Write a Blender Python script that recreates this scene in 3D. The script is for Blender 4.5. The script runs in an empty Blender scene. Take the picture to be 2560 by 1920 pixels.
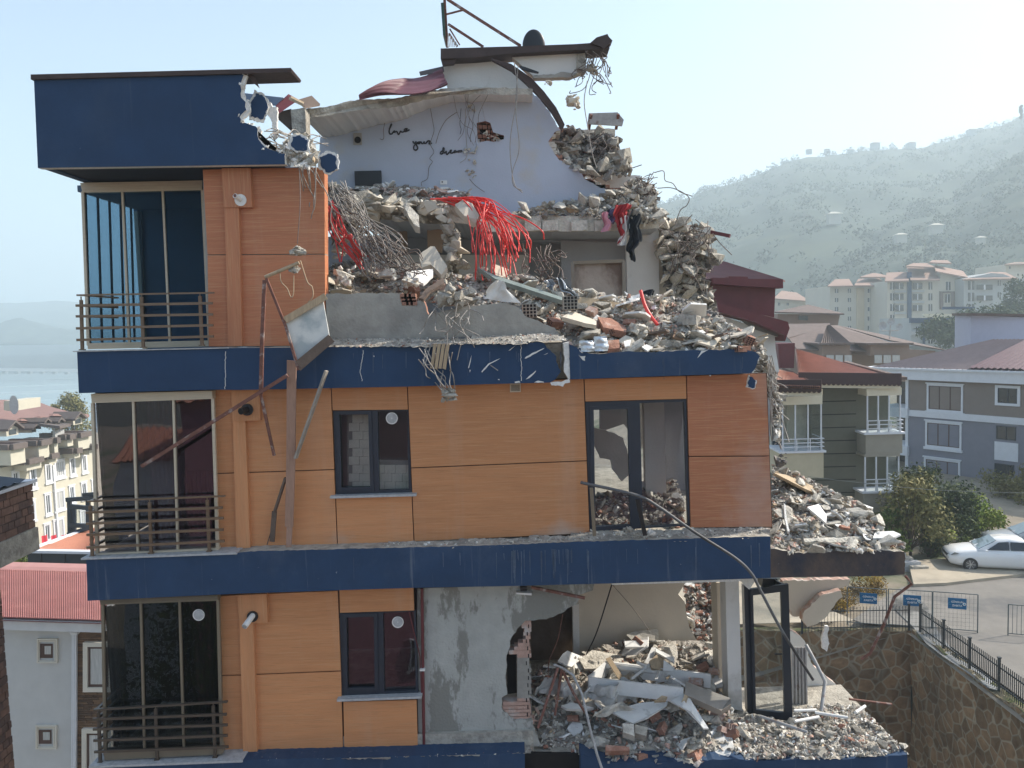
import bpy, bmesh, math, random
from mathutils import Vector, Matrix, noise
R = random.Random(7)
S = bpy.context.scene
H = 45.0            # camera height above the sea
F = 2000.0          # focal length in photo pixels (photo 2560 wide)
EXPOSURE = 1.42
SUN_EL, SUN_AZ = math.radians(40), math.radians(74)     # azimuth measured from +Y towards +X
# ---------- camera ----------
yc = Vector((0, .0715, -1)).normalized()
xc = Vector((1, .030, .002145)); xc -= yc * xc.dot(yc); xc.normalize()
zc = xc.cross(yc)
RC = Matrix((xc, yc, zc))            # camera -> world
cam = bpy.data.objects.new("camera", bpy.data.cameras.new("camera"))
S.collection.objects.link(cam)
cam.matrix_world = Matrix.Translation((0, 0, H)) @ RC.to_4x4()
cam.data.sensor_width = 36; cam.data.lens = 36 * F / 2560
cam.data.clip_start = .1; cam.data.clip_end = 12000
S.camera = cam
# ---------- sky and sun ----------
w = bpy.data.worlds.new("World"); S.world = w; w.use_nodes = True
nt = w.node_tree; bg = nt.nodes["Background"]
sky = nt.nodes.new("ShaderNodeTexSky"); sky.sky_type = 'NISHITA'; sky.sun_disc = False
sky.sun_elevation = SUN_EL; sky.sun_rotation = SUN_AZ; sky.altitude = 50
sky.air_density = 1.0; sky.dust_density = 1.7; sky.ozone_density = .7
nt.links.new(sky.outputs[0], bg.inputs[0]); bg.inputs[1].default_value = .09
sd = Vector((math.sin(SUN_AZ) * math.cos(SUN_EL), math.cos(SUN_AZ) * math.cos(SUN_EL), math.sin(SUN_EL)))
sl = bpy.data.lights.new("sun", 'SUN'); sl.energy = 3.2; sl.angle = math.radians(.55); sl.color = (1, .93, .82)
so = bpy.data.objects.new("sun", sl); S.collection.objects.link(so)
so.rotation_euler = sd.to_track_quat('Z', 'Y').to_euler()
S.view_settings.view_transform = 'Standard'; S.view_settings.look = 'None'
S.view_settings.exposure = EXPOSURE; S.view_settings.gamma = 1
S.render.engine = 'CYCLES'
cy = S.cycles
cy.use_denoising = True; cy.max_bounces = 8; cy.diffuse_bounces = 4; cy.glossy_bounces = 4
cy.transparent_max_bounces = 16; cy.volume_bounces = 1; cy.caustics_reflective = False; cy.caustics_refractive = False
cy.sample_clamp_indirect = 6
# ---------- pixel helpers: turn photo measurements into points at a real depth ----------
def ray(px, py):
    return RC @ Vector(((px - 1280) / F, -(py - 960) / F, -1))
def P(px, py, Y):
    d = ray(px, py); return Vector((0, 0, H)) + d * (Y / d.y)
def PG(px, py, z):
    d = ray(px, py); return Vector((0, 0, H)) + d * ((z - H) / d.z)
def crop(ox, oy, s): return lambda x, y: (ox + x / s, oy + y / s)
A1 = crop(0, 100, 2.572); B2 = crop(560, 0, 2.572); B3 = crop(1060, 0, 2.572); C4 = crop(760, 440, 3.3515)
C5 = crop(1300, 440, 3.3515); C6 = crop(1700, 200, 2.572); L7 = crop(0, 640, 3.456); L8 = crop(0, 960, 3.456)
D1 = crop(0, 1400, 3.19); D2 = crop(600, 840, 2.9625); D3 = crop(1200, 840, 2.963); D4 = crop(600, 1400, 3.16)
D5 = crop(1240, 1400, 3.16); D6 = crop(1860, 1400, 3.16); D7 = crop(1860, 1060, 3.16); D8 = crop(1760, 640, 2.765)
E1 = crop(2120, 1460, 6.9125); E2 = crop(940, 280, 6.9125); E3 = crop(0, 1000, 7.9); E4 = crop(2100, 640, 4.809)
E5 = crop(640, 600, 4.609); E6 = crop(1880, 880, 3.95)
def cr(fn, pts): return [fn(*p) for p in pts]
# ---------- mesh builder ----------
HULLS = []
def make_hulls():
    rr = random.Random(3)
    for k in range(40):
        bm = bmesh.new()
        flat = .35 if k % 4 == 3 else .75
        for i in range(rr.randint(9, 15)):
            v = Vector((rr.uniform(-1, 1), rr.uniform(-1, 1), rr.uniform(-1, 1)))
            v = v / max(abs(v.x), abs(v.y), abs(v.z), .01) * rr.uniform(.75, 1)
            v = v * .82 + v.normalized() * .18
            bm.verts.new((v.x * .5, v.y * rr.uniform(.34, .5), v.z * .5 * flat))
        bmesh.ops.convex_hull(bm, input=bm.verts)
        for v in [v for v in bm.verts if not v.link_faces]: bm.verts.remove(v)
        bm.verts.index_update()
        HULLS.append(([v.co.copy() for v in bm.verts], [[v.index for v in f.verts] for f in bm.faces]))
        bm.free()
make_hulls()
def rotm(r):
    return Matrix.Rotation(r.uniform(0, 6.28), 3, 'Z') @ Matrix.Rotation(r.uniform(-1, 1), 3, 'X') @ Matrix.Rotation(r.uniform(-1, 1), 3, 'Y')
class MB:
    def __init__(s): s.v = []; s.f = []; s.m = []; s.sm = []
    def add(s, vs, fs, m=0, smooth=False):
        b = len(s.v); s.v += [Vector(v) for v in vs]
        for f in fs: s.f.append([b + i for i in f]); s.m.append(m); s.sm.append(smooth)
        return s
    def box(s, c, sz, m=0, rot=None):
        x, y, z = sz[0] / 2, sz[1] / 2, sz[2] / 2; c = Vector(c)
        vs = [Vector((a, b, d)) for d in (-z, z) for a, b in ((-x, -y), (x, -y), (x, y), (-x, y))]
        if rot: vs = [rot @ v for v in vs]
        return s.add([c + v for v in vs], [(3, 2, 1, 0), (4, 5, 6, 7), (0, 1, 5, 4), (1, 2, 6, 5), (2, 3, 7, 6), (3, 0, 4, 7)], m)
    def aabb(s, a, b, m=0):
        a, b = Vector(a), Vector(b)
        return s.box((a + b) / 2, [abs(q) for q in (b - a)], m)
    def prismw(s, pts, vec, m=0, m2=None):
        n = len(pts); vec = Vector(vec); pts = [Vector(p) for p in pts]
        s.add(pts, [list(range(n))], m)
        s.add([p + vec for p in pts], [list(range(n))[::-1]], m if m2 is None else m2)
        s.add(pts + [p + vec for p in pts], [(i, (i + 1) % n, n + (i + 1) % n, n + i) for i in range(n)], m if m2 is None else m2)
        return s
    def prism(s, pts, Y, dy, m=0, m2=None):
        """photo-traced outline standing at depth Y (or its own depth per point), dy metres thick"""
        return s.prismw([P(p[0], p[1], p[2] if len(p) > 2 else Y) for p in pts], (0, dy, 0), m, m2)
    def beam(s, a, b, w_, h_, m=0, up=None):
        a, b = Vector(a), Vector(b); d = (b - a)
        if d.length < 1e-6: return s
        t = d.normalized(); u = Vector(up) if up else (Vector((0, 0, 1)) if abs(t.z) < .95 else Vector((0, 1, 0)))
        sx = t.cross(u).normalized(); sz = sx.cross(t)
        q = [(-1, -1), (1, -1), (1, 1), (-1, 1)]
        vs = [p + sx * (i * w_ / 2) + sz * (j * h_ / 2) for p in (a, b) for i, j in q]
        return s.add(vs, [(0, 1, 2, 3), (7, 6, 5, 4), (0, 4, 5, 1), (1, 5, 6, 2), (2, 6, 7, 3), (3, 7, 4, 0)], m)
    def tube(s, pts, r, n=6, m=0, r2=None, smooth=True):
        pts = [Vector(p) for p in pts]; k = len(pts); vs = []; fs = []; u = None
        for i, p in enumerate(pts):
            t = (pts[min(i + 1, k - 1)] - pts[max(i - 1, 0)])
            t = t.normalized() if t.length > 1e-9 else Vector((0, 0, 1))
            if u is None: u = t.orthogonal().normalized()
            u = (u - t * u.dot(t)); u = u.normalized() if u.length > 1e-6 else t.orthogonal().normalized()
            q = t.cross(u); rr = r if r2 is None else r + (r2 - r) * i / max(k - 1, 1)
            vs += [p + (u * math.cos(a) + q * math.sin(a)) * rr for a in [6.28318 * j / n for j in range(n)]]
        for i in range(k - 1):
            for j in range(n):
                fs.append((i * n + j, i * n + (j + 1) % n, (i + 1) * n + (j + 1) % n, (i + 1) * n + j))
        s.add(vs, fs, m, smooth)
        s.add(vs[:n], [list(range(n))[::-1]], m); s.add(vs[-n:], [list(range(n))], m)
        return s
    def hull(s, c, size, r, m=0, rot=None, flat=1):
        vs, fs = r.choice(HULLS); rot = rot or rotm(r); c = Vector(c)
        if not hasattr(size, '__len__'): size = (size, size, size * flat)
        return s.add([c + rot @ Vector((v.x * size[0], v.y * size[1], v.z * size[2])) for v in vs], fs, m)
    def cyl(s, a, b, r, n=16, m=0, r2=None): return s.tube([a, b], r, n, m, r2)
    def grid(s, fn, nu, nv, m=0, smooth=True):
        vs = [fn(i / nu, j / nv) for j in range(nv + 1) for i in range(nu + 1)]
        return s.add(vs, [(j * (nu + 1) + i, j * (nu + 1) + i + 1, (j + 1) * (nu + 1) + i + 1, (j + 1) * (nu + 1) + i) for j in range(nv) for i in range(nu)], m, smooth)
    def build(s, name, mats, parent=None, label=None, cat=None, group=None, kind=None, bevel=0, wire=False):
        if not isinstance(mats, (list, tuple)): mats = [mats]
        if parent is not None: o0 = Vector(parent['_loc'])
        elif s.v:
            lo = [min(v[i] for v in s.v) for i in range(3)]; hi = [max(v[i] for v in s.v) for i in range(3)]
            o0 = Vector(((lo[0] + hi[0]) / 2, (lo[1] + hi[1]) / 2, lo[2]))
        else: o0 = Vector()
        me = bpy.data.meshes.new(name)
        me.from_pydata([v - o0 for v in s.v], [], s.f)
        for mt in mats: me.materials.append(mt)
        me.polygons.foreach_set("material_index", s.m); me.polygons.foreach_set("use_smooth", s.sm)
        me.update()
        o = bpy.data.objects.new(name, me); S.collection.objects.link(o)
        o['_loc'] = tuple(o0)
        if parent is not None: o.parent = parent
        else: o.location = o0
        if bevel:
            b = o.modifiers.new("edge", 'BEVEL'); b.width = bevel; b.segments = 2; b.limit_method = 'ANGLE'
        return tag(o, label, cat, group, kind)
def tag(o, label=None, cat=None, group=None, kind=None):
    for k, v in (('label', label), ('category', cat), ('group', group), ('kind', kind)):
        if v: o[k] = v
    return o
def empty(name, loc, label, cat, group=None):
    o = bpy.data.objects.new(name, None); S.collection.objects.link(o); o.location = loc
    o['_loc'] = tuple(loc); o.empty_display_size = .2
    return tag(o, label, cat, group)
def place_copy(o, loc, rot=None, scale=None, label=None, parent=None):
    c = o.copy(); S.collection.objects.link(c); c.location = loc; c['_loc'] = tuple(loc)
    if rot is not None: c.rotation_euler = rot
    if scale is not None: c.scale = scale
    if label: c['label'] = label
    if parent is not None: c.parent = parent
    for ch in list(o.children):
        d = ch.copy(); S.collection.objects.link(d); d.parent = c
        for g in list(ch.children):
            e = g.copy(); S.collection.objects.link(e); e.parent = d
    return c
def jag(pts, amp, step, r, closed=True, keep=()):
    """roughen the broken stretches of an outline"""
    out = []; n = len(pts)
    for i in range(n if closed else n - 1):
        a, b = pts[i], pts[(i + 1) % n]; out.append(a)
        if i in keep: continue
        L = math.hypot(b[0] - a[0], b[1] - a[1]); k = int(L / step)
        for j in range(1, k):
            t = j / k
            q = [a[d] + (b[d] - a[d]) * t for d in range(len(a))]
            q[0] += r.uniform(-amp, amp); q[1] += r.uniform(-amp, amp); out.append(tuple(q))
    if not closed: out.append(pts[-1])
    return out
def inpoly(x, y, poly):
    c = False; j = len(poly) - 1
    for i in range(len(poly)):
        if (poly[i][1] > y) != (poly[j][1] > y) and x < (poly[j][0] - poly[i][0]) * (y - poly[i][1]) / (poly[j][1] - poly[i][1]) + poly[i][0]: c = not c
        j = i
    return c
def bez(p, n=14):
    """smooth path through control points (Catmull-Rom)"""
    p = [Vector(q) for q in p]; q = [p[0] * 2 - p[1]] + p + [p[-1] * 2 - p[-2]]; out = []
    for i in range(1, len(q) - 2):
        for k in range(n):
            t = k / n; a, b, c, d = q[i - 1:i + 3]
            out.append(.5 * ((2 * b) + (c - a) * t + (2 * a - 5 * b + 4 * c - d) * t * t + (3 * b - a - 3 * c + d) * t ** 3))
    return out + [p[-1]]
# ---------- materials ----------
MATS = {}
def mat(name, col, rough=.75, var=.18, scale=4, bump=0, bscale=18, spec=.35, metal=0, stretch=(1, 1, 1), col2=None, m2=(.5, .62), s2=2.0, st2=(1, 1, 1), detail2=6, extra=None):
    if name in MATS: return MATS[name]
    m = bpy.data.materials.new(name); m.use_nodes = True; MATS[name] = m
    n = m.node_tree.nodes; L = m.node_tree.links; b = n["Principled BSDF"]
    tc = n.new("ShaderNodeTexCoord"); mp = n.new("ShaderNodeMapping"); L.new(tc.outputs["Object"], mp.inputs[0])
    mp.inputs["Scale"].default_value = stretch
    no = n.new("ShaderNodeTexNoise"); no.inputs["Scale"].default_value = scale; no.inputs["Detail"].default_value = 7
    no.inputs["Roughness"].default_value = .65; L.new(mp.outputs[0], no.inputs["Vector"])
    rp = n.new("ShaderNodeValToRGB"); L.new(no.outputs["Fac"], rp.inputs[0])
    rp.color_ramp.elements[0].position = .3; rp.color_ramp.elements[1].position = .72
    rp.color_ramp.elements[0].color = [c * (1 - var) for c in col] + [1]
    rp.color_ramp.elements[1].color = [min(1, c * (1 + var)) for c in col] + [1]
    out = rp.outputs[0]
    if col2:
        mp2 = n.new("ShaderNodeMapping"); L.new(tc.outputs["Object"], mp2.inputs[0]); mp2.inputs["Scale"].default_value = st2
        mp2.inputs["Location"].default_value = (3.1, 1.7, 5.3)
        n2 = n.new("ShaderNodeTexNoise"); n2.inputs["Scale"].default_value = s2; n2.inputs["Detail"].default_value = detail2
        n2.inputs["Roughness"].default_value = .6
        L.new(mp2.outputs[0], n2.inputs["Vector"])
        r2 = n.new("ShaderNodeValToRGB"); L.new(n2.outputs["Fac"], r2.inputs[0])
        r2.color_ramp.elements[0].position, r2.color_ramp.elements[1].position = m2
        mx = n.new("ShaderNodeMix"); mx.data_type = 'RGBA'
        L.new(r2.outputs[0], mx.inputs[0]); L.new(out, mx.inputs[6]); mx.inputs[7].default_value = list(col2) + [1]
        out = mx.outputs[2]
    if extra: out = extra(m, n, L, tc, out, b)
    L.new(out, b.inputs["Base Color"])
    b.inputs["Roughness"].default_value = rough; b.inputs["Metallic"].default_value = metal
    b.inputs["Specular IOR Level"].default_value = spec
    if bump:
        n3 = n.new("ShaderNodeTexNoise"); n3.inputs["Scale"].default_value = bscale; n3.inputs["Detail"].default_value = 6
        L.new(mp.outputs[0], n3.inputs["Vector"])
        bp = n.new("ShaderNodeBump"); bp.inputs["Strength"].default_value = bump; bp.inputs["Distance"].default_value = .03
        L.new(n3.outputs["Fac"], bp.inputs["Height"]); L.new(bp.outputs[0], b.inputs["Normal"])
    return m
def layer(n, L, tc, out, col, scale, st, lo, hi, loc=(0, 0, 0), gate=None, amount=1):
    """one more layer of stains: noise threshold, optionally limited to a height band (object z)"""
    mp = n.new("ShaderNodeMapping"); L.new(tc.outputs["Object"], mp.inputs[0]); mp.inputs["Scale"].default_value = st; mp.inputs["Location"].default_value = loc
    no = n.new("ShaderNodeTexNoise"); no.inputs["Scale"].default_value = scale; no.inputs["Detail"].default_value = 8; no.inputs["Roughness"].default_value = .68
    L.new(mp.outputs[0], no.inputs["Vector"])
    mr = n.new("ShaderNodeMapRange"); L.new(no.outputs["Fac"], mr.inputs[0]); mr.inputs[1].default_value = lo; mr.inputs[2].default_value = hi; mr.inputs[4].default_value = amount
    f = mr.outputs[0]
    if gate:
        sx = n.new("ShaderNodeSeparateXYZ"); L.new(tc.outputs["Object"], sx.inputs[0])
        g = n.new("ShaderNodeMapRange"); L.new(sx.outputs[gate[0]], g.inputs[0]); g.inputs[1].default_value = gate[1]; g.inputs[2].default_value = gate[2]
        ml = n.new("ShaderNodeMath"); ml.operation = 'MULTIPLY'; L.new(f, ml.inputs[0]); L.new(g.outputs[0], ml.inputs[1]); f = ml.outputs[0]
    mx = n.new("ShaderNodeMix"); mx.data_type = 'RGBA'; L.new(f, mx.inputs[0]); L.new(out, mx.inputs[6]); mx.inputs[7].default_value = list(col) + [1]
    return mx.outputs[2]
def glass(name, tint, trans=.6, rough=.0, ior=1.5):
    m = bpy.data.materials.new(name); m.use_nodes = True; n = m.node_tree.nodes; L = m.node_tree.links
    n.remove(n["Principled BSDF"]); o = n["Material Output"]
    t = n.new("ShaderNodeBsdfTransparent"); t.inputs[0].default_value = [c * trans for c in tint] + [1]
    g = n.new("ShaderNodeBsdfGlossy"); g.inputs["Roughness"].default_value = rough; g.inputs[0].default_value = (1, 1, 1, 1)
    fr = n.new("ShaderNodeFresnel"); fr.inputs[0].default_value = ior
    tc = n.new("ShaderNodeTexCoord"); no = n.new("ShaderNodeTexNoise"); no.inputs["Scale"].default_value = .9; no.inputs["Detail"].default_value = 1
    bp = n.new("ShaderNodeBump"); bp.inputs["Strength"].default_value = .12; bp.inputs["Distance"].default_value = .05
    L.new(tc.outputs["Object"], no.inputs["Vector"]); L.new(no.outputs["Fac"], bp.inputs["Height"]); L.new(bp.outputs[0], g.inputs["Normal"])
    mx = n.new("ShaderNodeMixShader"); geo = n.new("ShaderNodeNewGeometry"); mf = n.new("ShaderNodeMath"); mf.operation = 'SUBTRACT'; mf.use_clamp = True; L.new(fr.outputs[0], mf.inputs[0]); L.new(geo.outputs["Backfacing"], mf.inputs[1]); L.new(mf.outputs[0], mx.inputs[0]); L.new(t.outputs[0], mx.inputs[1]); L.new(g.outputs[0], mx.inputs[2])
    L.new(mx.outputs[0], o.inputs[0]); MATS[name] = m
    return m
def wood_extra(vert):
    st = (1.6, 1.6, 46) if not vert else (46, 46, 1.4)
    def fx(m, n, L, tc, out, b):
        ge = n.new("ShaderNodeNewGeometry"); hv = n.new("ShaderNodeHueSaturation"); mr = n.new("ShaderNodeMapRange"); L.new(ge.outputs["Random Per Island"], mr.inputs[0]); mr.inputs[3].default_value = .88; mr.inputs[4].default_value = 1.1
        L.new(mr.outputs[0], hv.inputs["Value"]); L.new(out, hv.inputs["Color"]); out = hv.outputs[0]
        out = layer(n, L, tc, out, (.56, .42, .32), 1.0, (2.2, 2.2, .22), .52, .8, (1, 2, 8), amount=.3)
        out = layer(n, L, tc, out, (.60, .33, .165), 1.0, st, .50, .74, (7, 3, 1), amount=.8)
        return layer(n, L, tc, out, (.24, .105, .040), 1.0, tuple(q * 1.9 for q in st), .55, .8, (1, 9, 4), amount=.75)
    return fx
def navy_extra(a):
    def fx(m, n, L, tc, out, b):
        out = layer(n, L, tc, out, (.34, .35, .35), 1.0, (9, 9, .35), .60, .78, (3, 0, 2), amount=.55 * (a - .3))      # run-down streaks
        out = layer(n, L, tc, out, (.16, .19, .24), 1.0, (.55, 1, .5), .54, .85, (8, 0, 5), amount=.4 * a)        # dusty areas
        return layer(n, L, tc, out, (.55, .55, .52), 11, (1, 1, 1), .70, .76, (2, 2, 2), amount=.7 * a)           # scuffs
    return fx
M = dict(
    navy=mat("navy_paint", (.018, .048, .108), .75, .12, 2, .05, 30, extra=navy_extra(.45)),
    navy_dirty=mat("navy_paint_dusty", (.021, .051, .110), .75, .14, 2, .05, 30, extra=navy_extra(1.0)),
    navy_brown=mat("navy_paint_muddy", (.028, .032, .048), .8, .2, 2, .1, 30, extra=lambda m, n, L, tc, out, b: layer(n, L, tc, layer(n, L, tc, out, (.12, .085, .065), 1, (1.2, 1, .8), .38, .62), (.4, .4, .38), 14, (1, 1, 1), .68, .73, amount=.8)),
    wood=mat("wood_grain_panel", (.55, .245, .105), .55, .10, 1.2, extra=wood_extra(False), stretch=(.6, .6, 6)),
    woodv=mat("wood_grain_pilaster", (.54, .245, .11), .55, .10, 1.2, extra=wood_extra(True), stretch=(6, 6, .6)),
    woodred=mat("wood_grain_reddish", (.46, .175, .085), .55, .10, 1.2, extra=wood_extra(False), stretch=(.6, .6, 6)),
    woodredv=mat("wood_grain_reddish_pilaster", (.45, .18, .088), .55, .10, 1.2, extra=wood_extra(True), stretch=(6, 6, .6)),
    joint=mat("dark_joint", (.06, .03, .018), .9),
    anth=mat("anthracite_frame", (.020, .028, .042), .42, .1, 5, spec=.5),
    alu=mat("cream_aluminium", (.56, .48, .36), .42, .08, 3, spec=.5, stretch=(1, 1, 12)),
    aludark=mat("bronze_aluminium", (.20, .16, .11), .45, .1, 3, spec=.5),
    rail=mat("bronze_rail", (.165, .105, .062), .38, .12, 6, spec=.55),
    raild=mat("dark_bronze_rail", (.085, .062, .046), .4, .12, 6, spec=.55),
    stone=mat("grey_sill_stone", (.42, .42, .42), .6, .25, 14, .1, 40),
    plaster=mat("grey_plaster", (.36, .34, .30), .9, .16, 3, .35, 22, col2=(.25, .235, .21), m2=(.5, .7), s2=1.6),
    render_=mat("weathered_render", (.40, .40, .37), .9, .14, 3, .45, 26, extra=lambda m, n, L, tc, out, b: layer(n, L, tc, layer(n, L, tc, out, (.23, .225, .20), 1, (1.1, 1, .42), .50, .53, (4, 0, 2)), (.2, .2, .18), 2.2, (1, 1, .3), .62, .70, (1, 5, 0), amount=.5)),
    wallblue=mat("grey_blue_wall_paint", (.46, .50, .58), .85, .05, 1.2, .12, 30, col2=(.50, .47, .42), m2=(.58, .75), s2=.8),
    wallgrey=mat("grey_interior_paint", (.33, .34, .36), .85, .08, 1.5, .15, 25),
    wallwhite=mat("white_interior_paint", (.68, .66, .62), .85, .06, 1.5, .15, 25, col2=(.45, .42, .37), m2=(.6, .75), s2=1.3),
    beige=mat("beige_interior_paint", (.55, .49, .40), .85, .06, 1.2, .1, 25),
    conc=mat("broken_concrete", (.43, .395, .335), .95, .25, 7, .8, 26, col2=(.29, .265, .225), m2=(.48, .62), s2=5),
    concl=mat("pale_concrete", (.60, .56, .485), .95, .22, 7, .8, 26, col2=(.38, .35, .30), m2=(.5, .66), s2=5),
    concd=mat("dark_rubble", (.22, .20, .18), .95, .3, 8, .8, 26),
    dirt=mat("rubble_dust", (.40, .365, .315), 1, .3, 9, 1.0, 30, col2=(.25, .225, .195), m2=(.45, .6), s2=7),
    brick=mat("broken_brick", (.33, .17, .12), .9, .25, 8, .5, 30, col2=(.45, .32, .26), m2=(.55, .68), s2=5),
    brickp=mat("dusty_brick", (.46, .30, .24), .9, .2, 8, .5, 30, col2=(.5, .46, .42), m2=(.5, .66), s2=4),
    white=mat("white_board", (.72, .71, .68), .7, .08, 3, .1, 20, col2=(.45, .43, .40), m2=(.6, .7), s2=3),
    foam=mat("white_foam", (.76, .74, .70), .95, .15, 20, .6, 60),
    timber=mat("pale_timber", (.42, .32, .21), .8, .2, 3, .2, 20, stretch=(8, 8, 1)),
    timberd=mat("dark_timber_and_room_shade", (.13, .095, .075), .8, .25, 3, .2, 20),
    rebar=mat("rusty_rebar", (.17, .135, .115), .75, .3, 20, spec=.4),
    rebarl=mat("dusty_rebar", (.33, .30, .27), .8, .25, 20),
    cable=mat("red_cable", (.72, .055, .045), .42, .12, 9, spec=.5),
    maroon=mat("maroon_sheet_metal", (.125, .024, .028), .5, .15, 3, spec=.45),
    rust=mat("rusty_steel", (.17, .075, .055), .7, .35, 9, .2, 40, col2=(.36, .30, .27), m2=(.55, .66), s2=6),
    steel=mat("grey_steel", (.36, .35, .34), .5, .2, 8, spec=.5, col2=(.2, .13, .1), m2=(.58, .7), s2=7),
    black=mat("black_plastic", (.012, .013, .016), .4, .1, 5, spec=.5),
    dark=mat("dark_void", (.018, .016, .016), .95),
    roofdark=mat("dark_roof_edge", (.062, .042, .038), .7, .2, 4, .2, 20),
    pvc=mat("white_pvc", (.74, .72, .68), .4, .05, 5, spec=.5),
    redcloth=mat("red_cloth", (.36, .03, .035), .9, .2, 7, .3, 25),
    blackcloth=mat("black_cloth", (.018, .022, .028), .9, .2, 7, .3, 25),
    whitecloth=mat("white_cloth", (.72, .70, .66), .9, .1, 7, .3, 25),
    pinkcloth=mat("pink_cloth", (.60, .27, .33), .9, .15, 7, .3, 25),
    foil=mat("silver_foil", (.62, .66, .70), .32, .1, 5, .9, 12, metal=.55, spec=.5),
    film=mat("plastic_film", (.60, .58, .54), .25, .1, 6, .9, 14, spec=.6),
    rusted=mat("stained_panel", (.34, .27, .21), .75, .15, 2.2, .2, 20, col2=(.15, .095, .065), m2=(.46, .60), s2=1.8, st2=(1, 1, .55)),
    plum=mat("plum_render", (.16, .075, .10), .85, .1, 3),
)
M['gl_blue'] = glass("blue_tinted_glass", (.50, .63, .72), .95, 0, 1.3)
M['gl_clear'] = glass("clear_pane", (.91, .94, .95), .97, 0, 1.45)
M['gl_dark'] = glass("smoked_glass", (.80, .78, .81), .9, 0, 2.9)
M['gl_black'] = glass("black_tinted_glass", (.66, .68, .70), .82, 0, 2.5)
M['gl_win'] = glass("window_glass", (.88, .90, .91), .96, 0, 1.75)
# =====================================================================  THE HALF DEMOLISHED BUILDING
B, C, GT, GM, GL = 11.6, 11.9, 12.8, 11.78, 11.75
ZL, ZM, ZT, ZA = 38.81, 41.85, 44.77, 47.10          # floor levels: lower, middle, top, attic
bld = empty("apartment_building", (-1.0, 12, 26), "half demolished apartment building with navy bands and wood-look cladding", "building")
def part(mb, name, mats, parent=bld, **k): return mb.build(name, mats, parent, **k)
# --- navy floor bands
def band(name, top, bot, Y, dy, m, lab=None):
    mb = MB(); mb.prism(top + bot[::-1], Y, dy, 0, 1); return part(mb, name, [m, M['conc']], label=lab)
rr = random.Random(11)
b1top = [(192.5, 880), (571, 870), (815, 868), (1100, 862), (1300, 857.5)]
b1 = MB()
b1.prism([(192.5, 880), (571, 870), (815, 868)] + jag([(815, 868), (1100, 861), (1350, 855), cr(D3, [(470, 50)])[0]], 1.2, 9, rr, False)[1:] + jag(cr(D3, [(470, 50), (530, 120), (565, 150), (575, 210), (600, 262)]), 2, 7, rr, False)[1:] + jag(cr(D3, [(600, 262), (560, 320), (520, 345)]), 2, 7, rr, False)[1:] + [(1200, 961), (1018.6, 966.6), (600, 975), (531, 974), (197, 983)], B, .32, 0, 1)
b1.prism(jag(cr(D3, [(618, 55), (660, 45), (668, 318), (655, 322), (622, 262), (628, 180)]), 1.5, 8, rr), B + .012, .3, 2)
b1.prism(jag(cr(D3, [(660, 60), (745, 90), (800, 125), (900, 132), (1080, 112), (1260, 120), (1500, 105), (1900, 100), (2040, 118), (2074, 150), (2040, 235), (2010, 275)]), 1.5, 8, rr, False) + [(1720, 938)] + cr(D3, [(770, 318), (668, 322)]), B, .32, 3, 1)
part(b1, "floor_band", [M['navy'], M['conc'], M['foam'], M['navy_dirty']], label="upper navy floor band with a broken gap and chipped top edge")
b2 = MB()
b2.prism([(215.6, 1398), (592, 1382), (627, 1378)] + jag([(627, 1378), (1240, 1363), (1429.5, 1354.7), (1900, 1341), (1926, 1341)], .9, 9, rr, False)[1:] + [(1926.5, 1444.5), (1851, 1447.5), (1529.5, 1458.5), (1240, 1466), (1033.5, 1469.6), (600, 1484), (218.8, 1502)], B, .32, 0, 1)
part(b2, "floor_band", [M['navy_dirty'], M['conc']], label="middle navy floor band streaked with pale run-off")
b3 = MB(); b3.prism([(1926.6, 1372)] + jag([(1926.6, 1372), (2010, 1384), (2080, 1378), (2180, 1374), (2245, 1378)], 2, 10, rr, False)[1:] + jag(cr(D7, [(1265, 1010), (1275, 1060), (1268, 1190)]), 1.5, 8, rr, False) + [(2200, 1440), (1926.6, 1444)], B + .015, .3, 0, 1)
part(b3, "balcony_band", [M['navy_brown'], M['conc']])
b4 = MB(); b4.prism([(224, 1914), (609, 1900)] + jag([(609, 1900), (1043, 1889), (1312, 1882)], .9, 9, rr, False)[1:] + [(1312, 2060), (230, 2090)], B, .32, 0, 1)
b4.prism([(1452, 1884)] + jag([(1515, 1909), (1640, 1904), (1715, 1906), (1760, 1900), (1825, 1898), (1930, 1902), (2018, 1897), (2120, 1898), (2268, 1887)], 2, 10, rr, False) + [(2272, 2040), (1452, 2060)], B, .32, 1, 1)
b4.prism([(1312, 1884), (1452, 1884), (1452, 2060), (1312, 2065)], B + .28, .06, 2)
part(b4, "floor_band", [M['navy_dirty'], M['navy_dirty'], M['dark']])
# --- floor slabs and inner walls
sl = MB()
xl = P(200, 900, B).x; xr = P(1926, 1400, B).x; xr2 = P(2262, 1400, B).x; xa = P(812, 700, C).x
sl.aabb((xl, B + .33, ZT - .34), (xr, 17.6, ZT - .04))
sl.aabb((xl, B + .33, ZM - .36), (xr, 17.6, ZM - .04))
sl.aabb((xr, B + .33, ZM - .58), (xr2 - .05, 13.4, ZM - .42))
xo = P(1330, 1700, B).x; sl.aabb((xl, B + .33, ZL - .36), (xo, 17.6, ZL - .04)); sl.aabb((xo, B + .33, ZL - .62), (xr, 17.6, ZL - .38))
xt = P(2157, 1764, 13.1).x; sl.prismw([(xr, B + .33, ZL - .42), (xr2 - .02, B + .33, ZL - .42), (xt, 13.1, ZL - .42), (xt, 14.0, ZL - .42), (xr, 14.0, ZL - .42)], (0, 0, -.2))
part(sl, "floor_slab", M['conc'])
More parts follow.
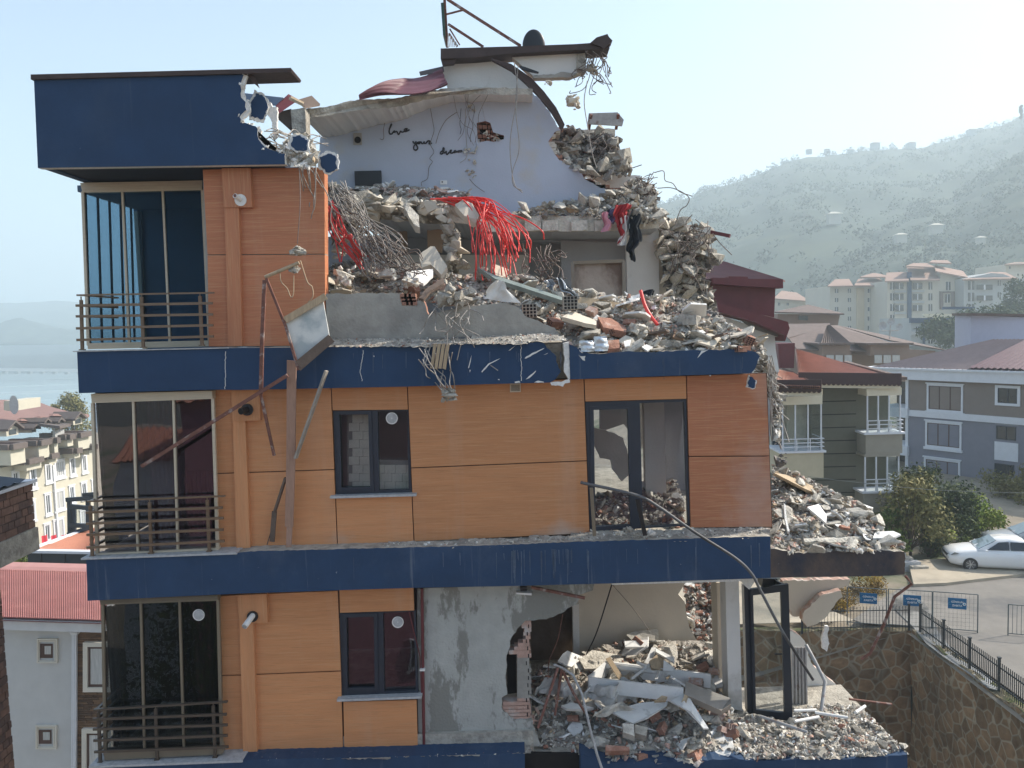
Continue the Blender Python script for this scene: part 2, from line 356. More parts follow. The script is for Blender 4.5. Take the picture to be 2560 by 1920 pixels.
# stair/party walls inside
iw = MB()
iw.aabb((xl + .1, 15.0, ZM - .04), (P(1475, 1200, 15).x, 15.15, ZT - .34), 0)              # middle floor back wall
iw.prism([(1500, 960), (1930, 945), (1926, 1090), (1840, 1110), (1820, 1180), (1750, 1230), (1700, 1250), (1640, 1140), (1590, 1100), (1560, 1060), (1500, 1080)], 15.0, .15, 0)
iw.prism([(1610, 1000), (1660, 998), (1668, 1310), (1616, 1312)], 12.9, .2, 2)
iw.prism([(1660, 998), (1712, 995), (1712, 1010), (1690, 1180), (1700, 1230), (1680, 1300), (1668, 1305)], 13.1, .2, 0)
iw.aabb((xl + .2, 13.2, ZM), (xl + .35, 15, ZT - .34), 1)
iw.aabb((P(560, 1200, C).x, 12.15, ZM), (P(575, 1200, C).x, 15, ZT - .34), 0)
iw.aabb((xl + .1, 15.2, ZL), (P(1180, 1700, 15).x, 15.35, ZM - .36), 1)
iw.aabb((P(560, 1700, C).x, 12.15, ZL), (P(575, 1700, C).x, 15, ZM - .36), 1)
iw.aabb((P(1068, 1700, C).x, 12.15, ZL), (P(1085, 1700, C).x, 15, ZM - .36), 1)
part(iw, "inner_wall", [M['wallgrey'], M['plum'], M['wallwhite']])
# --- the lower room that stands open
rm = MB()
rm.prism(cr(D5, [(655, 190), (1500, 175), (1440, 270), (1490, 330), (1508, 440), (1530, 540), (1590, 640), (1560, 700), (1300, 760), (650, 800)]), 14.9, .14, 0)
rm.prism(cr(D5, [(604, 350), (655, 345), (662, 800), (612, 805)]), 14.86, .2, 1)
rm.prism(cr(D5, [(190, 170), (655, 165), (655, 345), (604, 350), (520, 400), (270, 380)]), 14.9, .14, 0)
rm.prism(cr(D5, [(100, 640), (300, 640), (612, 800), (612, 1000), (100, 1000)]), 17.3, .14, 2)  # walls seen through the doorway are coloured dark in place of shade
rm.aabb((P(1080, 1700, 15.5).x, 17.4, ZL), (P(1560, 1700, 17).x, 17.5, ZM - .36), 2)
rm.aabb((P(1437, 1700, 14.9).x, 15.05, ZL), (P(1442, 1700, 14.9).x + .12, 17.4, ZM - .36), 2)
rm.prism(cr(D5, [(60, 250), (640, 250), (640, 830), (60, 830)]), 15.35, .1, 3)  # dark panel added across the doorway, imitating an unlit interior
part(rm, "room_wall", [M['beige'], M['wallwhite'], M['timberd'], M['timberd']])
co = MB(); co.prism(cr(D5, [(1742, 180), (1815, 176), (1842, 1190), (1762, 1020)]), 13.45, .4, 1); co.prism(cr(D5, [(1812, 172), (1918, 168), (1945, 1192), (1838, 1170)]), 13.0, .38, 0)
part(co, "column", [M['wallwhite'], M['beige']])
hd = MB(); hd.prism(cr(D5, [(915, 180), (1930, 148), (1935, 168), (915, 196)]), B + .05, .5, 0); hd.prism(cr(D5, [(1930, 148), (2060, 150), (2000, 235), (1955, 190)]), 12.3, .5, 0)
part(hd, "lintel", M['foam'])
# --- wood-look cladding
def pilaster(pl, blk, col, y, m): pl.prism(blk, y - .09, .1, m); pl.prism(col, y - .07, .08, m)
cl = MB()
cl.prism([(507, 424), (811, 418), (812, 634), (519, 636)], C, .22, 0); cl.prism([(519, 638.5), (812, 636.5), (814, 864), (522, 866)], C, .22, 0)
cl.prism([(507, 424), (811, 418), (814, 866), (521, 867)], C + .03, .2, 3)
o = part(cl, "wall_cladding", [M['woodred'], M['wood'], M['joint'], M['plaster']], label="reddish wood-look cladding of the top storey")
pl = MB(); pilaster(pl, cr(A1, [(1425, 825), (1608, 822), (1620, 1075), (1438, 1077)]), [(561, 518), (597, 518), (605, 865), (571, 866)], C, 0)
part(pl, "pilaster", M['woodredv'], o)
cl = MB(); g = 1.3
xsT, xsB = [531, 828, 1018, 1460, 1716, 1917], [544.5, 843.5, 1035, 1475, 1726, 1931]
def yT(x): return 974 - .0296 * (x - 531)
def yB(x): return 1373 - .0375 * (x - 544)
def xat(i, y): return xsT[i] + (xsB[i] - xsT[i]) * (y - yT(xsT[i])) / (yB(xsB[i]) - yT(xsT[i]))
def panel(mb, i, j, y0, y1, y2, y3, Y, m):        # y0 y1 top edge at joint i / j ; y2 y3 bottom edge at j / i
    mb.prism([(xat(i, y0) + g, y0 + g), (xat(j, y1) - g, y1 + g), (xat(j, y2) - g, y2 - g), (xat(i, y3) + g, y3 - g)], Y, .10, m)
panel(cl, 0, 1, yT(531), yT(828), 1174, 1184, C, 0); panel(cl, 0, 1, 1184, 1174, yB(843), yB(544), C, 0)
panel(cl, 1, 2, yT(828), yT(1018), 1025, 1027, C, 0); panel(cl, 1, 2, 1245, 1239, yB(1035), yB(843), C, 0)
panel(cl, 2, 3, yT(1018), yT(1460), 1152, 1170, C, 0); panel(cl, 2, 3, 1170, 1152, 1334, yB(1035), C, 0)
panel(cl, 3, 4, yT(1460), yT(1716), 998, 1005, C, 0)
panel(cl, 4, 5, yT(1716), yT(1917), 1140, 1141, C, 1); panel(cl, 4, 5, 1141, 1140, 1318, 1320, C, 1)
for i, j, a, b in ((0, 1, None, None), (2, 3, None, None), (4, 5, None, None)):
    cl.prism([(xat(i, yT(xsT[i])), yT(xsT[i])), (xat(j, yT(xsT[j])), yT(xsT[j])), (xsB[j], yB(xsB[j])), (xsB[i], yB(xsB[i]))], C + .04, .2, 2)
for i, j, ya, yb, yc_, yd in ((1, 2, yT(828), yT(1018), 1025, 1027), (1, 2, 1243, 1237, yB(1035), yB(843)), (3, 4, yT(1460), yT(1716), 998, 1005)):
    cl.prism([(xat(i, ya), ya), (xat(j, yb), yb), (xat(j, yc_), yc_), (xat(i, yd), yd)], C + .04, .2, 2)
o = part(cl, "wall_cladding", [M['wood'], M['woodred'], M['joint']], label="orange-brown wood-look cladding of the middle storey")
pl = MB(); pilaster(pl, [(578, 975.5), (648, 973), (651, 1051), (581, 1054)], [(582, 1052), (613, 1051), (625, 1374), (591, 1376)], C, 0)
part(pl, "pilaster", M['woodv'], o)
cl = MB()
for q in ([(550, 1490), (844, 1477.5), (851.5, 1676), (556, 1688)], [(556, 1691), (851.8, 1679), (857, 1874.5), (558, 1889)], [(848.5, 1475), (1033, 1470), (1035, 1526), (850, 1532)], [(858.5, 1755), (1041, 1750), (1044, 1871), (861, 1876)]):
    cl.prism(q, C, .1, 0)
cl.prism([(549, 1489), (846, 1476), (858, 1877), (558, 1890)], C + .04, .2, 1)
cl.prism([(846, 1476), (1034, 1470), (1036, 1527), (848, 1534)], C + .04, .2, 1); cl.prism([(855, 1752), (1043, 1748), (1046, 1872), (858, 1877)], C + .04, .2, 1)
o = part(cl, "wall_cladding", [M['wood'], M['joint']], label="orange-brown wood-look cladding of the lower storey, ending at bare render")
pl = MB(); pilaster(pl, [(594, 1488), (666, 1485), (669, 1557), (598, 1560)], [(599, 1560), (633, 1558), (643, 1894), (608, 1896)], C, 0)
part(pl, "pilaster", M['woodv'], o)
# --- bare weathered render on the lower storey, broken open on its right
rw = MB()
right = cr(D5, [(640, 280), (655, 310), (640, 350), (590, 372), (545, 405), (470, 440), (400, 470), (302, 478)])
edge = cr(D5, [(230, 480), (170, 540), (110, 640), (112, 680)])
hole = cr(D5, [(82, 760), (78, 900), (90, 1060), (45, 1085), (42, 1170), (130, 1262), (280, 1252), (340, 1440), (352, 1470)])
rw.prism([(1043, 1471)] + [(1486, 1458), (1482, 1476)] + jag(right, 2, 8, rr, False) + jag(edge, 2, 8, rr, False) + jag(hole, 2.5, 9, rr, False) + [(1043, 1889)], C + .1, .06, 0)
o = part(rw, "rendered_wall", M['render_'])
bk = MB()                                           # hollow brick core shown at the torn edge
rb = random.Random(5)
for row in range(30):
    y = 1552 + row * 9.2
    x0 = 1292 + 20 * math.sin(row * .5) + rb.uniform(-4, 4) if row < 9 else 1294 + rb.uniform(-2, 2)
    if row > 21: x0 = 1262 + rb.uniform(-6, 10)
    if row >= 9 and row <= 21: x0 = 1293
    x1 = 1327 + rb.uniform(-5, 2) + (8 if row > 26 else 0)
    a, b = P(x0, y, C + .14), P(x1, y + 8.4, C + .14)
    bk.aabb((a.x, C + .13, b.z), (b.x, C + .30, a.z), 1 if (row > 9 and row < 21) else 0)
    if row % 2: bk.aabb((b.x - .05, C + .125, b.z), (b.x - .035, C + .13, a.z), 2)
bk.prism(cr(D5, [(85, 755), (160, 750), (165, 1050), (90, 1060)]), C + .4, .05, 2)
part(bk, "brick_core", [M['brickp'], M['plaster'], M['dark']], o)
# --- vents and pipes on the pilasters
def disc(mb, c, r, Y, d, m, n=20):
    q = P(c[0], c[1], Y); rad = r * Y / F; mb.tube([q, q + Vector((0, -d, 0))], rad, n, m)
vp = MB(); disc(vp, A1(1548, 1030), 14.5, C - .09, .015, 0)
a = P(*A1(1545, 1026), C - .1); vp.tube([a, a + Vector((-.03, -.13, .035))], .035, 14, 0); vp.tube([a + Vector((-.029, -.131, .035)), a + Vector((-.031, -.136, .0355))], .026, 12, 1)
part(vp, "vent_pipe", [M['pvc'], M['rust']], label="short white flue stub on a white collar")
vp = MB(); disc(vp, (618.6, 1024), 15, C - .09, .03, 0); a = P(618, 1024, C - .1)
vp.tube([a, a + Vector((-.05, -.14, -.01))], .05, 14, 0); vp.tube([a + Vector((-.05, -.141, -.01)), a + Vector((-.051, -.145, -.01))], .038, 12, 1)
part(vp, "vent_pipe", [M['black'], M['dark']], label="black flue stub")
vp = MB(); disc(vp, D1(2016, 448), 14, C - .09, .03, 1); a = P(*D1(2018, 440), C - .1)
vp.tube([a, a + Vector((-.06, -.22, -.09))], .044, 14, 0); vp.tube([a + Vector((-.061, -.222, -.091)), a + Vector((-.062, -.226, -.092))], .036, 12, 2)
part(vp, "vent_pipe", [M['pvc'], M['black'], M['steel']], label="white flue stub pointing down")
# --- windows
def pane_quad(pts, Y, parent, m, name="pane"):
    mb = MB(); mb.prism(pts, Y, .008); return part(mb, name, m, parent)
def frame_of(mb, outer, inners, Y, d, m=0):
    """a window frame: the outline with its light openings left free, as butted strips between rows of quads"""
    (a, b, c_, e) = outer
    xs = [(q[0], q[1], q[2], q[3]) for q in inners]
    prev_t, prev_b = a, e
    for (i0, i1, i2, i3) in xs:
        mb.prism([prev_t, (i0[0], prev_t[1] + (b[1] - a[1]) * (i0[0] - prev_t[0]) / (b[0] - a[0])), (i3[0], prev_b[1] + (c_[1] - e[1]) * (i3[0] - prev_b[0]) / (c_[0] - e[0])), prev_b], Y, d, m)
        t0 = (i0[0], a[1] + (b[1] - a[1]) * (i0[0] - a[0]) / (b[0] - a[0])); t1 = (i1[0], a[1] + (b[1] - a[1]) * (i1[0] - a[0]) / (b[0] - a[0]))
        u0 = (i3[0], e[1] + (c_[1] - e[1]) * (i3[0] - e[0]) / (c_[0] - e[0])); u1 = (i2[0], e[1] + (c_[1] - e[1]) * (i2[0] - e[0]) / (c_[0] - e[0]))
        mb.prism([t0, t1, i1, i0], Y, d, m); mb.prism([i3, i2, u1, u0], Y, d, m)
        prev_t, prev_b = t1, u1
    mb.prism([prev_t, b, c_, prev_b], Y, d, m)
def window(outer, panes, Y, sill=None, mg='gl_win', lab=None, disc_at=None):
    mb = MB(); frame_of(mb, outer, panes, Y, .09)
    o = part(mb, "window", M['anth'], label=lab)
    for i, q in enumerate(panes): pane_quad(q, Y + .05, o, M[mg])
    q = panes[0]; sh = MB()                          # raised opening sash around the first light
    k = 9
    ex = [(q[0][0] - k, q[0][1] - k), (q[1][0] + k, q[1][1] - k), (q[2][0] + k, q[2][1] + k), (q[3][0] - k, q[3][1] + k)]
    frame_of(sh, ex, [q], Y - .018, .03); part(sh, "sash", M['anth'], o)
    if sill: s_ = MB(); s_.prism([sill[0], sill[1], (sill[1][0], sill[1][1] + 5.5), (sill[0][0], sill[0][1] + 5.5)], C - .1, .22); part(s_, "sill", M['stone'], o)
    if disc_at:
        s_ = MB(); disc(s_, disc_at, 15, Y + .045, .012, 0, 24); disc(s_, disc_at, 12.5, Y + .033, .004, 1, 24); disc(s_, disc_at, 1.5, Y + .029, .006, 0, 8); part(s_, "vent_disc", [M['pvc'], M['stone']], o)
    return o
window([(833, 1027), (1021, 1025), (1029.4, 1233), (840, 1238)], [[(848, 1037), (920, 1036), (926, 1218), (854, 1219)], [(944, 1028), (1018, 1027), (1022, 1224), (948, 1226)]], C + .03, [(824.5, 1241), (1040.5, 1235)], lab="anthracite window of the middle storey with a round vent", disc_at=D2(1125, 609))
window([(849, 1533), (1039, 1526.6), (1046, 1738.6), (854.7, 1745)], [[(866, 1544), (934, 1542), (937, 1719), (869, 1721)], [(957.6, 1532), (1034, 1529), (1040, 1726), (961, 1729)]], C + .03, [(842, 1749), (1054, 1741)], mg='gl_dark', lab="anthracite window of the lower storey with a round vent", disc_at=D4(1247, 490))
d_ = window([(1463, 1005), (1716, 998), (1725, 1314), (1475, 1329)], [[(1484, 1025), (1569, 1022), (1576, 1313), (1489, 1317)], [(1599, 1008), (1710, 1004), (1720, 1311), (1608, 1318)]], C + .03, lab="tall anthracite balcony door with clear panes")
# behind the balcony door: white panel standing in for a bright patch, and pale debris
iw = MB(); iw.prism(jag(cr(D3, [(840, 675), (1000, 722), (1060, 755), (1105, 900), (1105, 1030), (1050, 1078), (980, 990), (968, 920), (890, 905), (842, 800)]), 1.2, 8, rr), 13.5, .1, 0)
iw.prism(jag(cr(D3, [(1190, 1085), (1310, 1060), (1300, 1120), (1340, 1180), (1240, 1195), (1200, 1140)]), 1.2, 8, rr), 13.0, .08, 0); iw.prism(cr(D3, [(1180, 490), (1365, 488), (1362, 820), (1190, 830)]), 14.4, .1, 1)
part(iw, "bright_patch_and_debris", [M['wallwhite'], M['concl']])
# inside the middle window: a pale block wall
bw = MB()
for r_ in range(11):
    for c_ in range(6):
        x, y = 872 + c_ * 27 + (r_ % 2) * 9, 1016 + r_ * 21
        if (c_ < 2 and x < 930) or y > 1150: bw.prism([(x, y), (x + 26, y - .6), (x + 26, y + 19.6), (x, y + 20.2)], 12.2, .15, 0)
bw.prism([(868, 1010), (934, 1008), (934, 1150), (1050, 1150), (1050, 1245), (868, 1250)], 12.22, .12, 1)
part(bw, "block_partition", [mat("cream_block", (.78, .71, .58), .9, .15, 3, .3, 20), M['plaster']])
# --- balcony glazing
def glazing(TL, TR, BL, BR, Y, mull, head, foot, mg, fr, lab, disc_at=None):
    mb = MB()
    mb.prism(head, Y - .05, .14, 0); ft = MB(); ft.prism(foot, Y - .05, .14, 0)
    for k in range(3):                                # ridges of the header
        t0, t1 = .2 + k * .28, .26 + k * .28
        h0, h1, h2, h3 = head
        mb.prism([(h0[0] + (h3[0] - h0[0]) * t0, h0[1] + (h3[1] - h0[1]) * t0), (h1[0] + (h2[0] - h1[0]) * t0, h1[1] + (h2[1] - h1[1]) * t0), (h1[0] + (h2[0] - h1[0]) * t1, h1[1] + (h2[1] - h1[1]) * t1), (h0[0] + (h3[0] - h0[0]) * t1, h0[1] + (h3[1] - h0[1]) * t1)], Y - .062, .012, 0)
    o = part(mb, "balcony_glazing", M[fr], label=lab); part(ft, "bottom_track", M[fr], o)
    xs = [(TL, BL)] + mull + [(TR, BR)]
    for i in range(len(xs) - 1):
        (t0, u0), (t1, u1) = xs[i], xs[i + 1]
        pane_quad([(t0[0] + 1.5, t0[1]), (t1[0] - 1.5, t1[1]), (u1[0] - 1.5, u1[1]), (u0[0] + 1.5, u0[1])], Y, o, M[mg])
    for i, (t, u) in enumerate(xs):
        s_ = MB(); hw = 2.6 if 0 < i < len(xs) - 1 else 3.4
        s_.prism([(t[0] - hw, t[1] - 2), (t[0] + hw, t[1] - 2), (u[0] + hw, u[1] + 2), (u[0] - hw, u[1] + 2)], Y - .03, .05); part(s_, "mullion", M[fr], o)
    if disc_at: s_ = MB(); disc(s_, disc_at, 15, Y - .002, .012, 0, 24); disc(s_, disc_at, 13, Y - .014, .004, 1, 24); part(s_, "vent_disc", [M['pvc'], M['stone']], o)
    return o
g1 = glazing((206, 481), (505, 475), (220, 862), (523, 855), GT, [((305, 479), (322.5, 860)), ((406, 477), (424, 857))], [(200, 457), (505, 451), (505, 475), (206, 481)], [(219, 858), (524, 851), (524, 866), (219, 873)], 'gl_blue', 'alu', "top-storey balcony glazing, sky blue and see-through")
gl_y2 = 14.8
sg = MB(); x0 = P(208, 481, GT).x
for k in range(6):
    y = GT + .05 + (gl_y2 - GT - .1) * k / 5
    a0, a1 = P(209, 483, GT), P(221, 858, GT)
    sg.beam((a0.x, y, a0.z), (a1.x, y, a1.z), .03, .03)
o = part(sg, "side_mullions", M['anth'], g1)
sg = MB(); a0, a1 = P(208.5, 483, GT), P(221, 858, GT); sg.prismw([(a0.x, GT + .05, a0.z), (a0.x, gl_y2, a0.z), (a1.x, gl_y2, a1.z), (a1.x, GT + .05, a1.z)], (.01, 0, 0)); part(sg, "side_pane", M['gl_clear'], g1)
rmw = MB(); xg = P(521, 700, C).x
rmw.aabb((P(345, 700, gl_y2).x, gl_y2, ZT), (xg + .3, gl_y2 + .12, ZA + .3), 0)
rmw.aabb((xg, C + .25, ZT), (xg + .15, gl_y2, ZA + .3), 0)
rmw.prismw([(a0.x - .08, GT - .02, a0.z + .02), (xg, GT - .02, a0.z + .02), (xg, gl_y2 + .1, a0.z + .02), (a0.x - .08, gl_y2 + .1, a0.z + .02)], (0, 0, .1), 0)
rmw.aabb((P(352, 600, gl_y2).x - .07, gl_y2 - .06, ZT), (P(352, 600, gl_y2).x + .0, gl_y2 - .0, ZA + .2), 1)
part(rmw, "loggia_wall", [mat("blue_grey_loggia", (.10, .165, .25), .8, .08, 2), M['alu']])
g2 = glazing((230, 1010), (531, 998), (241.6, 1390), (543, 1378), GM, [((332, 1005), (344, 1386)), ((432.6, 1001), (444, 1381))], [(227, 985), (530, 977), (531, 997), (229.5, 1008)], [(241, 1384), (543, 1370), (544, 1378), (241.6, 1391)], 'gl_dark', 'alu', "middle-storey balcony glazing, smoked, with cream header")
g3 = glazing((255.5, 1511), (544, 1502), (262, 1886), (553, 1872), GL, [((351, 1509), (360.5, 1880)), ((448, 1505), (459, 1876))], [(249, 1500), (544, 1488), (544, 1502), (250, 1512)], [(260, 1880), (553, 1866), (555, 1886), (261, 1901)], 'gl_black', 'aludark', "lower-storey balcony glazing, nearly black", disc_at=(497, 1537))
cu = MB()                                            # curtain-like folds added to imitate plum and dark reflections in the balcony glass
rc = random.Random(9)
def curtain(x0, x1, y0, y1, Y, m):
    a, b, c_ = P(x0, y0, Y), P(x1, y0, Y), P(x0, y1, Y)
    cu.grid(lambda u, v: Vector((a.x + (b.x - a.x) * u, Y + .03 * math.sin(u * (x1 - x0) * .55), c_.z + (a.z - c_.z) * v)), max(8, int((x1 - x0) / 2)), 3, m)
curtain(365, 440, 1000, 1380, 12.5, 0); curtain(248, 300, 1010, 1385, 12.6, 1); curtain(450, 530, 1180, 1370, 12.8, 0)
curtain(262, 350, 1515, 1870, 12.6, 1); curtain(450, 545, 1515, 1870, 12.6, 1)
part(cu, "curtain", [mat("plum_reflection_fold", (.095, .035, .055), .9, .15, 3), mat("dark_reflection_fold", (.03, .028, .036), .9, .2, 3)])
bk_ = MB()  # dark panels added behind the glass to darken it and bring out reflections
for y_, z0_, z1_, x0_ in ((13.3, ZM, ZT - .36, 236), (13.2, ZL, ZM - .38, 250)): bk_.aabb((P(x0_, 1200, 11.8).x + .05, y_, z0_), (P(556, 1200, C).x, y_ + .06, z1_), 0); bk_.aabb((P(x0_, 1200, 11.8).x + .02, 11.95, z0_), (P(x0_, 1200, 11.8).x + .06, y_, z1_), 1)
part(bk_, "dark_glass_backing", [mat("plum_glass_backing", (.05, .022, .034), .9, .1, 2), M['dark']])
# --- balcony railings
def railing(top, rails, posts, Y, yback, m, lab):
    mb = MB(); (tl, tr) = top
    a, b = P(*tl, Y), P(*tr, Y); mb.beam(a, b, .045, .024)
    bk_ = Vector((a.x + .04, yback, a.z)); mb.beam(Vector((a.x + .04, a.y + .02, a.z)), bk_, .045, .024)
    o = part(mb, "balcony_railing", M[m], label=lab)
    for (l, r) in rails:
        s_ = MB(); a, b = P(*l, Y), P(*r, Y); s_.beam(a, b, .03, .036); s_.beam(Vector((a.x + .06, a.y + .02, a.z)), (a.x + .06, yback, a.z), .03, .036); part(s_, "rail", M[m], o)
    for (t, u) in posts:
        s_ = MB(); a, b = P(*t, Y + .035), P(*u, Y + .035); s_.beam(a, b, .043, .03); s_.beam(a, a + Vector((0, 0, .05)), .014, .014); s_.beam(b + Vector((0, 0, -.004)), b + Vector((0, 0, .012)), .075, .06); part(s_, "post", M[m], o)
railing(((193, 738), (535, 732)), [((190, 764), (532, 758)), ((190.5, 791), (532.5, 786)), ((191, 821), (533, 813)), ((192, 850), (534, 841))], [((203, 750), (206, 875)), ((354, 742), (358.5, 869)), ((500, 740), (505, 864))], B + .05, 12.75, 'rail', "bronze railing of the top balcony")
railing(((219, 1253), (563, 1240)), [((215, 1281), (557, 1269)), ((216, 1309), (559, 1295)), ((217, 1337), (559, 1324)), ((217, 1369), (561, 1352.5))], [((225.5, 1264), (231, 1390)), ((374, 1256), (378, 1383)), ((518, 1250), (523.5, 1378))], B + .05, 12.6, 'rail', "bronze railing of the middle balcony")
railing(((235, 1774), (569, 1754)), [((232, 1798), (567, 1785.5)), ((233, 1823), (569, 1812)), ((234, 1851), (569, 1838.5)), ((236, 1879.5), (571, 1867))], [((246, 1780), (251, 1906)), ((389, 1772), (393, 1899)), ((533, 1764), (538, 1893))], B + .05, 12.6, 'raild', "dark bronze railing of the lower balcony")
for q, lab in (([(182, 877.5), (571, 868.5), (571, 871), (182, 880)], None), ([(202, 1396), (592, 1381), (592, 1386), (202, 1400)], None), ([(222, 1916), (606, 1900.5), (606, 1906), (222, 1921)], None)):
    s_ = MB(); s_.prism(q, B - .03, .36); part(s_, "ledge_stone", M['stone'])
# --- flat roof box on top
fb = MB()
torn = [(713, 411), (713, 384), (696, 380), (661, 366), (647, 349), (645, 322), (622, 310), (606, 308), (599, 292), (616, 275), (614, 255), (603, 244), (601, 213), (610, 185)]
fb.prism([(84.8, 200)] + [(94.5, 420)] + jag(torn, 2.2, 8, rr, False) , B, .12, 0, 1)
a0, a1 = P(86, 203, B), P(95, 418, B)
fb.prismw([(a0.x, B + .12, a0.z), (a0.x, 15.2, a0.z), (a1.x, 15.2, a1.z), (a1.x, B + .12, a1.z)], (.12, 0, 0), 0)
a2 = P(700, 411, B); fb.prismw([(a1.x + .02, B + .12, a1.z + .02), (P(716, 411, C).x, B + .12, P(712, 411, B).z + .01), (P(716, 411, C).x, 13.6, P(712, 411, B).z + .01), (a1.x + .02, 15.2, a1.z + .02)], (0, 0, .2), 2)
# pale torn skin behind the painted face
for q in torn[2:]:
    for k in range(5): fb.hull(P(q[0] + rr.uniform(-4, 10), q[1] + rr.uniform(-6, 6), B + rr.uniform(-.01, .08)), rr.uniform(.03, .085), rr, 1)
fb.prism(jag([(q[0] + 9, q[1] + 4) for q in torn][1:] + [(p[0] - 6, p[1]) for p in torn[::-1]][:-1], 2.5, 8, rr), B + .02, .05, 1)
o = part(fb, "roof_fascia", [M['navy'], M['foam'], mat("dark_soffit", (.018, .026, .045), .8)], label="navy roof box torn open at one end")
s_ = MB(); s_.prism([(76.6, 186), (727, 169.5), (730, 175), (727, 180), (598, 184), (76.6, 198.5)], B - .04, .5); part(s_, "roof_cap", M['roofdark'], o)
s_ = MB(); s_.prism(jag(cr(A1, [(1570, 218), (1600, 212), (1640, 240), (1668, 310), (1640, 285), (1610, 245)]), .8, 6, rr), B + .05, .02); part(s_, "torn_lining", M['roofdark'], o)
s_ = MB(); s_.prism(cr(A1, [(1560, 340), (1820, 370), (1780, 420), (1560, 395)]), 14.0, .05); part(s_, "roof_sheet", mat("blue_grey_sheet", (.16, .20, .28), .5, .1, 3), o)
# --- chips, cracks and lime run-off on the bands
for q in ([(330, 165), (345, 150), (400, 120), (478, 88), (470, 96), (400, 135), (340, 168)], [(338, 322), (360, 300), (415, 255), (412, 266), (365, 312)], [(728, 140), (745, 150), (782, 148), (775, 165), (778, 185), (760, 178), (750, 165)], [(470, 140), (505, 125), (500, 130)], [(735, 85), (728, 95), (722, 90)], [(735, 100), (750, 118), (765, 122), (755, 127), (738, 112)], [(520, 345), (560, 338), (600, 340), (660, 315), (668, 345), (630, 350), (615, 376), (590, 368), (530, 366)], [(400, 345), (430, 330), (470, 338), (475, 346)], [(255, 340), (290, 332), (300, 345), (260, 349)], [(130, 322), (142, 318), (146, 328)], [(1640, 110), (1690, 104), (1650, 125), (1610, 165)], [(1700, 290), (1712, 290), (1705, 300)], [(10, 265), (60, 205), (150, 165), (70, 212), (16, 270)], [(210, 108), (275, 62), (225, 105)]):
    ch_ = MB(); ch_.prism(jag(cr(D3, q), .7, 5, rr), B - .006, .007); part(ch_, "paint_speck", M['foam'])
for q in ([(1690, 235), (1700, 195), (1715, 140), (1708, 190), (1695, 240)], [(985, 145), (998, 148), (992, 156)], [(1700, 250), (1708, 252), (1702, 270)]): ch_ = MB(); ch_.prism(cr(D2, q), B - .006, .007); part(ch_, "paint_speck", M['foam'])
for (x0, y0, x1, y1) in ((1948, 825, 1944, 1150), ): 
    ch_ = MB(); p = [L7(x0 + (x1 - x0) * t / 22 + rr.uniform(-4, 4), y0 + (y1 - y0) * t / 22) for t in range(23)]; ch_.tube([P(*q, B - .002) for q in p], .0055, 4); part(ch_, "crack", M['foam'])
for pts in ([D3(305, 45), D3(303, 160), D3(308, 240), D3(302, 345)], [D2(915, 105), D2(905, 180), D2(890, 260), D2(908, 345)]):
    ch_ = MB(); p = [(a[0] + (b[0] - a[0]) * k / 8 + rr.uniform(-1.2, 1.2), a[1] + (b[1] - a[1]) * k / 8) for a, b in zip(pts, pts[1:]) for k in range(8)]; ch_.tube([P(*q, B - .002) for q in p], .0055, 4); part(ch_, "crack", M['foam'])
lmm = mat("lime_runoff", (.085, .115, .165), .9, .4, 6)
for i in range(46):
    x = rr.choice((rr.uniform(1262, 1432), rr.uniform(1262, 1432), rr.uniform(860, 1930))); y0 = 1396 - (x - 592) * .0303 + rr.uniform(0, 8); l = rr.uniform(15, 85); w_ = rr.uniform(.5, 1.6); lm = MB(); lm.prism([(x - w_, y0), (x + w_, y0), (x + w_ * .6 + 1, y0 + l), (x - w_ * .6 + 1, y0 + l)], B - .004, .005); part(lm, "lime_stain", lmm)
for i in range(18):
    x = rr.uniform(860, 1900); y0 = 876 - (x - 860) * .008 + rr.uniform(4, 14) + (18 if x > 1450 else 0); l = rr.uniform(10, 60); w_ = rr.uniform(.4, 1.0); lm = MB(); lm.prism([(x - w_, y0), (x + w_, y0), (x + w_ * .6, y0 + l), (x - w_ * .6, y0 + l)], B - .004, .005); part(lm, "lime_stain", lmm)
def dust_patch(m, c, radius, col, amount, zs=1.6):
    """a round cloud of settled dust at one place on the wall"""
    n, L = m.node_tree.nodes, m.node_tree.links; b = n["Principled BSDF"]; src = b.inputs["Base Color"].links[0].from_socket; tc = n.new("ShaderNodeTexCoord")
    mp = n.new("ShaderNodeMapping"); L.new(tc.outputs["Object"], mp.inputs[0]); c = c - Vector(bld['_loc']); mp.inputs["Scale"].default_value = (1, 1, zs); mp.inputs["Location"].default_value = (-c.x, -c.y, -c.z * zs)
    ln = n.new("ShaderNodeVectorMath"); ln.operation = 'LENGTH'; L.new(mp.outputs[0], ln.inputs[0])
    no = n.new("ShaderNodeTexNoise"); no.inputs["Scale"].default_value = 5; no.inputs["Detail"].default_value = 8; L.new(tc.outputs["Object"], no.inputs["Vector"])
    a = n.new("ShaderNodeMath"); a.operation = 'MULTIPLY_ADD'; L.new(no.outputs["Fac"], a.inputs[0]); a.inputs[1].default_value = radius * 1.1; L.new(ln.outputs["Value"], a.inputs[2])
    mr = n.new("ShaderNodeMapRange"); L.new(a.outputs[0], mr.inputs[0]); mr.inputs[1].default_value = radius * 1.35; mr.inputs[2].default_value = radius * .5; mr.inputs[4].default_value = amount
    mx = n.new("ShaderNodeMix"); mx.data_type = 'RGBA'; L.new(mr.outputs[0], mx.inputs[0]); L.new(src, mx.inputs[6]); mx.inputs[7].default_value = list(col) + [1]; L.new(mx.outputs[2], b.inputs["Base Color"])
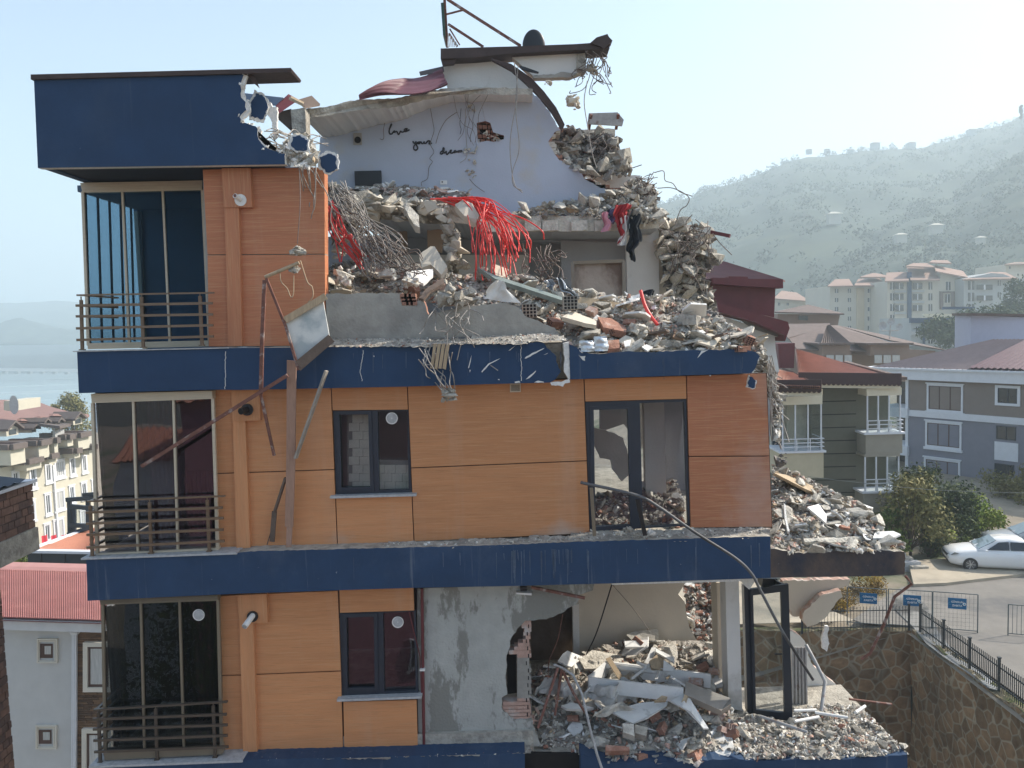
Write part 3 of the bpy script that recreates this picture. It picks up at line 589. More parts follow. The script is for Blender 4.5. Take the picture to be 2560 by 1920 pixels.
dust_patch(M['wood'], P(*D3(600, 1470), C), .55, (.50, .40, .33), .75); dust_patch(M['wood'], P(*D2(760, 1500), C), .3, (.50, .38, .30), .4)
dust_patch(M['woodred'], P(1900, 1250, C), .8, (.48, .36, .30), .5, .5); dust_patch(M['woodred'], P(1915, 950, C), .4, (.48, .36, .30), .4, .6)
# --- maroon downpipe, window trims and small fittings
dp = MB(); dp.tube([P(1055, 1471, C + .04), P(1057, 1660, C + .04), P(1060, 1866, C + .04)], .024, 10); dp.tube([P(1022, 1527, C + .02), P(1050, 1640, C + .02), P(1054, 1735, C + .02)], .008, 6)
dp.box(P(1056, 1674, C), (.08, .05, .03), 1); part(dp, "downpipe", [M['maroon'], M['pvc']])
vg = MB(); q = cr(D3, [(222, 350), (302, 347), (302, 415), (222, 417)]); vg.prism(q, C - .03, .03, 0)
for k in range(7):
    y = 362 + k * 7; vg.prism(cr(D3, [(230, y), (295, y - 1), (295, y + 2), (230, y + 3)]), C - .036, .006, 1)
part(vg, "vent_grille", [M['alu'], M['joint']])
lb = MB(); lb.prism(cr(D5, [(190, 215), (245, 212), (245, 245), (192, 248)]), C + .02, .1, 1); lb.prism(cr(D5, [(160, 258), (282, 264), (282, 280), (160, 270)]), C - .02, .15, 0); part(lb, "lamp_bracket", [M['pvc'], M['black']])
mb = MB(); mb.beam(P(*D5(280, 215), C), P(*D5(702, 300), C - .2), .04, .04); part(mb, "steel_angle", M['rust'])
# tall terrace door standing ajar
dr = MB()
ya, yb_ = 12.93, 12.62
outer = [(*D6(50, 232), ya), (*D6(352, 190), yb_), (*D6(385, 1275), yb_), (*D6(75, 1238), ya)]
def dq(u, v):
    t = [outer[0][i] + (outer[1][i] - outer[0][i]) * u for i in range(3)]; b_ = [outer[3][i] + (outer[2][i] - outer[3][i]) * u for i in range(3)]
    return tuple(t[i] + (b_[i] - t[i]) * v for i in range(3))
def dpoly(u0, v0, u1, v1): return [dq(u0, v0), dq(u1, v0), dq(u1, v1), dq(u0, v1)]
for a in ((0, 0, .07, 1), (.80, 0, 1, 1), (.07, 0, .80, .05), (.07, .945, .80, 1)): dr.prism(dpoly(*a), 0, .06)
dr.prism(cr(D6, [(0, 205), (48, 232), (72, 1236), (28, 1205)]), 13.0, .15)
o = part(dr, "terrace_door", M['anth'])
s_ = MB(); s_.prism(dpoly(.07, .05, .80, .945), 0, .008); part(s_, "pane", M['gl_win'], o)
s_ = MB(); h0 = P(*D6(300, 742), 12.6); s_.beam(h0, h0 + Vector((-.12, -.02, .01)), .02, .02); part(s_, "handle", M['black'], o)
# =====================================================================  THE RUIN ON TOP: walls, slabs, beams (parts of the building)
rr = random.Random(21)
WY = 15.7
wl = MB()
wtop = [(800, 345), (880, 312), (980, 268), (1065, 246), (1200, 243), (1330, 238)]
wright = cr(B3, [(700, 600), (760, 645), (850, 800), (880, 838), (838, 852), (800, 910), (840, 990), (870, 1030), (920, 1052), (1000, 1100), (1030, 1150), (1120, 1200), (1200, 1222), (1290, 1226), (1275, 1262)])
hole = cr(B2, [(1625, 790), (1680, 778), (1712, 790), (1730, 850), (1800, 872), (1800, 895), (1735, 912), (1690, 905), (1632, 918)])
# wall with a keyhole to the broken hole in it
outer = wtop + jag(wright, 2.2, 7, rr, False) + [(1545, 560), (790, 560)]
k = 4
kh = outer[:k + 1] + [hole[1]] + hole[0:1] + hole[:1:-1] + [(hole[1][0] + .3, hole[1][1])] + [(outer[k][0] + .3, outer[k][1])] + outer[k + 1:]
wl.prism(kh, WY, .2, 0, 1)
wl.prism(cr(B2, [(1400, 440), (1500, 372), (1720, 366), (1850, 440), (1990, 560), (1975, 590), (1440, 575)]), WY - .02, .2, 2, 1)
attic_wall = part(wl, "attic_wall", [M['wallblue'], M['brick'], M['wallwhite']], label="blue-grey painted attic wall with hand lettering and a broken hole")
bk = MB()
for i in range(6):
    for j in range(5):
        if rr.random() < .8:
            c_ = P(1194 + i * 13 + (j % 2) * 5, 306 + j * 12, WY + .14); bk.box(c_, (.085, .08, .07), rr.choice((0, 0, 1)))
bk.prism([(1180, 296), (1270, 296), (1270, 365), (1180, 365)], WY + .19, .03, 2)
part(bk, "exposed_brick", [M['brick'], M['foam'], M['dark']], attic_wall)
for c0, s_ in ((B2(1590, 960), 24), (B2(1600, 1035), 15), (B2(1590, 1120), 20), (B2(1590, 700), 20), (E2(1900, 400), 14), (E2(2080, 440), 16)):
    fm = MB()
    for q in range(7): fm.hull(P(c0[0] + rr.uniform(-.6, .6) * s_, c0[1] + rr.uniform(-.5, .5) * s_, WY - .03), s_ * WY / F * rr.uniform(.35, .8), rr, 0, flat=.5)
    part(fm, "plaster_scab", M['concl'], attic_wall)
def stroke(mb, pts, fn, Y, r, m=0): mb.tube(bez([P(*fn(*q), Y) for q in pts], 6), r, 5, m)
lt = MB(); stroke(lt, [(226, 300), (250, 262), (272, 214), (258, 222), (236, 290), (228, 345), (246, 380), (276, 376), (300, 345), (322, 322), (312, 338), (318, 350), (350, 335), (366, 345), (388, 388), (408, 362), (425, 330), (445, 345), (475, 342), (510, 320), (540, 290), (510, 288), (488, 310), (502, 336), (540, 326), (580, 304)], E2, WY - .008, .0145); part(lt, "wall_lettering", M['black'], attic_wall, label="handwritten word love")
lt = MB(); stroke(lt, [(638, 505), (648, 530), (668, 538), (692, 512), (680, 550), (655, 600), (655, 640), (685, 660), (717, 640), (716, 600), (695, 560), (712, 535), (738, 518), (722, 538), (742, 548), (762, 533), (748, 518), (782, 520), (786, 540), (812, 545), (832, 515), (838, 540), (862, 540), (890, 508), (912, 498), (932, 510), (916, 545), (940, 552), (966, 535)], E2, WY - .008, .0145); part(lt, "wall_lettering", M['black'], attic_wall, label="handwritten word your")
lt = MB(); stroke(lt, [(1152, 670), (1122, 688), (1113, 716), (1140, 724), (1166, 690), (1177, 645), (1172, 618), (1158, 640), (1166, 695), (1182, 708), (1202, 688), (1216, 682), (1214, 710), (1230, 735), (1262, 700), (1298, 678), (1302, 660), (1284, 666), (1280, 692), (1302, 710), (1335, 700), (1376, 668), (1352, 678), (1354, 700), (1384, 685), (1388, 672), (1396, 692), (1424, 672), (1426, 694), (1442, 670), (1456, 690), (1472, 666), (1484, 692)], E2, WY - .008, .0145); part(lt, "wall_lettering", M['black'], attic_wall, label="handwritten word dream")
be = MB(); rbe = random.Random(13)
for i, (x, y) in enumerate(jag([wright[k] for k in range(3, len(wright) - 1)], 1.5, 8, rbe, False)):
    if rbe.random() < .75: be.box(P(x + rbe.uniform(-5, 3), y + rbe.uniform(-2, 2), WY + .1), (rbe.uniform(.09, .2), .17, rbe.uniform(.05, .08)), rbe.choice((0, 0, 1)))
part(be, "brick_edge", [M['brick'], M['concl']], attic_wall)
so_ = MB(); so_.prism(cr(B2, [(1390, 1160), (1434, 1160), (1434, 1186), (1390, 1186)]), WY - .015, .015, 0); so_.prism(cr(B2, [(1399, 1166), (1408, 1166), (1408, 1174), (1399, 1174)]), WY - .018, .003, 1); so_.prism(cr(B2, [(1392, 1202), (1440, 1202), (1440, 1224), (1392, 1224)]), WY - .015, .015, 0); part(so_, "socket_plate", [M['pvc'], M['joint']], attic_wall)
vh = MB(); vh.prism(cr(B2, [(832, 855), (884, 855), (886, 930), (832, 930)]), WY - .03, .03, 0); disc(vh, B2(860, 900), 8, WY - .031, .012, 1); part(vh, "vent_sleeve", [M['plaster'], M['dark']], attic_wall)
# attic roof slab, its beam and the small top roof
rs = MB()
t = jag([(*B2(500, 702), 14.2), (*B2(640, 690), 14.3), (*B2(860, 640), 14.5), (*B2(1100, 632), 14.8), (*B2(1300, 588), 15.1), (*B2(1440, 566), 15.2), (*B2(1700, 560), 15.2), (*B2(1985, 572), 15.2)], 1.6, 8, rr, False)
b_ = jag([(*B2(1985, 612), 15.2), (*B2(1700, 606), 15.2), (*B2(1440, 612), 15.2), (*B2(1300, 640), 15.1), (*B2(1100, 690), 14.8), (*B2(860, 708), 14.5), (*B2(640, 748), 14.3), (*B2(505, 752), 14.2)], 1.6, 8, rr, False)
rs.prism(t + b_, 0, 3.2, 0, 1)
part(rs, "roof_slab", [M['conc'], M['wallwhite']], label="broken sloping roof slab over the attic")
tr = MB()
tr.prism([(1101.6, 121), (1280, 116), (1440, 110), (1524, 104), (1524, 121), (1400, 127), (1278, 134), (1190, 143), (1101.6, 147)], 15.35, .5, 0)
tr.prism(cr(B3, [(1070, 275), (1110, 240), (1180, 218), (1190, 238), (1212, 260), (1150, 316), (1140, 300)]), 15.3, .3, 0)
tr.prism(cr(B3, [(107, 378), (215, 378), (190, 410), (125, 418)]), 15.4, .1, 0)
part(tr, "top_roof", [M['roofdark']])
tb = MB(); tb.prism(jag(cr(B3, [(550, 352), (1035, 340)]), .5, 20, rr, False) + jag(cr(B3, [(1035, 350), (1037, 460), (960, 480), (880, 462), (840, 478), (700, 486)]), 1.6, 8, rr, False), 15.55, .25, 0, 1)
tb.prism(jag(cr(B3, [(700, 486), (840, 478), (880, 462), (985, 470), (940, 497), (702, 500)]), 1.2, 9, rr), 15.5, .2, 2)
tb.prism(jag(cr(B3, [(985, 345), (1036, 340), (1038, 475), (985, 460), (980, 400)]), 1.6, 8, rr), 15.5, .06, 1); part(tb, "roof_beam", [M['wallwhite'], M['conc'], M['plaster']])
ds = MB()
def dome(u, v):
    c0 = P(*B3(706, 298), 15.9); a = u * math.pi * 2; e = v * math.pi / 2
    return c0 + Vector((.22 * math.cos(a) * math.cos(e), .06 * math.sin(a) * math.cos(e) , .32 * math.sin(e)))
ds.grid(dome, 28, 10)
sat = part(ds, "satellite_dish", M['black'], None, label="black rounded dish standing on the topmost roof", cat="satellite dish")
# gutter board fallen across the gable
gb = MB()
gp = cr(B3, [(425, 372), (560, 410), (690, 500), (770, 585), (850, 690), (905, 800)]); gp2 = cr(B3, [(888, 836), (820, 720), (740, 620), (650, 530), (560, 450), (440, 385)])
gb.prism([(p[0], p[1], 15.2 + .2 * i / 5) for i, p in enumerate(gp)] + [(p[0], p[1], 15.4 - .2 * i / 5) for i, p in enumerate(gp2)], 0, .12, 0)
gb.build("roof_gutter", [M['roofdark']], None, "long dark roof gutter torn off and hanging down the gable", "gutter")
gb = MB(); gb.prism(cr(B3, [(610, 420), (650, 430), (738, 462), (735, 470), (690, 462), (630, 445)]), 15.15, .05); gb.build("metal_strip", M['black'], None, "black crumpled strip under the topmost roof beam", "metal strip")
# maroon roof sheets
def sheet(name, pts, m, label, cat, r=0, th=.02, parent=None, group=None):
    mb = MB(); P3 = [P(*p) for p in pts]; mb.prismw(P3, (0, th, th), 0)
    return mb.build(name, M[m] if isinstance(m, str) else m, parent, label, cat, group)
rf = MB()
a, b, c_, d = P(*B2(870, 636), 14.3), P(*B2(1160, 518), 15.2), P(*B2(1405, 468), 15.4), P(*B2(1442, 570), 14.7)
def rsh(u, v):
    top = a.lerp(b, min(1, u * 2)) if u < .5 else b.lerp(c_, u * 2 - 1)
    q = a.lerp(d, u); p = top.lerp(q, v); kk = .022 * math.sin(v * 26 + u) + .05 * math.sin(u * 7) + .03 * math.sin(u * 3 + v * 4)
    return p + Vector((0, -abs(kk), kk))
rf.grid(rsh, 34, 48, 0); rf.grid(lambda u, v: rsh(u, v) + Vector((0, .03, .02)), 34, 48, 0)
rf.build("roof_sheet", [mat("plum_roof_sheet", (.15, .055, .068), .55, .25, 3, spec=.4)], None, "plum coloured corrugated roof sheet draped over the attic slab", "roof sheet", "loose roof sheets on the attic")
sheet("roof_sheet", [(*B2(1255, 465), 15.6), (*B2(1410, 430), 15.6), (*B2(1415, 462), 15.3), (*B2(1262, 488), 15.3)], 'roofdark', "small dark roof sheet wedged above the plum corrugated sheet", "roof sheet", group="loose roof sheets on the attic")
sheet("roof_sheet", [(*B2(330, 690), 13.9), (*B2(410, 618), 14.1), (*B2(470, 650), 14.1), (*B2(345, 735), 13.8)], 'maroon', "maroon folded roof sheet beside the torn navy roof box", "roof sheet", group="loose roof sheets on the attic", th=.05)
sheet("roof_sheet", [(*B2(470, 655), 14.0), (*B2(560, 628), 14.3), (*B2(615, 682), 14.2), (*B2(520, 700), 13.9)], 'timberd', "brown bent roof sheet lying on the end of the attic slab", "roof sheet", group="loose roof sheets on the attic", th=.05)
sheet("timber_plank", [(*B2(415, 640), 13.85), (*B2(430, 628), 13.85), (*B2(512, 668), 13.85), (*B2(505, 684), 13.85)], 'timber', "short pale plank on the maroon folded roof sheet", "plank", th=.04)
cs = MB(); cs.prism(jag(cr(B2, [(430, 705), (520, 690), (528, 850), (440, 860)]), 1, 9, rr), 13.9, .3); part(cs, "column_stub", M['conc'])
ht = MB(); ht.prism(cr(B2, [(345, 720), (430, 700), (440, 850), (350, 770)]), 14.1, .08); part(ht, "roof_void", M['timberd'])
# steel frame standing on the roof with a board edge
sf = MB(); Y = 15.6
for p, q, w_ in (((130, -40), (150, 305), .05), ((150, -4), (622, 296), .045), ((145, 92), (250, 65), .03), ((155, 155), (382, 302), .04), ((165, 185), (230, 290), .02), ((160, 215), (215, 300), .03)):
    sf.beam(P(*B3(*p), Y), P(*B3(*q), Y + .1), w_, w_, 0)
for i in range(5): sf.beam(P(*B3(158 + i * 12, 215 + i * 14), Y), P(*B3(152 + i * 14, 300), Y), .02, .02, 1)
o = sf.build("roof_sign_frame", [M['rust'], M['foam']], None, "rusty steel frame standing at the end of the topmost roof", "steel frame")
sf = MB(); sf.prism(cr(B3, [(108, 18), (126, 15), (136, 225), (122, 228)]), Y - .05, .6); sf.build("board", mat("dark_green_board", (.03, .075, .06), .5), o)
# attic floor slab edge, ceiling beams of the top storey
ab = MB()
ab.prism(jag([(*C4(430, 165), 14.5), (*C4(800, 175), 14.5), (*C4(1050, 190), 14.5), (*C4(1260, 215), 14.6), (*C4(1500, 260), 14.8)], 2, 8, rr, False) + jag([(*C4(1470, 400), 14.8), (*C4(1200, 385), 14.6), (*C4(1030, 390), 14.5), (*C4(800, 372), 14.5), (*C4(560, 355), 14.5), (*C4(430, 350), 14.5)], 2.5, 8, rr, False), 0, 3.3, 0, 1)
ab.prism(jag([(*C5(-330, 335), 15.2), (*C5(400, 330), 15.2), (*C5(760, 345), 15.2), (*C5(1160, 350), 15.2)], 2, 8, rr, False) + jag([(*C5(1165, 440), 15.2), (*C5(760, 460), 15.2), (*C5(-330, 470), 15.2)], 1, 12, rr, False), 0, 2.4, 2, 1)
part(ab, "attic_slab", [M['conc'], M['wallgrey'], M['concl']])
for i, x in enumerate((40, 185, 430, 625)):
    s_ = MB(); s_.prism(jag(cr(C5, [(x, 372), (x + 135, 370), (x + 136, 455), (x + 2, 460)]), .8, 8, rr), 15.1, .12); part(s_, "filler_block", M['concl'])
tw = MB()
tw.aabb((xa * 1.62, 17.4, ZT), (P(1560, 700, 17).x, 17.55, ZA - .05), 0)
tw.prism(cr(C5, [(885, 448), (1160, 440), (1168, 1010), (900, 1000)]), 16.2, .15, 1); tw.prism(cr(C5, [(1162, 450), (1168, 1010), (1240, 1010), (1225, 860), (1190, 750)]), 16.3, 1.2, 2)
tw.prism(cr(C5, [(340, 465), (895, 455), (900, 1010), (350, 1010)]), 16.6, .12, 0); tw.prism(cr(C5, [(0, 545), (870, 560), (870, 552), (0, 537)]), 16.55, .05, 0)
tw.prism(cr(C4, [(650, 440), (800, 470), (800, 490), (650, 465)]), 16.3, .1, 1); tw.prism(cr(C4, [(1030, 395), (1180, 390), (1150, 640), (1035, 600)]), 15.6, .2, 3); tw.prism(cr(C4, [(800, 380), (860, 375), (865, 640), (810, 620)]), 16.2, .1, 3)
tw.prism(cr(C4, [(560, 660), (1880, 660), (1880, 900), (560, 900)]), 17.2, .1, 1)
part(tw, "room_wall", [M['wallgrey'], M['wallwhite'], M['beige'], mat("tan_paint", (.36, .27, .20), .85, .1, 2)])
pw = MB()
pw.prism([(815, 735)] + jag(cr(C4, [(185, 985), (820, 980), (860, 1062), (1000, 1042), (1040, 1160), (1190, 1122), (1400, 1088), (1700, 1055), (1800, 1110), (1870, 1185), (2100, 1270), (2120, 1300)]), 2, 9, rr, False) + cr(C4, [(2160, 1345), (1380, 1345), (240, 1385), (215, 1330)]) + [(817, 857)], C, .2, 0, 1)
pwo = part(pw, "parapet_wall", [M['plaster'], M['brick']], label="grey plastered stump of the top-storey outer wall")
s_ = MB()
for i in range(3):
    for j in range(3): a = P(*C4(815 + i * 36 + j * 8, 990 + j * 28), C); s_.box(a + Vector((.03, .09, -.03)), (.1, .2, .075), 0)
part(s_, "exposed_brick", M['brick'], pwo)
cw = MB(); cw.prism(jag(cr(B3, [(960, 1080), (1080, 1120), (1240, 1120), (1392, 1128), (1392, 1180), (1300, 1226), (1200, 1216)]), 1.5, 7, rr), 16.2, .2); part(cw, "cream_wall", M['wallwhite'])
ew = MB(); ew.prism(cr(B3, [(1000, 835), (1185, 825), (1230, 830), (1228, 900), (1010, 870)]), 16.6, .15); part(ew, "plaster_panel", M['concl'])
# hanging panel over the right end
hp = MB(); hp.prism(cr(B3, [(1060, 728), (1245, 722), (1285, 770), (1275, 808), (1052, 795)]), 16.0, .06, 0)
for x in (1075, 1250): hp.beam(P(*B3(x, 735), 15.95), P(*B3(x - 15, 830), 16.2), .05, .05, 1)
hp.build("corrugated_awning", [M['steel'], M['rust']], None, "pale corrugated panel propped on two rusty legs at the gable end", "panel")
# torn bits beside the navy roof box: painted plaster flakes caught in wire
def flake(pts, fn, Y, m_face, label):
    mb = MB(); q = cr(fn, pts); cx = sum(p[0] for p in q) / len(q); cyy = sum(p[1] for p in q) / len(q)
    mb.prism(jag([(p[0] + rr.uniform(-3, 3), p[1] + rr.uniform(-3, 3)) for p in q], 2.6, 5, rr), Y, .04, 1); mb.prism(jag([(cx + (p[0] - cx) * .8, cyy + (p[1] - cyy) * .82) for p in q], 2.6, 5, rr), Y - .012, .012, 0)
    mb.build("plaster_flake", [M[m_face], M['foam']], None, label, "plaster flake", "navy painted flakes torn from the roof box")
flake([(1640, 325), (1590, 430), (1600, 505), (1700, 525), (1735, 430), (1700, 350)], A1, B + .2, 'navy', "large navy flake hanging in the tear under the roof cap strip")
flake([(1868, 612), (1858, 685), (1910, 722), (1985, 718), (1990, 640), (1930, 602)], A1, B + .1, 'navy', "navy flake on top of the broken corner of the roof box")
flake([(2040, 745), (2052, 815), (2110, 868), (2182, 832), (2165, 735), (2110, 718)], A1, B + .15, 'navy', "navy flake dangling past the corner of the reddish wall")
sp = MB(); sp.prism(jag(cr(A1, [(1690, 350), (1740, 400), (1752, 430), (1782, 430), (1782, 620), (1760, 640), (1745, 520), (1720, 480)]), 1.5, 6, rr), B + .24, .06); part(sp, "torn_skin", M['foam'])
flake([(1990, 290), (2030, 310), (2052, 330), (2040, 392), (2000, 388), (1978, 380)], D3, C - .15, 'navy', "navy flake hanging under the end of the upper navy band")
# =====================================================================  RUBBLE
def heap_depth(poly, Yb, Yt):
    """the sloping surface a heap lies on: a plane through its front edge at depth Yb and its crest at depth Yt"""
    lo = max(poly, key=lambda p: p[1]); hi = min(poly, key=lambda p: p[1]); zb, zt = P(lo[0], lo[1], Yb).z, P(hi[0], hi[1], Yt).z
    k = (zt - zb) / (Yt - Yb)
    def f(x, y):
        d = ray(x, y); sl_ = d.z / d.y
        return min(Yt + .4, max(Yb - .1, (zb - k * Yb - H) / (sl_ - k)))
    return f
def heap(name, poly, Yb, Yt, n, s0, s1, mats, wts, label, base='dirt', seed=1, cell=9, bump=.06, rise=.05):
    """one mass of small debris: bumpy base sheet through the traced heap outline, bottom at depth Yb, top at Yt, strewn with fragments"""
    r = random.Random(seed); mb = MB(); y0 = min(p[1] for p in poly); y1 = max(p[1] for p in poly); x0 = min(p[0] for p in poly); x1 = max(p[0] for p in poly)
    dY = heap_depth(poly, Yb, Yt)
    def pt(x, y, k=0.):
        Y = dY(x, y)
        nz = noise.noise(Vector((x * .02, y * .03, seed))) * bump * 2 + noise.noise(Vector((x * .07, y * .09, seed))) * bump
        return P(x, y, Y + nz - k)
    nu, nv = max(2, int((x1 - x0) / cell)), max(2, int((y1 - y0) / cell)); ids = {}
    for j in range(nv):
        for i in range(nu):
            if inpoly(x0 + (i + .5) * cell, y0 + (j + .5) * cell, poly):
                q = []
                for a, b in ((i, j), (i + 1, j), (i + 1, j + 1), (i, j + 1)):
                    if (a, b) not in ids:
                        ids[(a, b)] = len(mb.v); mb.v.append(pt(x0 + a * cell + r.uniform(-2, 2), y0 + b * cell + r.uniform(-2, 2)))
                    q.append(ids[(a, b)])
                mb.f.append(q[::-1]); mb.m.append(0); mb.sm.append(False)
    c = 0; lim = 0
    while c < n and lim < n * 20:
        lim += 1; x, y = r.uniform(x0, x1), r.uniform(y0, y1)
        if not inpoly(x, y, poly): continue
        s = s0 + (s1 - s0) * r.random() ** 3; k = r.choices(range(len(mats)), wts)[0]
        p = pt(x, y, rise * r.random()); 
        mb.hull(p, (s * r.uniform(.7, 1.5), s * r.uniform(.6, 1), s * r.uniform(.35, .9)), r, 1 + k); c += 1
    return mb.build(name, [M[base]] + [M[q] for q in mats], None, label, "rubble", None, "stuff")
CH = {}
def chunk_proto(m, kind, seed):
    r = random.Random(seed); mb = MB()
    if kind == 'block': mb.hull((0, 0, 0), (1, .8, .7), r, 0, Matrix.Identity(3))
    elif kind == 'sheet': 
        q = [(math.cos(a) * r.uniform(.35, .6), math.sin(a) * r.uniform(.25, .5), r.uniform(-.04, .04)) for a in [i * .9 + r.uniform(0, .4) for i in range(7)]]; mb.prismw(q, (0, 0, .06))
    elif kind == 'brick':
        mb.box((0, 0, 0), (1, .62, .55))
        for i in range(4):
            for j in range(3): mb.box((-.5, -.22 + j * .2, -.18 + i * .125), (.02, .13, .08), 1)
        for i in range(4): mb.box((0, -.31, -.2 + i * .13), (1, .02, .05), 0)
    elif kind == 'plank': mb.box((0, 0, 0), (1, .09, .03))
    me = mb
    return me
def scatter(name, cat, group, poly, Yb, Yt, n, s0, s1, kinds, label, seed, lift=.05):
    """separate pieces lying on a heap, copies of a few shapes"""
    r = random.Random(seed); y0 = min(p[1] for p in poly); y1 = max(p[1] for p in poly); x0 = min(p[0] for p in poly); x1 = max(p[0] for p in poly)
    dY = heap_depth(poly, Yb, Yt); c = 0; lim = 0
    while c < n and lim < n * 30:
        lim += 1; x, y = r.uniform(x0, x1), r.uniform(y0, y1)
        if not inpoly(x, y, poly): continue
        Y = dY(x, y) - lift
        s = s0 + (s1 - s0) * r.random() ** 2; k = r.randrange(len(kinds)); kd, m = kinds[k]
        rot = (r.uniform(-.6, .6), r.uniform(-.6, .6), r.uniform(0, 6.28)); p = P(x, y, Y)
        key = (name, kd, m, r.randrange(3))
        if key not in CH:
            o = chunk_proto(m, kd, hash_s(key)).build(name, [M[m], M['dark']], None); CH[key] = o.data; o['kindkey'] = 1
        else:
            o = bpy.data.objects.new(name, CH[key]); S.collection.objects.link(o)
        o.location = p; o.scale = (s * r.uniform(.8, 1.3), s * r.uniform(.8, 1.2), s * r.uniform(.8, 1.2)); o.rotation_euler = rot
        tag(o, label, cat, group); c += 1
def hash_s(k): 
    h = 7
    for ch in str(k): h = (h * 31 + ord(ch)) % 100003
    return h
RUB = ['concl', 'conc', 'brickp', 'concl', 'concd', 'timber', 'brick', 'foam']
# lower open room and terrace
pl_room = cr(D5, [(290, 870), (450, 800), (650, 760), (800, 700), (1000, 640), (1280, 640), (1480, 640), (1640, 640), (1755, 640), (1760, 1020), (1850, 1180), (1950, 1250), (2000, 1500), (1600, 1610), (900, 1600), (660, 1520), (340, 1490), (280, 1250)])
heap("rubble", pl_room, 11.62, 14.7, 3400, .022, .15, RUB, [5, 6, 3, 2, 3, 1, 2, 2], "grey rubble covering the floor of the open lower room", seed=2, bump=.12)
pl_ter = cr(D6, [(0, 1200), (380, 1290), (380, 1180), (620, 1130), (830, 1150), (930, 1160), (1292, 1530), (1000, 1545), (600, 1575), (300, 1560), (0, 1580)])
heap("rubble", pl_ter, 11.62, 12.95, 3200, .015, .11, RUB, [8, 3, 2, 4, 3, 1, 1, 4], "pale sunlit rubble on the corner terrace", seed=3, bump=.05, cell=7)
pl_br = cr(D5, [(1475, 185), (1560, 172), (1760, 170), (1760, 1020), (1700, 900), (1600, 700), (1510, 520), (1500, 330)])
heap("brick_rubble", pl_br, 15.3, 17.0, 700, .05, .22, ['brick', 'concl', 'conc', 'white', 'concd'], [5, 4, 3, 2, 2], "sunlit slope of red brick rubble seen through the gap in the room", base='concd', seed=4, bump=.15)
heap("rubble", cr(D3, [(845, 1180), (1000, 1150), (1110, 1150), (1200, 1100), (1380, 1000), (1430, 1010), (1520, 1250), (1530, 1420), (1220, 1445), (860, 1420)]), 12.25, 13.4, 420, .04, .2, RUB, [5, 5, 3, 3, 4, 1, 2, 2], "dim rubble behind the glass of the balcony door", base='concd', seed=22, bump=.1)
# middle storey ledges
pl_l = [(930, 1358), (1100, 1352), (1240, 1345), (1400, 1340), (1500, 1322), (1640, 1322), (1900, 1320), (1928, 1318), (1928, 1345), (1700, 1350), (1430, 1356), (1200, 1366), (1000, 1372)]
heap("rubble", pl_l, 11.62, 11.88, 420, .015, .07, RUB, [6, 4, 1, 3, 2, 0, 1, 4], "crumbs of concrete lying along the middle floor ledge", seed=5, bump=.01, cell=7, rise=.02)
pl_l3 = [(640, 1892), (850, 1884), (1043, 1874), (1330, 1862), (1330, 1882), (1043, 1892), (640, 1901)]
heap("rubble", pl_l3, 11.62, 11.95, 260, .012, .05, RUB, [6, 4, 1, 3, 2, 0, 1, 4], "crumbs of concrete lying along the lower floor ledge", seed=6, bump=.01, cell=7, rise=.02)
pl_t = [(820, 846), (1000, 846), (1170, 843), (1390, 832), (1420, 850), (1300, 858), (1080, 864), (815, 868)]
heap("rubble", pl_t, 11.6, 11.88, 480, .015, .06, RUB, [5, 6, 1, 3, 2, 0, 1, 3], "crumbs of concrete along the upper floor ledge", seed=7, bump=.01, cell=7, rise=.02)
# right wing heap
pl_w = cr(D7, [(222, 320), (280, 350), (420, 380), (520, 440), (640, 500), (760, 560), (880, 620), (980, 690), (1060, 800), (1120, 890), (1240, 930), (1265, 980), (1000, 1010), (700, 1000), (450, 1020), (222, 1000)])
heap("rubble", pl_w, 11.66, 14.4, 3400, .02, .15, RUB, [6, 5, 3, 3, 5, 2, 1, 3], "big heap of mixed rubble on the collapsed wing", base='dirt', seed=8, bump=.12)
# top storey heaps
pl_a = [(812, 700), (830, 660), (900, 640), (1000, 665), (1050, 660), (1150, 690), (1250, 680), (1330, 690), (1430, 720), (1540, 740), (1650, 740), (1780, 790), (1860, 830), (1915, 862), (1900, 880), (1640, 882), (1520, 888), (1440, 870), (1390, 840), (1310, 790), (1280, 760), (1180, 770), (1050, 752), (1000, 738), (815, 738)]
heap("rubble", pl_a, 11.7, 14.5, 4200, .022, .15, RUB, [6, 5, 3, 3, 3, 2, 2, 3], "mixed rubble strewn across the broken top storey floor", seed=9, bump=.12)
pl_at = [(840, 478), (880, 470), (960, 460), (1040, 468), (1120, 472), (1170, 482), (1170, 500), (1090, 498), (900, 496), (840, 492)]
heap("rubble", pl_at, 14.5, 15.5, 520, .03, .16, ['brickp', 'conc', 'concl', 'concd', 'white'], [4, 3, 3, 3, 2], "low pile of broken tiles at the foot of the blue-grey attic wall", seed=10, bump=.05, cell=6)
pl_e1 = cr(B3, [(835, 860), (880, 840), (930, 825), (1010, 860), (1150, 870), (1235, 890), (1270, 1000), (1335, 1065), (1345, 1105), (1180, 1145), (1030, 1125), (960, 1080), (850, 1030), (815, 920)])
heap("rubble", pl_e1, 15.6, 16.5, 700, .04, .28, ['conc', 'concd', 'concl', 'concd'], [5, 5, 3, 2], "dark rubble packed behind the torn gable end", base='concd', seed=12, bump=.15)
pl_e2 = cr(B3, [(570, 1365), (780, 1330), (900, 1300), (1060, 1270), (1180, 1240), (1290, 1200), (1380, 1150), (1470, 1190), (1510, 1260), (1500, 1340), (1560, 1390), (1500, 1440), (1380, 1440), (1200, 1400), (900, 1380), (600, 1395)])
heap("rubble", pl_e2, 15.0, 15.9, 700, .04, .24, ['conc', 'concl', 'concd', 'timber', 'white'], [6, 4, 4, 1, 1], "long ridge of grey rubble along the attic floor edge", seed=13, bump=.12)
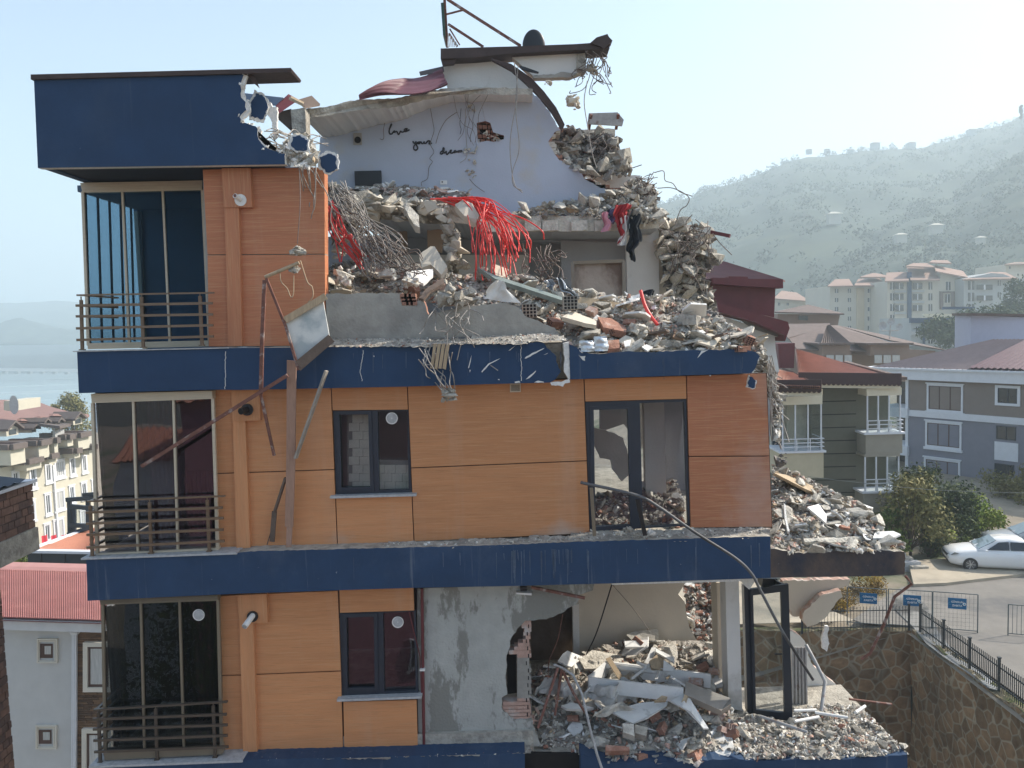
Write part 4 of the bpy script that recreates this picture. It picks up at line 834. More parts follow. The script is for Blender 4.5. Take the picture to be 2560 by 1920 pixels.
pl_e3 = cr(C5, [(1165, 350), (1280, 370), (1420, 410), (1560, 440), (1612, 480), (1610, 560), (1560, 590), (1660, 680), (1640, 750), (1560, 790), (1540, 860), (1620, 960), (1650, 1150), (1500, 1060), (1300, 1020), (1240, 1000), (1200, 800), (1165, 620)])
heap("masonry_rubble", pl_e3, 15.8, 16.6, 1100, .05, .32, ['conc', 'concl', 'beige', 'concd', 'brickp'], [6, 4, 4, 4, 1], "ragged stack of broken masonry at the collapsed end wall", base='concd', seed=14, bump=.3)
pl_e4 = cr(C5, [(1120, 1060), (1300, 1020), (1520, 1070), (1650, 1170), (1750, 1230), (1850, 1300), (1700, 1290), (1450, 1240), (1180, 1180)])
heap("rubble", pl_e4, 13.2, 14.6, 420, .05, .2, ['concd', 'concd', 'conc', 'black'], [5, 3, 3, 1], "blackish rubble under the collapsed end wall", base='concd', seed=15, bump=.15)
pl_f = cr(C4, [(430, 195), (700, 195), (1030, 200), (1240, 225), (1180, 330), (1290, 480), (1320, 700), (1330, 880), (1200, 860), (1230, 640), (1180, 560), (1170, 390), (1000, 380), (760, 360), (430, 360)])
heap("masonry_rubble", pl_f, 14.1, 14.4, 260, .06, .26, ['concl', 'conc', 'concl', 'beige'], [5, 4, 3, 3], "pale blocks and broken concrete along the attic slab edge", base='conc', seed=16, bump=.2, cell=10)
pl_g = cr(C4, [(165, 20), (260, 60), (430, 150), (430, 360), (520, 480), (380, 560), (250, 560), (200, 420), (180, 180)])
heap("masonry_rubble", pl_g, 13.4, 14.2, 240, .05, .22, ['concl', 'conc', 'white', 'concd'], [4, 5, 2, 3], "crumbled corner masonry beside the reddish wood-look wall", base='conc', seed=17, bump=.2)
pl_n = cr(A1, [(1690, 640), (1790, 690), (1840, 640), (1900, 600), (1990, 610), (2030, 680), (2050, 740), (2040, 830), (1960, 830), (1850, 800), (1830, 740), (1700, 690)])
heap("masonry_rubble", pl_n, B + .02, B + .35, 170, .03, .16, ['concl', 'conc', 'foam', 'timber'], [5, 4, 3, 1], "crumbled plaster and brick at the broken corner of the roof box", base='concl', seed=18, bump=.08, cell=7)
pl_s = cr(D8, [(432, 640), (440, 800), (500, 960), (560, 1000), (520, 1060), (520, 1300), (490, 1300), (470, 1000), (430, 980), (400, 800), (345, 800), (395, 690)])
heap("masonry_rubble", pl_s, 11.95, 12.3, 190, .03, .16, ['conc', 'concl', 'foam'], [5, 4, 3], "torn plaster and mortar down the broken edge of the building", base='conc', seed=19, bump=.08, cell=6)
# separate pieces
ch = [('block', 'concl'), ('block', 'conc')]
scatter("concrete_chunk", "concrete chunk", "concrete chunks in the lower room", pl_room, 11.7, 14.6, 60, .16, .42, ch, "grey concrete chunk in the open lower room", 31)
scatter("plaster_piece", "plaster piece", "plaster pieces in the lower room", pl_room, 11.7, 14.6, 34, .25, .62, [('sheet', 'white'), ('sheet', 'concl')], "flat broken piece of plaster in the open lower room", 32)
scatter("hollow_brick", "brick", "hollow bricks in the lower room", pl_room, 11.65, 14.4, 16, .16, .23, [('brick', 'brickp'), ('brick', 'brick')], "dusty hollow brick in the open lower room", 33)
scatter("concrete_chunk", "concrete chunk", "concrete chunks on the corner terrace", pl_ter, 11.65, 12.9, 38, .08, .24, ch, "pale concrete chunk on the sunlit corner terrace", 34, .03)
scatter("concrete_chunk", "concrete chunk", "concrete chunks on the collapsed wing", pl_w, 11.7, 14.3, 60, .13, .36, ch, "concrete chunk in the heap on the collapsed wing", 35)
scatter("plaster_piece", "plaster piece", "plaster pieces on the collapsed wing", pl_w, 11.6, 14.2, 22, .15, .4, [('sheet', 'white'), ('sheet', 'concl')], "flat plaster piece in the heap on the collapsed wing", 36)
scatter("concrete_chunk", "concrete chunk", "concrete chunks on the top storey", pl_a, 11.7, 14.3, 68, .15, .42, ch, "concrete chunk among the rubble of the top storey", 37)
scatter("plaster_piece", "plaster piece", "plaster pieces on the top storey", pl_a, 11.65, 14.2, 34, .2, .5, [('sheet', 'white'), ('sheet', 'concl'), ('sheet', 'beige')], "flat plaster piece among the rubble of the top storey", 38)
scatter("hollow_brick", "brick", "hollow bricks on the top storey", pl_a, 11.7, 14.2, 13, .17, .25, [('brick', 'brickp'), ('brick', 'brick')], "broken hollow brick among the rubble of the top storey", 39)
scatter("masonry_block", "block", "broken blocks at the end wall", pl_e3, 15.6, 16.4, 40, .25, .6, [('block', 'conc'), ('block', 'concl'), ('block', 'beige')], "broken block in the collapsed end wall", 40, .15)
scatter("concrete_chunk", "concrete chunk", "concrete chunks behind the gable", pl_e1, 15.5, 16.4, 26, .22, .5, [('block', 'conc'), ('block', 'concd')], "dark concrete chunk behind the torn gable end", 41, .1)
scatter("concrete_chunk", "concrete chunk", "concrete chunks along the attic floor", pl_e2, 14.9, 15.8, 34, .15, .42, ch, "grey concrete chunk on the attic floor edge", 42)
scatter("masonry_block", "block", "pale blocks of the attic slab edge", pl_f, 14.0, 14.3, 40, .25, .5, [('block', 'concl'), ('block', 'beige'), ('block', 'conc')], "pale block hanging at the broken attic slab edge", 43, .1)
scatter("roof_tile", "tile", "broken tiles under the attic wall", pl_at, 14.4, 15.4, 40, .12, .32, [('sheet', 'brickp'), ('sheet', 'white'), ('sheet', 'concd')], "broken tile at the foot of the blue-grey attic wall", 44, .02)
scatter("timber_plank", "plank", "planks on the top storey", [(1450, 800), (1900, 840), (1880, 870), (1500, 870)], 11.8, 12.8, 16, .35, .9, [('plank', 'timber'), ('plank', 'timberd')], "broken plank among the rubble of the top storey", 45)
scatter("timber_plank", "plank", "planks in the lower room", cr(D5, [(500, 1000), (1500, 800), (1700, 1200), (900, 1500)]), 11.9, 13.6, 12, .4, .9, [('plank', 'timber'), ('plank', 'white')], "broken plank in the open lower room", 46)
# single big pieces, each its own thing
def chunk(c, size, Y, m, label, seed, name="concrete_chunk", squash=.75, mm=None):
    r = random.Random(seed); mb = MB(); s = size * Y / F
    mb.hull(P(c[0], c[1], Y), (s, s * .8, s * squash), r, 0, Matrix.Rotation(r.uniform(-.3, .3), 3, 'Y'))
    for i in range(14): mb.hull(P(c[0] + r.uniform(-.35, .35) * size, c[1] + r.uniform(-.3, .3) * size * squash, Y - s * .25 * r.random()), s * r.uniform(.15, .4), r, 0)
    return mb.build(name, M[m], None, label, "concrete chunk")
chunk(C4(1250, 1010), 96, 11.85, 'conc', "largest grey concrete chunk resting on the plastered wall stump", 1, squash=.65)
chunk(C4(345, 830), 64, 12.2, 'concl', "big pale chunk behind the plastered wall stump, next to the reddish wall", 2, squash=.9)
chunk(C4(900, 880), 50, 12.3, 'concl', "round pale chunk beneath the tangle of grey rebar", 3)
chunk(C4(700, 830), 48, 12.5, 'concl', "pale chunk with a blue rag beside the rebar tangle", 4, squash=.9)
chunk(C5(1005, 1285), 58, 12.0, 'concl', "bright pointed chunk above the upper navy band", 5, squash=.7)
chunk(C4(300, 620), 44, 13.4, 'concl', "tall pale lump of masonry by the end of the reddish wall", 6, squash=1.7)
chunk(A1(1915, 1358), 46, 11.3, 'conc', "grey concrete lump dangling on a wire before the reddish wall", 7, squash=.75)
chunk(A1(1890, 1475), 36, 11.3, 'conc', "smaller concrete lump caught on the bent timber before the reddish wall", 8)
chunk(D2(1555, 440), 50, 11.4, 'conc', "rounded concrete lump hanging in wire below the upper navy band", 9, squash=.9)
chunk(B3(1078, 450), 40, 15.4, 'conc', "concrete slab piece hanging from the end of the top roof beam", 10, squash=1.0)
chunk(B3(960, 660), 44, 15.0, 'beige', "yellowish block dangling on rebar below the top roof beam", 11, squash=1.3)
chunk(B3(800, 535), 24, 15.0, 'beige', "small yellowish block stuck beside the fallen gutter", 12)
chunk(D5(1580, 1450), 58, 11.75, 'conc', "square-edged concrete chunk on the front edge of the open lower room", 13, squash=.7)
chunk(D3(1095, 1440), 30, 11.7, 'conc', "grey stone on the ledge before the balcony door", 14)
chunk(D3(1030, 1460), 24, 11.65, 'concl', "pale stone on the ledge, beside the grey stone before the door", 15)
chunk(D3(1268, 1452), 26, 11.65, 'foam', "white lump of foam on the ledge before the balcony door", 16)
chunk(D3(1165, 1470), 24, 11.65, 'conc', "small grey stone on the ledge under the door's middle post", 17)
chunk(D6(1020, 1480), 32, 11.75, 'conc', "brownish stone near the outer corner of the terrace", 18)
chunk(D7(800, 610), 52, 13.2, 'conc', "large grey boulder near the top of the heap on the collapsed wing", 19, squash=.8)
chunk(D7(560, 805), 44, 12.2, 'conc', "grey boulder low in the heap on the collapsed wing", 20, squash=.7)
chunk(E6(290, 1065), 36, 12.4, 'concd', "dark stone hanging by wire at the broken building edge", 21, squash=1.5)
chunk(E6(270, 450), 38, 12.3, 'conc', "mortar lump stuck to the broken building edge", 22, squash=1.0)
def slab(name, pts, m, label, cat, th=.05, jg=1.0, kind=None):
    mb = MB(); mb.prismw([P(*p) for p in (jag(pts, jg, 9, rr) if jg else pts)], (0, th * .6, -th), 0); return mb.build(name, M[m] if isinstance(m, str) else m, None, label, cat)
def sl3(fn, pts): return [(*fn(p[0], p[1]), p[2]) for p in pts]
slab("concrete_slab", sl3(C4, [(965, 660, 13.4), (1060, 588, 13.5), (1095, 590, 13.5), (1200, 760, 13.2), (1150, 830, 13.1), (1060, 740, 13.2), (985, 770, 13.2)]), 'beige', "tan square slab leaning at the foot of the broken block pillar", "slab", .08)
slab("concrete_slab", sl3(C4, [(835, 240, 13.9), (860, 220, 13.9), (960, 330, 13.9), (970, 430, 13.8), (930, 420, 13.8), (880, 340, 13.8)]), 'concl', "pale wedge of slab sticking up on the attic slab edge", "slab", .1)
slab("concrete_slab", sl3(C4, [(1265, 240, 13.9), (1330, 200, 13.9), (1410, 230, 13.9), (1470, 330, 13.7), (1440, 400, 13.7), (1340, 330, 13.7)]), 'beige', "tan slab piece under the red cables at the attic edge", "slab", .1)
slab("board", sl3(C4, [(850, 800, 12.7), (1080, 780, 13.0), (1080, 830, 12.8), (1000, 900, 12.4), (870, 850, 12.4)]), 'white', "white board lying beneath the grey rebar tangle", "board", .04)
slab("cabinet_board", sl3(C4, [(960, 1020, 11.9), (1040, 930, 12.1), (1170, 850, 12.3), (1170, 900, 12.2), (1060, 960, 12), (1000, 1030, 11.85)]), 'timberd', "brown bent board wedged against the largest grey chunk", "board", .04)
slab("wall_piece", sl3(C5, [(350, 1180, 11.9), (440, 1130, 12.2), (640, 1210, 12.2), (640, 1250, 11.95), (520, 1225, 11.85)]), 'beige', "large cream wall piece lying flat above the upper navy band", "wall piece", .06)
slab("roof_sheet_strip", sl3(C4, [(1450, 760, 13.2), (1600, 830, 13.0), (2180, 1020, 12.6), (2190, 1050, 12.5), (1600, 860, 12.9)]), mat("grey_green_metal", (.22, .26, .24), .45, .2, 4, spec=.5), "long grey-green metal channel slanting across the rubble", "metal channel", .07, 0)
slab("brick_block", sl3(C5, [(470, 1010, 12.9), (680, 1030, 12.9), (680, 1130, 12.8), (470, 1100, 12.8)]), 'timber', "shorter half of the broken straw-coloured panel box", "panel", .12, .4)
slab("brick_block", sl3(C5, [(680, 1035, 12.85), (940, 1080, 12.85), (940, 1150, 12.75), (680, 1135, 12.75)]), 'timber', "longer half of the broken straw-coloured panel box", "panel", .12, .4)
slab("timber_beam", sl3(C5, [(1030, 1180, 12.6), (1560, 1240, 12.5), (1560, 1280, 12.4), (1030, 1215, 12.5)]), 'maroon', "dark red beam lying in the rubble of the top storey", "beam", .06, 0)
slab("timber_board", sl3(C5, [(1140, 1270, 12.3), (1440, 1290, 12.3), (1460, 1340, 12.2), (1300, 1330, 12.1), (1150, 1290, 12.2)]), 'timber', "wide pale board half buried above the upper navy band", "board", .05, .3)
slab("cardboard_sheet", sl3(C5, [(1300, 1290, 12.1), (1390, 1310, 12.1), (1370, 1365, 11.9), (1280, 1350, 11.9)]), mat("brown_card", (.25, .16, .10), .85, .1, 3), "brown folded cardboard next to the wide pale board", "cardboard", .03, .3)
slab("timber_board", sl3(C5, [(1470, 1262, 12.3), (1680, 1290, 12.3), (1690, 1310, 12.2), (1475, 1280, 12.2)]), 'timber', "narrow orange board sloping toward the far corner", "board", .04, .2)
slab("wall_tile", sl3(C5, [(1460, 1300, 12.0), (1530, 1290, 12.1), (1580, 1330, 12.0), (1500, 1345, 11.9)]), 'white', "white square tile among the boards of the top storey", "tile", .02, .2)
slab("wall_tile", sl3(C5, [(870, 1385, 11.65), (930, 1370, 11.75), (920, 1420, 11.62), (880, 1430, 11.6)]), 'white', "white tile leaning on the chipped upper band", "tile", .02, .2)
slab("wall_tile", sl3(C5, [(1020, 1430, 11.6), (1060, 1410, 11.7), (1115, 1430, 11.65), (1070, 1465, 11.55)]), 'white', "pale tile lying at the lip of the chipped upper band", "tile", .02, .2)
slab("white_sheet", sl3(C5, [(875, 965, 13.2), (940, 1010, 13.1), (1005, 985, 13.1), (1000, 1050, 13.0), (930, 1060, 13.0)]), 'white', "white curved sheet under the black bag", "sheet", .02, .3)
for i, (x, y, lab) in enumerate(((420, 1065, "grey hollow block standing at the end of the metal channel"), (80, 1130, "tipped hollow block at the slope of the wall stump"))):
    mb = MB(); c0 = P(*C5(x, y), 12.2); mb.box(c0, (.22, .25, .2), 0)
    for a in range(4):
        for b in range(4): mb.box(c0 + Vector((-.08 + a * .052, -.128, -.075 + b * .05)), (.036, .01, .036), 1)
    mb.build("hollow_block", [M['conc'], M['dark']], None, lab, "block")
mb = MB()
for (x0, y0, x1, y1, Y) in ((500, 1380, 620, 1470, 11.6), (622, 1345, 735, 1465, 11.58)):
    a, b = C5(x0, y0), C5(x1, y1); mb = MB(); p0, p1 = P(*a, Y), P(*b, Y)
    mb.grid(lambda u, v: Vector((p0.x + (p1.x - p0.x) * (u + .08 * math.sin(v * 4)), Y + .05 * math.sin(u * 3.14) * -1 + .005 * math.sin(v * 14), p1.z + (p0.z - p1.z) * v * (.92 + .08 * math.sin(u * 5)))), 14, 14, 0); mb.grid(lambda u, v: Vector((p0.x + (p1.x - p0.x) * u, Y + .06, p1.z + (p0.z - p1.z) * v)), 2, 2, 0)
    mb.build("crumpled_duct", M['foil'], None, "crumpled grey metal duct piece beside the brick" if x0 > 600 else "smaller crumpled duct piece over the gap in the band", "duct piece")
slab("hollow_brick_red", sl3(C5, [(740, 1375, 11.62), (830, 1370, 11.75), (835, 1440, 11.65), (735, 1450, 11.58)]), 'brick', "red brick next to the crumpled duct on the band", "brick", .1, .4)
slab("brick_slab", sl3(C5, [(650, 1180, 12.2), (760, 1190, 12.3), (890, 1270, 12.2), (890, 1310, 12), (700, 1270, 12)]), 'brick', "red brick wall piece under the grey drape of plaster", "wall piece", .1, 1)
slab("brick_slab", sl3(C5, [(860, 1160, 12.5), (1020, 1150, 12.6), (1025, 1210, 12.4), (900, 1215, 12.4)]), 'brickp', "orange brick row beside the straw-coloured panel", "wall piece", .1, .6)
sp_ = slab("stained_door_board", sl3(C5, [(445, 730, 14.6), (865, 715, 14.6), (870, 1055, 14.4), (450, 1000, 14.4)]), 'rusted', "stained brown door panel standing at the back of the top storey", "door panel", .06, 0)
mb = MB(); q = [P(*p) for p in sl3(C5, [(440, 728, 14.55), (868, 712, 14.55), (872, 1060, 14.35), (446, 1005, 14.35)])]
for i in range(4): mb.beam(q[i], q[(i + 1) % 4], .06, .06)
mb.build("frame", M['aludark'], sp_)
# insulation foil, film, textiles
def cloth(name, c, m, label, cat, Y, amp=.05, fr=7, seed=0, th=.012):
    """c: four photo corners TL TR BR BL; folds run down the cloth"""
    r = random.Random(seed); q = [P(*p, Y) if len(p) == 2 else P(*p) for p in c]; ph = r.uniform(0, 6)
    def fn(off): return lambda u, v: (q[0].lerp(q[1], u)).lerp(q[3].lerp(q[2], u), v) + Vector((.03 * math.sin(v * 7 + ph), off - amp * math.sin(u * fr + ph + v) - amp * .5 * math.sin(u * fr * 2.3 + v * 5), amp * .35 * math.sin(v * 9 + u * 3)))
    mb = MB(); mb.grid(fn(0), 18, 18); mb.grid(fn(th), 18, 18); return mb.build(name, M[m], None, label, cat)
cloth("foil_sheet", cr(C5, [(260, 850), (370, 890), (505, 1000), (440, 1030)]) , 'foil', "shiny silver insulation foil crumpled in the rubble", "foil sheet", 12.9, .09, 11, 1)
cloth("foil_sheet", cr(C5, [(190, 890), (280, 870), (300, 970), (240, 950)]), 'foil', "smaller silver foil scrap behind the metal channel", "foil sheet", 13.0, .06, 9, 2)
cloth("white_towel", cr(C4, [(1590, 880), (1660, 885), (1800, 1060), (1500, 1030)]), 'whitecloth', "white cloth spread over the wall stump beneath the red cables", "cloth", 11.9, .04, 6, 3)
cloth("red_garment", cr(C5, [(780, 250), (925, 240), (905, 345), (800, 440)]), 'redcloth', "red garment hanging over the attic floor edge", "garment", 14.9, .06, 9, 4)
cloth("red_sleeve", cr(C5, [(835, 420), (870, 400), (862, 540), (830, 570)]), 'redcloth', "red sleeve hanging below the red garment", "garment", 14.85, .03, 5, 5)
cloth("white_garment", cr(C5, [(855, 350), (925, 330), (905, 570), (830, 585)]), 'whitecloth', "white garment hanging between the red and black ones", "garment", 14.88, .04, 6, 6)
cloth("black_garment", cr(C5, [(925, 280), (1010, 350), (1020, 540), (900, 560)]), 'blackcloth', "long black garment hanging over the attic floor edge", "garment", 14.84, .06, 8, 7)
cloth("black_sleeve", cr(C5, [(890, 540), (990, 540), (950, 720), (905, 680)]), 'blackcloth', "ragged black end hanging under the black garment", "garment", 14.8, .05, 7, 8)
M['purple'] = mat("purple_cloth", (.10, .085, .16), .9)
cloth("purple_rag", cr(C5, [(735, 285), (790, 280), (785, 400), (745, 360)]), 'purple', "small purple rag next to the red garment", "rag", 14.9, .04, 6, 9)
cloth("pink_rag", cr(C5, [(700, 300), (745, 310), (765, 450), (690, 470)]), 'pinkcloth', "pink translucent rag hanging beside the red garment", "rag", 14.88, .04, 6, 10)
cloth("black_bag", cr(C5, [(1020, 975), (1130, 960), (1135, 1090), (990, 1110)]), 'blackcloth', "black plastic bag lying under the white wall of the top storey", "bag", 13.4, .09, 8, 11)
cloth("plastic_film", cr(D5, [(700, 1040), (1060, 960), (1110, 1110), (720, 1120)]), 'film', "crumpled clear plastic film in the middle of the lower room", "plastic film", 12.7, .13, 9, 12)
cloth("plastic_film", cr(D5, [(310, 980), (560, 940), (680, 1040), (330, 1060)]), 'film', "dusty plastic film behind the bent steel trestle", "plastic film", 13.1, .12, 8, 13)
cloth("foam_mat", cr(D5, [(760, 1190), (1000, 1140), (1100, 1170), (780, 1240)]), 'concl', "grey rolled mat at the front of the lower room", "mat", 12.2, .06, 5, 14)
# lower room: furniture remains
def board(fn, pts, m, name, label, cat, th=.04): return slab(name, sl3(fn, pts), m, label, cat, th, 0)
board(D5, [(870, 820, 13.6), (1310, 875, 13.4), (1310, 895, 13.4), (865, 848, 13.6)], 'white', "bed_rail", "white long rail at the back of the overturned bed frame", "bed rail", .04)
mb = MB()
for a, b in (((735, 945, 12.9), (875, 822, 13.7)), ((875, 822, 13.7), (1695, 925, 13.2)), ((735, 950, 12.85), (1480, 1035, 12.5))): mb.beam(P(*D5(a[0], a[1] + 30), a[2]), P(*D5(b[0], b[1] + 30), b[2]), .04, .24)
mb.build("broken_bed", M['white'], None, "white wooden bed frame lying broken in the lower room", "bed frame")
board(D5, [(1500, 960, 12.7), (1850, 1090, 12.5), (1860, 1140, 12.3), (1780, 1190, 12.25), (1490, 1060, 12.4)], mat("dusty_board", (.30, .27, .235), .85, .15, 3), "wardrobe_board", "grey wardrobe side tipped over next to the white column", "wardrobe panel", .12)
board(D5, [(660, 785, 14.0), (760, 710, 14.3), (960, 745, 14.2), (1060, 820, 13.9), (850, 855, 13.7), (700, 860, 13.8)], 'concl', "plaster_slab", "big flat slab of plaster at the back of the lower room", "slab", .07)
board(D5, [(1015, 640, 14.2), (1200, 630, 14.3), (1195, 685, 14.2), (1020, 685, 14.1)], 'white', "white_shelf", "white shelf board standing under the beige wall", "shelf board")
board(D5, [(1030, 590, 14.6), (1100, 560, 14.7), (1280, 545, 14.7), (1290, 660, 14.6), (1200, 660, 14.5), (1080, 640, 14.5)], 'plaster', "grey_board", "grey board leaning on the beige wall", "board")
board(D5, [(1175, 810, 13.6), (1230, 690, 13.9), (1265, 690, 13.9), (1225, 830, 13.5)], 'white', "white_board", "narrow white board standing on end in the lower room", "board")
board(D5, [(1260, 695, 13.8), (1410, 770, 13.6), (1410, 810, 13.5), (1265, 725, 13.7)], 'white', "white_board", "white slanting board touching the narrow upright board", "board")
board(D5, [(1210, 800, 13.5), (1270, 745, 13.6), (1325, 790, 13.5), (1320, 870, 13.4), (1230, 855, 13.4)], 'timber', "wooden_board", "brown wooden panel between two white boards", "board", .05)
board(D5, [(1325, 790, 13.45), (1410, 850, 13.4), (1410, 880, 13.35), (1320, 872, 13.35)], 'white', "white_sheet", "small white panel beside the brown wooden panel", "board")
board(D5, [(1115, 795, 13.5), (1200, 830, 13.4), (1200, 845, 13.4), (1110, 810, 13.5)], 'white', "white_batten", "short white batten below the upright board", "batten")
board(D5, [(900, 1195, 12.3), (1130, 1130, 12.5), (1360, 1105, 12.6), (1350, 1150, 12.45), (1190, 1250, 12.1), (1080, 1290, 12.0)], 'white', "white_sheet", "large creased white panel at the front of the lower room", "board", .03)
board(D5, [(1370, 1110, 12.4), (1510, 1050, 12.5), (1560, 1140, 12.3), (1680, 1330, 12.0), (1640, 1330, 12.0), (1540, 1200, 12.1), (1470, 1160, 12.2)], 'white', "white_sheet", "torn white strip of panel beside the tipped wardrobe side", "board", .03)
board(D5, [(1450, 1160, 12.25), (1490, 1060, 12.4), (1520, 1070, 12.4), (1490, 1180, 12.2)], 'timber', "wooden_strip", "orange-brown strip of torn veneer by the white panel", "veneer strip")
board(D5, [(1250, 1115, 12.3), (1310, 1070, 12.4), (1355, 1080, 12.4), (1340, 1110, 12.3)], 'timber', "wooden_strip", "curled orange veneer on the large white panel", "veneer strip")
board(D5, [(515, 1150, 12.4), (600, 1125, 12.5), (770, 1165, 12.4), (710, 1180, 12.3), (560, 1175, 12.3)], 'white', "chair_shell", "white curved chair shell beside the trestle", "chair shell", .05)
board(D5, [(1000, 1290, 11.9), (1090, 1295, 11.9), (1095, 1390, 11.8), (1005, 1360, 11.8)], 'concl', "grooved_block", "grooved grey block standing under the white panel", "block", .12)
board(D5, [(1100, 1300, 11.95), (1200, 1320, 11.95), (1185, 1390, 11.85), (1100, 1365, 11.85)], 'conc', "grooved_block", "grooved grey block lying against the standing one", "block", .12)
board(D5, [(865, 1460, 11.68), (1055, 1475, 11.7), (1055, 1505, 11.65), (865, 1510, 11.62)], 'brick', "brick_row", "pair of orange bricks at the front lip of the lower room", "bricks", .1)
mb = MB(); c0 = P(*D5(535, 690), 16.5)
for dx in (-.12, .12):
    for dy in (-.12, .12): mb.beam(c0 + Vector((dx, dy, -.2)), c0 + Vector((dx, dy, .12)), .03, .03)
mb.box(c0 + Vector((0, 0, .13)), (.3, .3, .03)); 
for k in (-.1, 0): mb.box(c0 + Vector((0, -.13, k)), (.26, .02, .03))
mb.build("plastic_stool", M['pvc'], None, "small white crate-like stool in the dark doorway", "stool")
# bent steel trestle in the lower room
mb = MB()
for pts, r_ in (([(490, 850, 11.9), (330, 1330, 11.6)], .022), ([(520, 860, 12.1), (465, 1225, 12.0)], .022), ([(530, 880, 12.0), (610, 1050, 12.0), (700, 1200, 12.0)], .022), ([(460, 828, 11.9), (520, 850, 12.0), (610, 910, 11.9), (680, 1060, 11.7), (750, 1360, 11.5), (800, 1540, 11.45), (838, 1650, 11.4)], .02)):
    mb.tube([P(*D5(p[0], p[1]), p[2]) for p in pts], r_, 7, 0 if r_ > .021 else 1)
mb.build("bent_trestle", [M['rust'], M['steel']], None, "bent steel trestle leaning out of the open lower room", "trestle")
# hanging cracked wall remnants above the terrace
def remnant(fn, pts, Y, label, m='beige'):
    mb = MB(); mb.prism(jag(cr(fn, pts), 2, 8, rr), Y, .15, 0, 1); mb.build("wall_remnant", [M[m], M['brickp']], None, label, "wall piece", "cracked beige wall pieces above the terrace")
remnant(D6, [(305, 165), (838, 152), (828, 205), (700, 240), (620, 262), (560, 320), (490, 360), (440, 445), (385, 445), (355, 380)], 14.2, "upper beige wall remnant still under the brown band")
remnant(D6, [(630, 270), (765, 240), (780, 290), (750, 310), (690, 390), (650, 450), (560, 512), (500, 530), (460, 480), (478, 400), (560, 330)], 14.0, "cracked beige wall remnant hanging lower, shaped like a tongue")
remnant(D6, [(355, 560), (430, 590), (480, 640), (520, 780), (560, 850), (650, 920), (740, 1000), (800, 1080), (820, 1160), (500, 1150), (380, 1140)], 14.0, "low beige wall remnant with a stepped broken edge behind the terrace", 'wallwhite')
mb = MB()
for i in range(9): mb.prism(cr(D6, [(378 + i * 13, 690 + (i % 2) * 4), (390 + i * 13, 690), (392 + i * 14, 1140), (380 + i * 14, 1142)]), 13.3 + .03 * (i % 2), .03)
mb.build("corrugated_sheet", M['steel'], None, "grey corrugated sheet standing behind the terrace door", "metal sheet")
mb = MB(); mb.prism(cr(D6, [(150, 145), (265, 150), (258, 235), (190, 245), (140, 215)]), 12.9, .25); mb.prism(cr(D6, [(255, 165), (345, 205), (355, 240), (260, 225)]), 12.8, .1); mb.build("roller_shutter_box", M['black'], None, "black torn shutter box above the terrace door", "shutter box")
mb = MB(); mb.prism(jag(cr(D6, [(640, 520), (670, 525), (660, 600), (675, 660), (655, 725), (620, 700), (615, 620)]), 1.5, 6, rr), 13.6, .05); mb.build("insulation_scrap", M['foam'], None, "scrap of pale insulation dangling beneath the tongue-shaped wall piece", "scrap")
# right heap boards
board(D7, [(500, 655, 12.1), (590, 632, 12.3), (655, 720, 12.1), (650, 782, 11.9)], 'white', "white_board", "white pointed board on the heap of the collapsed wing", "board", .03)
board(D7, [(235, 385, 13.4), (330, 400, 13.8), (620, 520, 13.6), (560, 545, 13.3), (480, 510, 13.2)], 'timber', "wooden_board", "long straw-coloured board on the crest of the collapsed wing heap", "board", .05)
board(D7, [(850, 605, 13.6), (880, 610, 13.6), (1022, 660, 13.5), (1010, 668, 13.4), (870, 630, 13.5)], 'white', "white_batten", "thin white batten at the top of the collapsed wing heap", "batten")
mb = MB()
for a, b in (((870, 640, 13.4), (980, 690, 13.1)), ((980, 690, 13.1), (1110, 890, 12.4)), ((960, 690, 13.3), (1050, 800, 12.8)), ((835, 580, 13.4), (890, 700, 13.0))): mb.beam(P(*D7(a[0], a[1]), a[2]), P(*D7(b[0], b[1]), b[2]), .07, .05)
mb.build("broken_casement", M['timber'], None, "broken wooden window frame at the outer slope of the heap", "window frame")
board(D7, [(750, 800, 12.1), (830, 790, 12.2), (840, 825, 12.0), (780, 815, 12.0)], 'brick', "roof_tile", "orange tile low on the collapsed wing heap", "tile")
board(D7, [(470, 905, 11.8), (1050, 880, 12.0), (1265, 930, 12.1), (1270, 960, 12.0), (900, 935, 11.8), (480, 930, 11.75)], 'concl', "concrete_strip", "long split strip of screed along the edge of the collapsed wing", "screed strip", .05)
board(D7, [(315, 625, 11.9), (328, 640, 11.9), (340, 760, 11.8), (362, 850, 11.7), (345, 845, 11.7), (322, 740, 11.8)], 'foam', "plastic_strip", "bent white plastic strip hanging on the collapsed wing heap", "strip")
# TV board at the attic wall
mb = MB(); mb.prism(cr(B2, [(838, 1100), (1010, 1096), (1012, 1190), (842, 1192)]), WY - .12, .06); mb.build("black_screen", M['black'], None, "black rectangular screen standing at the foot of the attic wall", "screen")
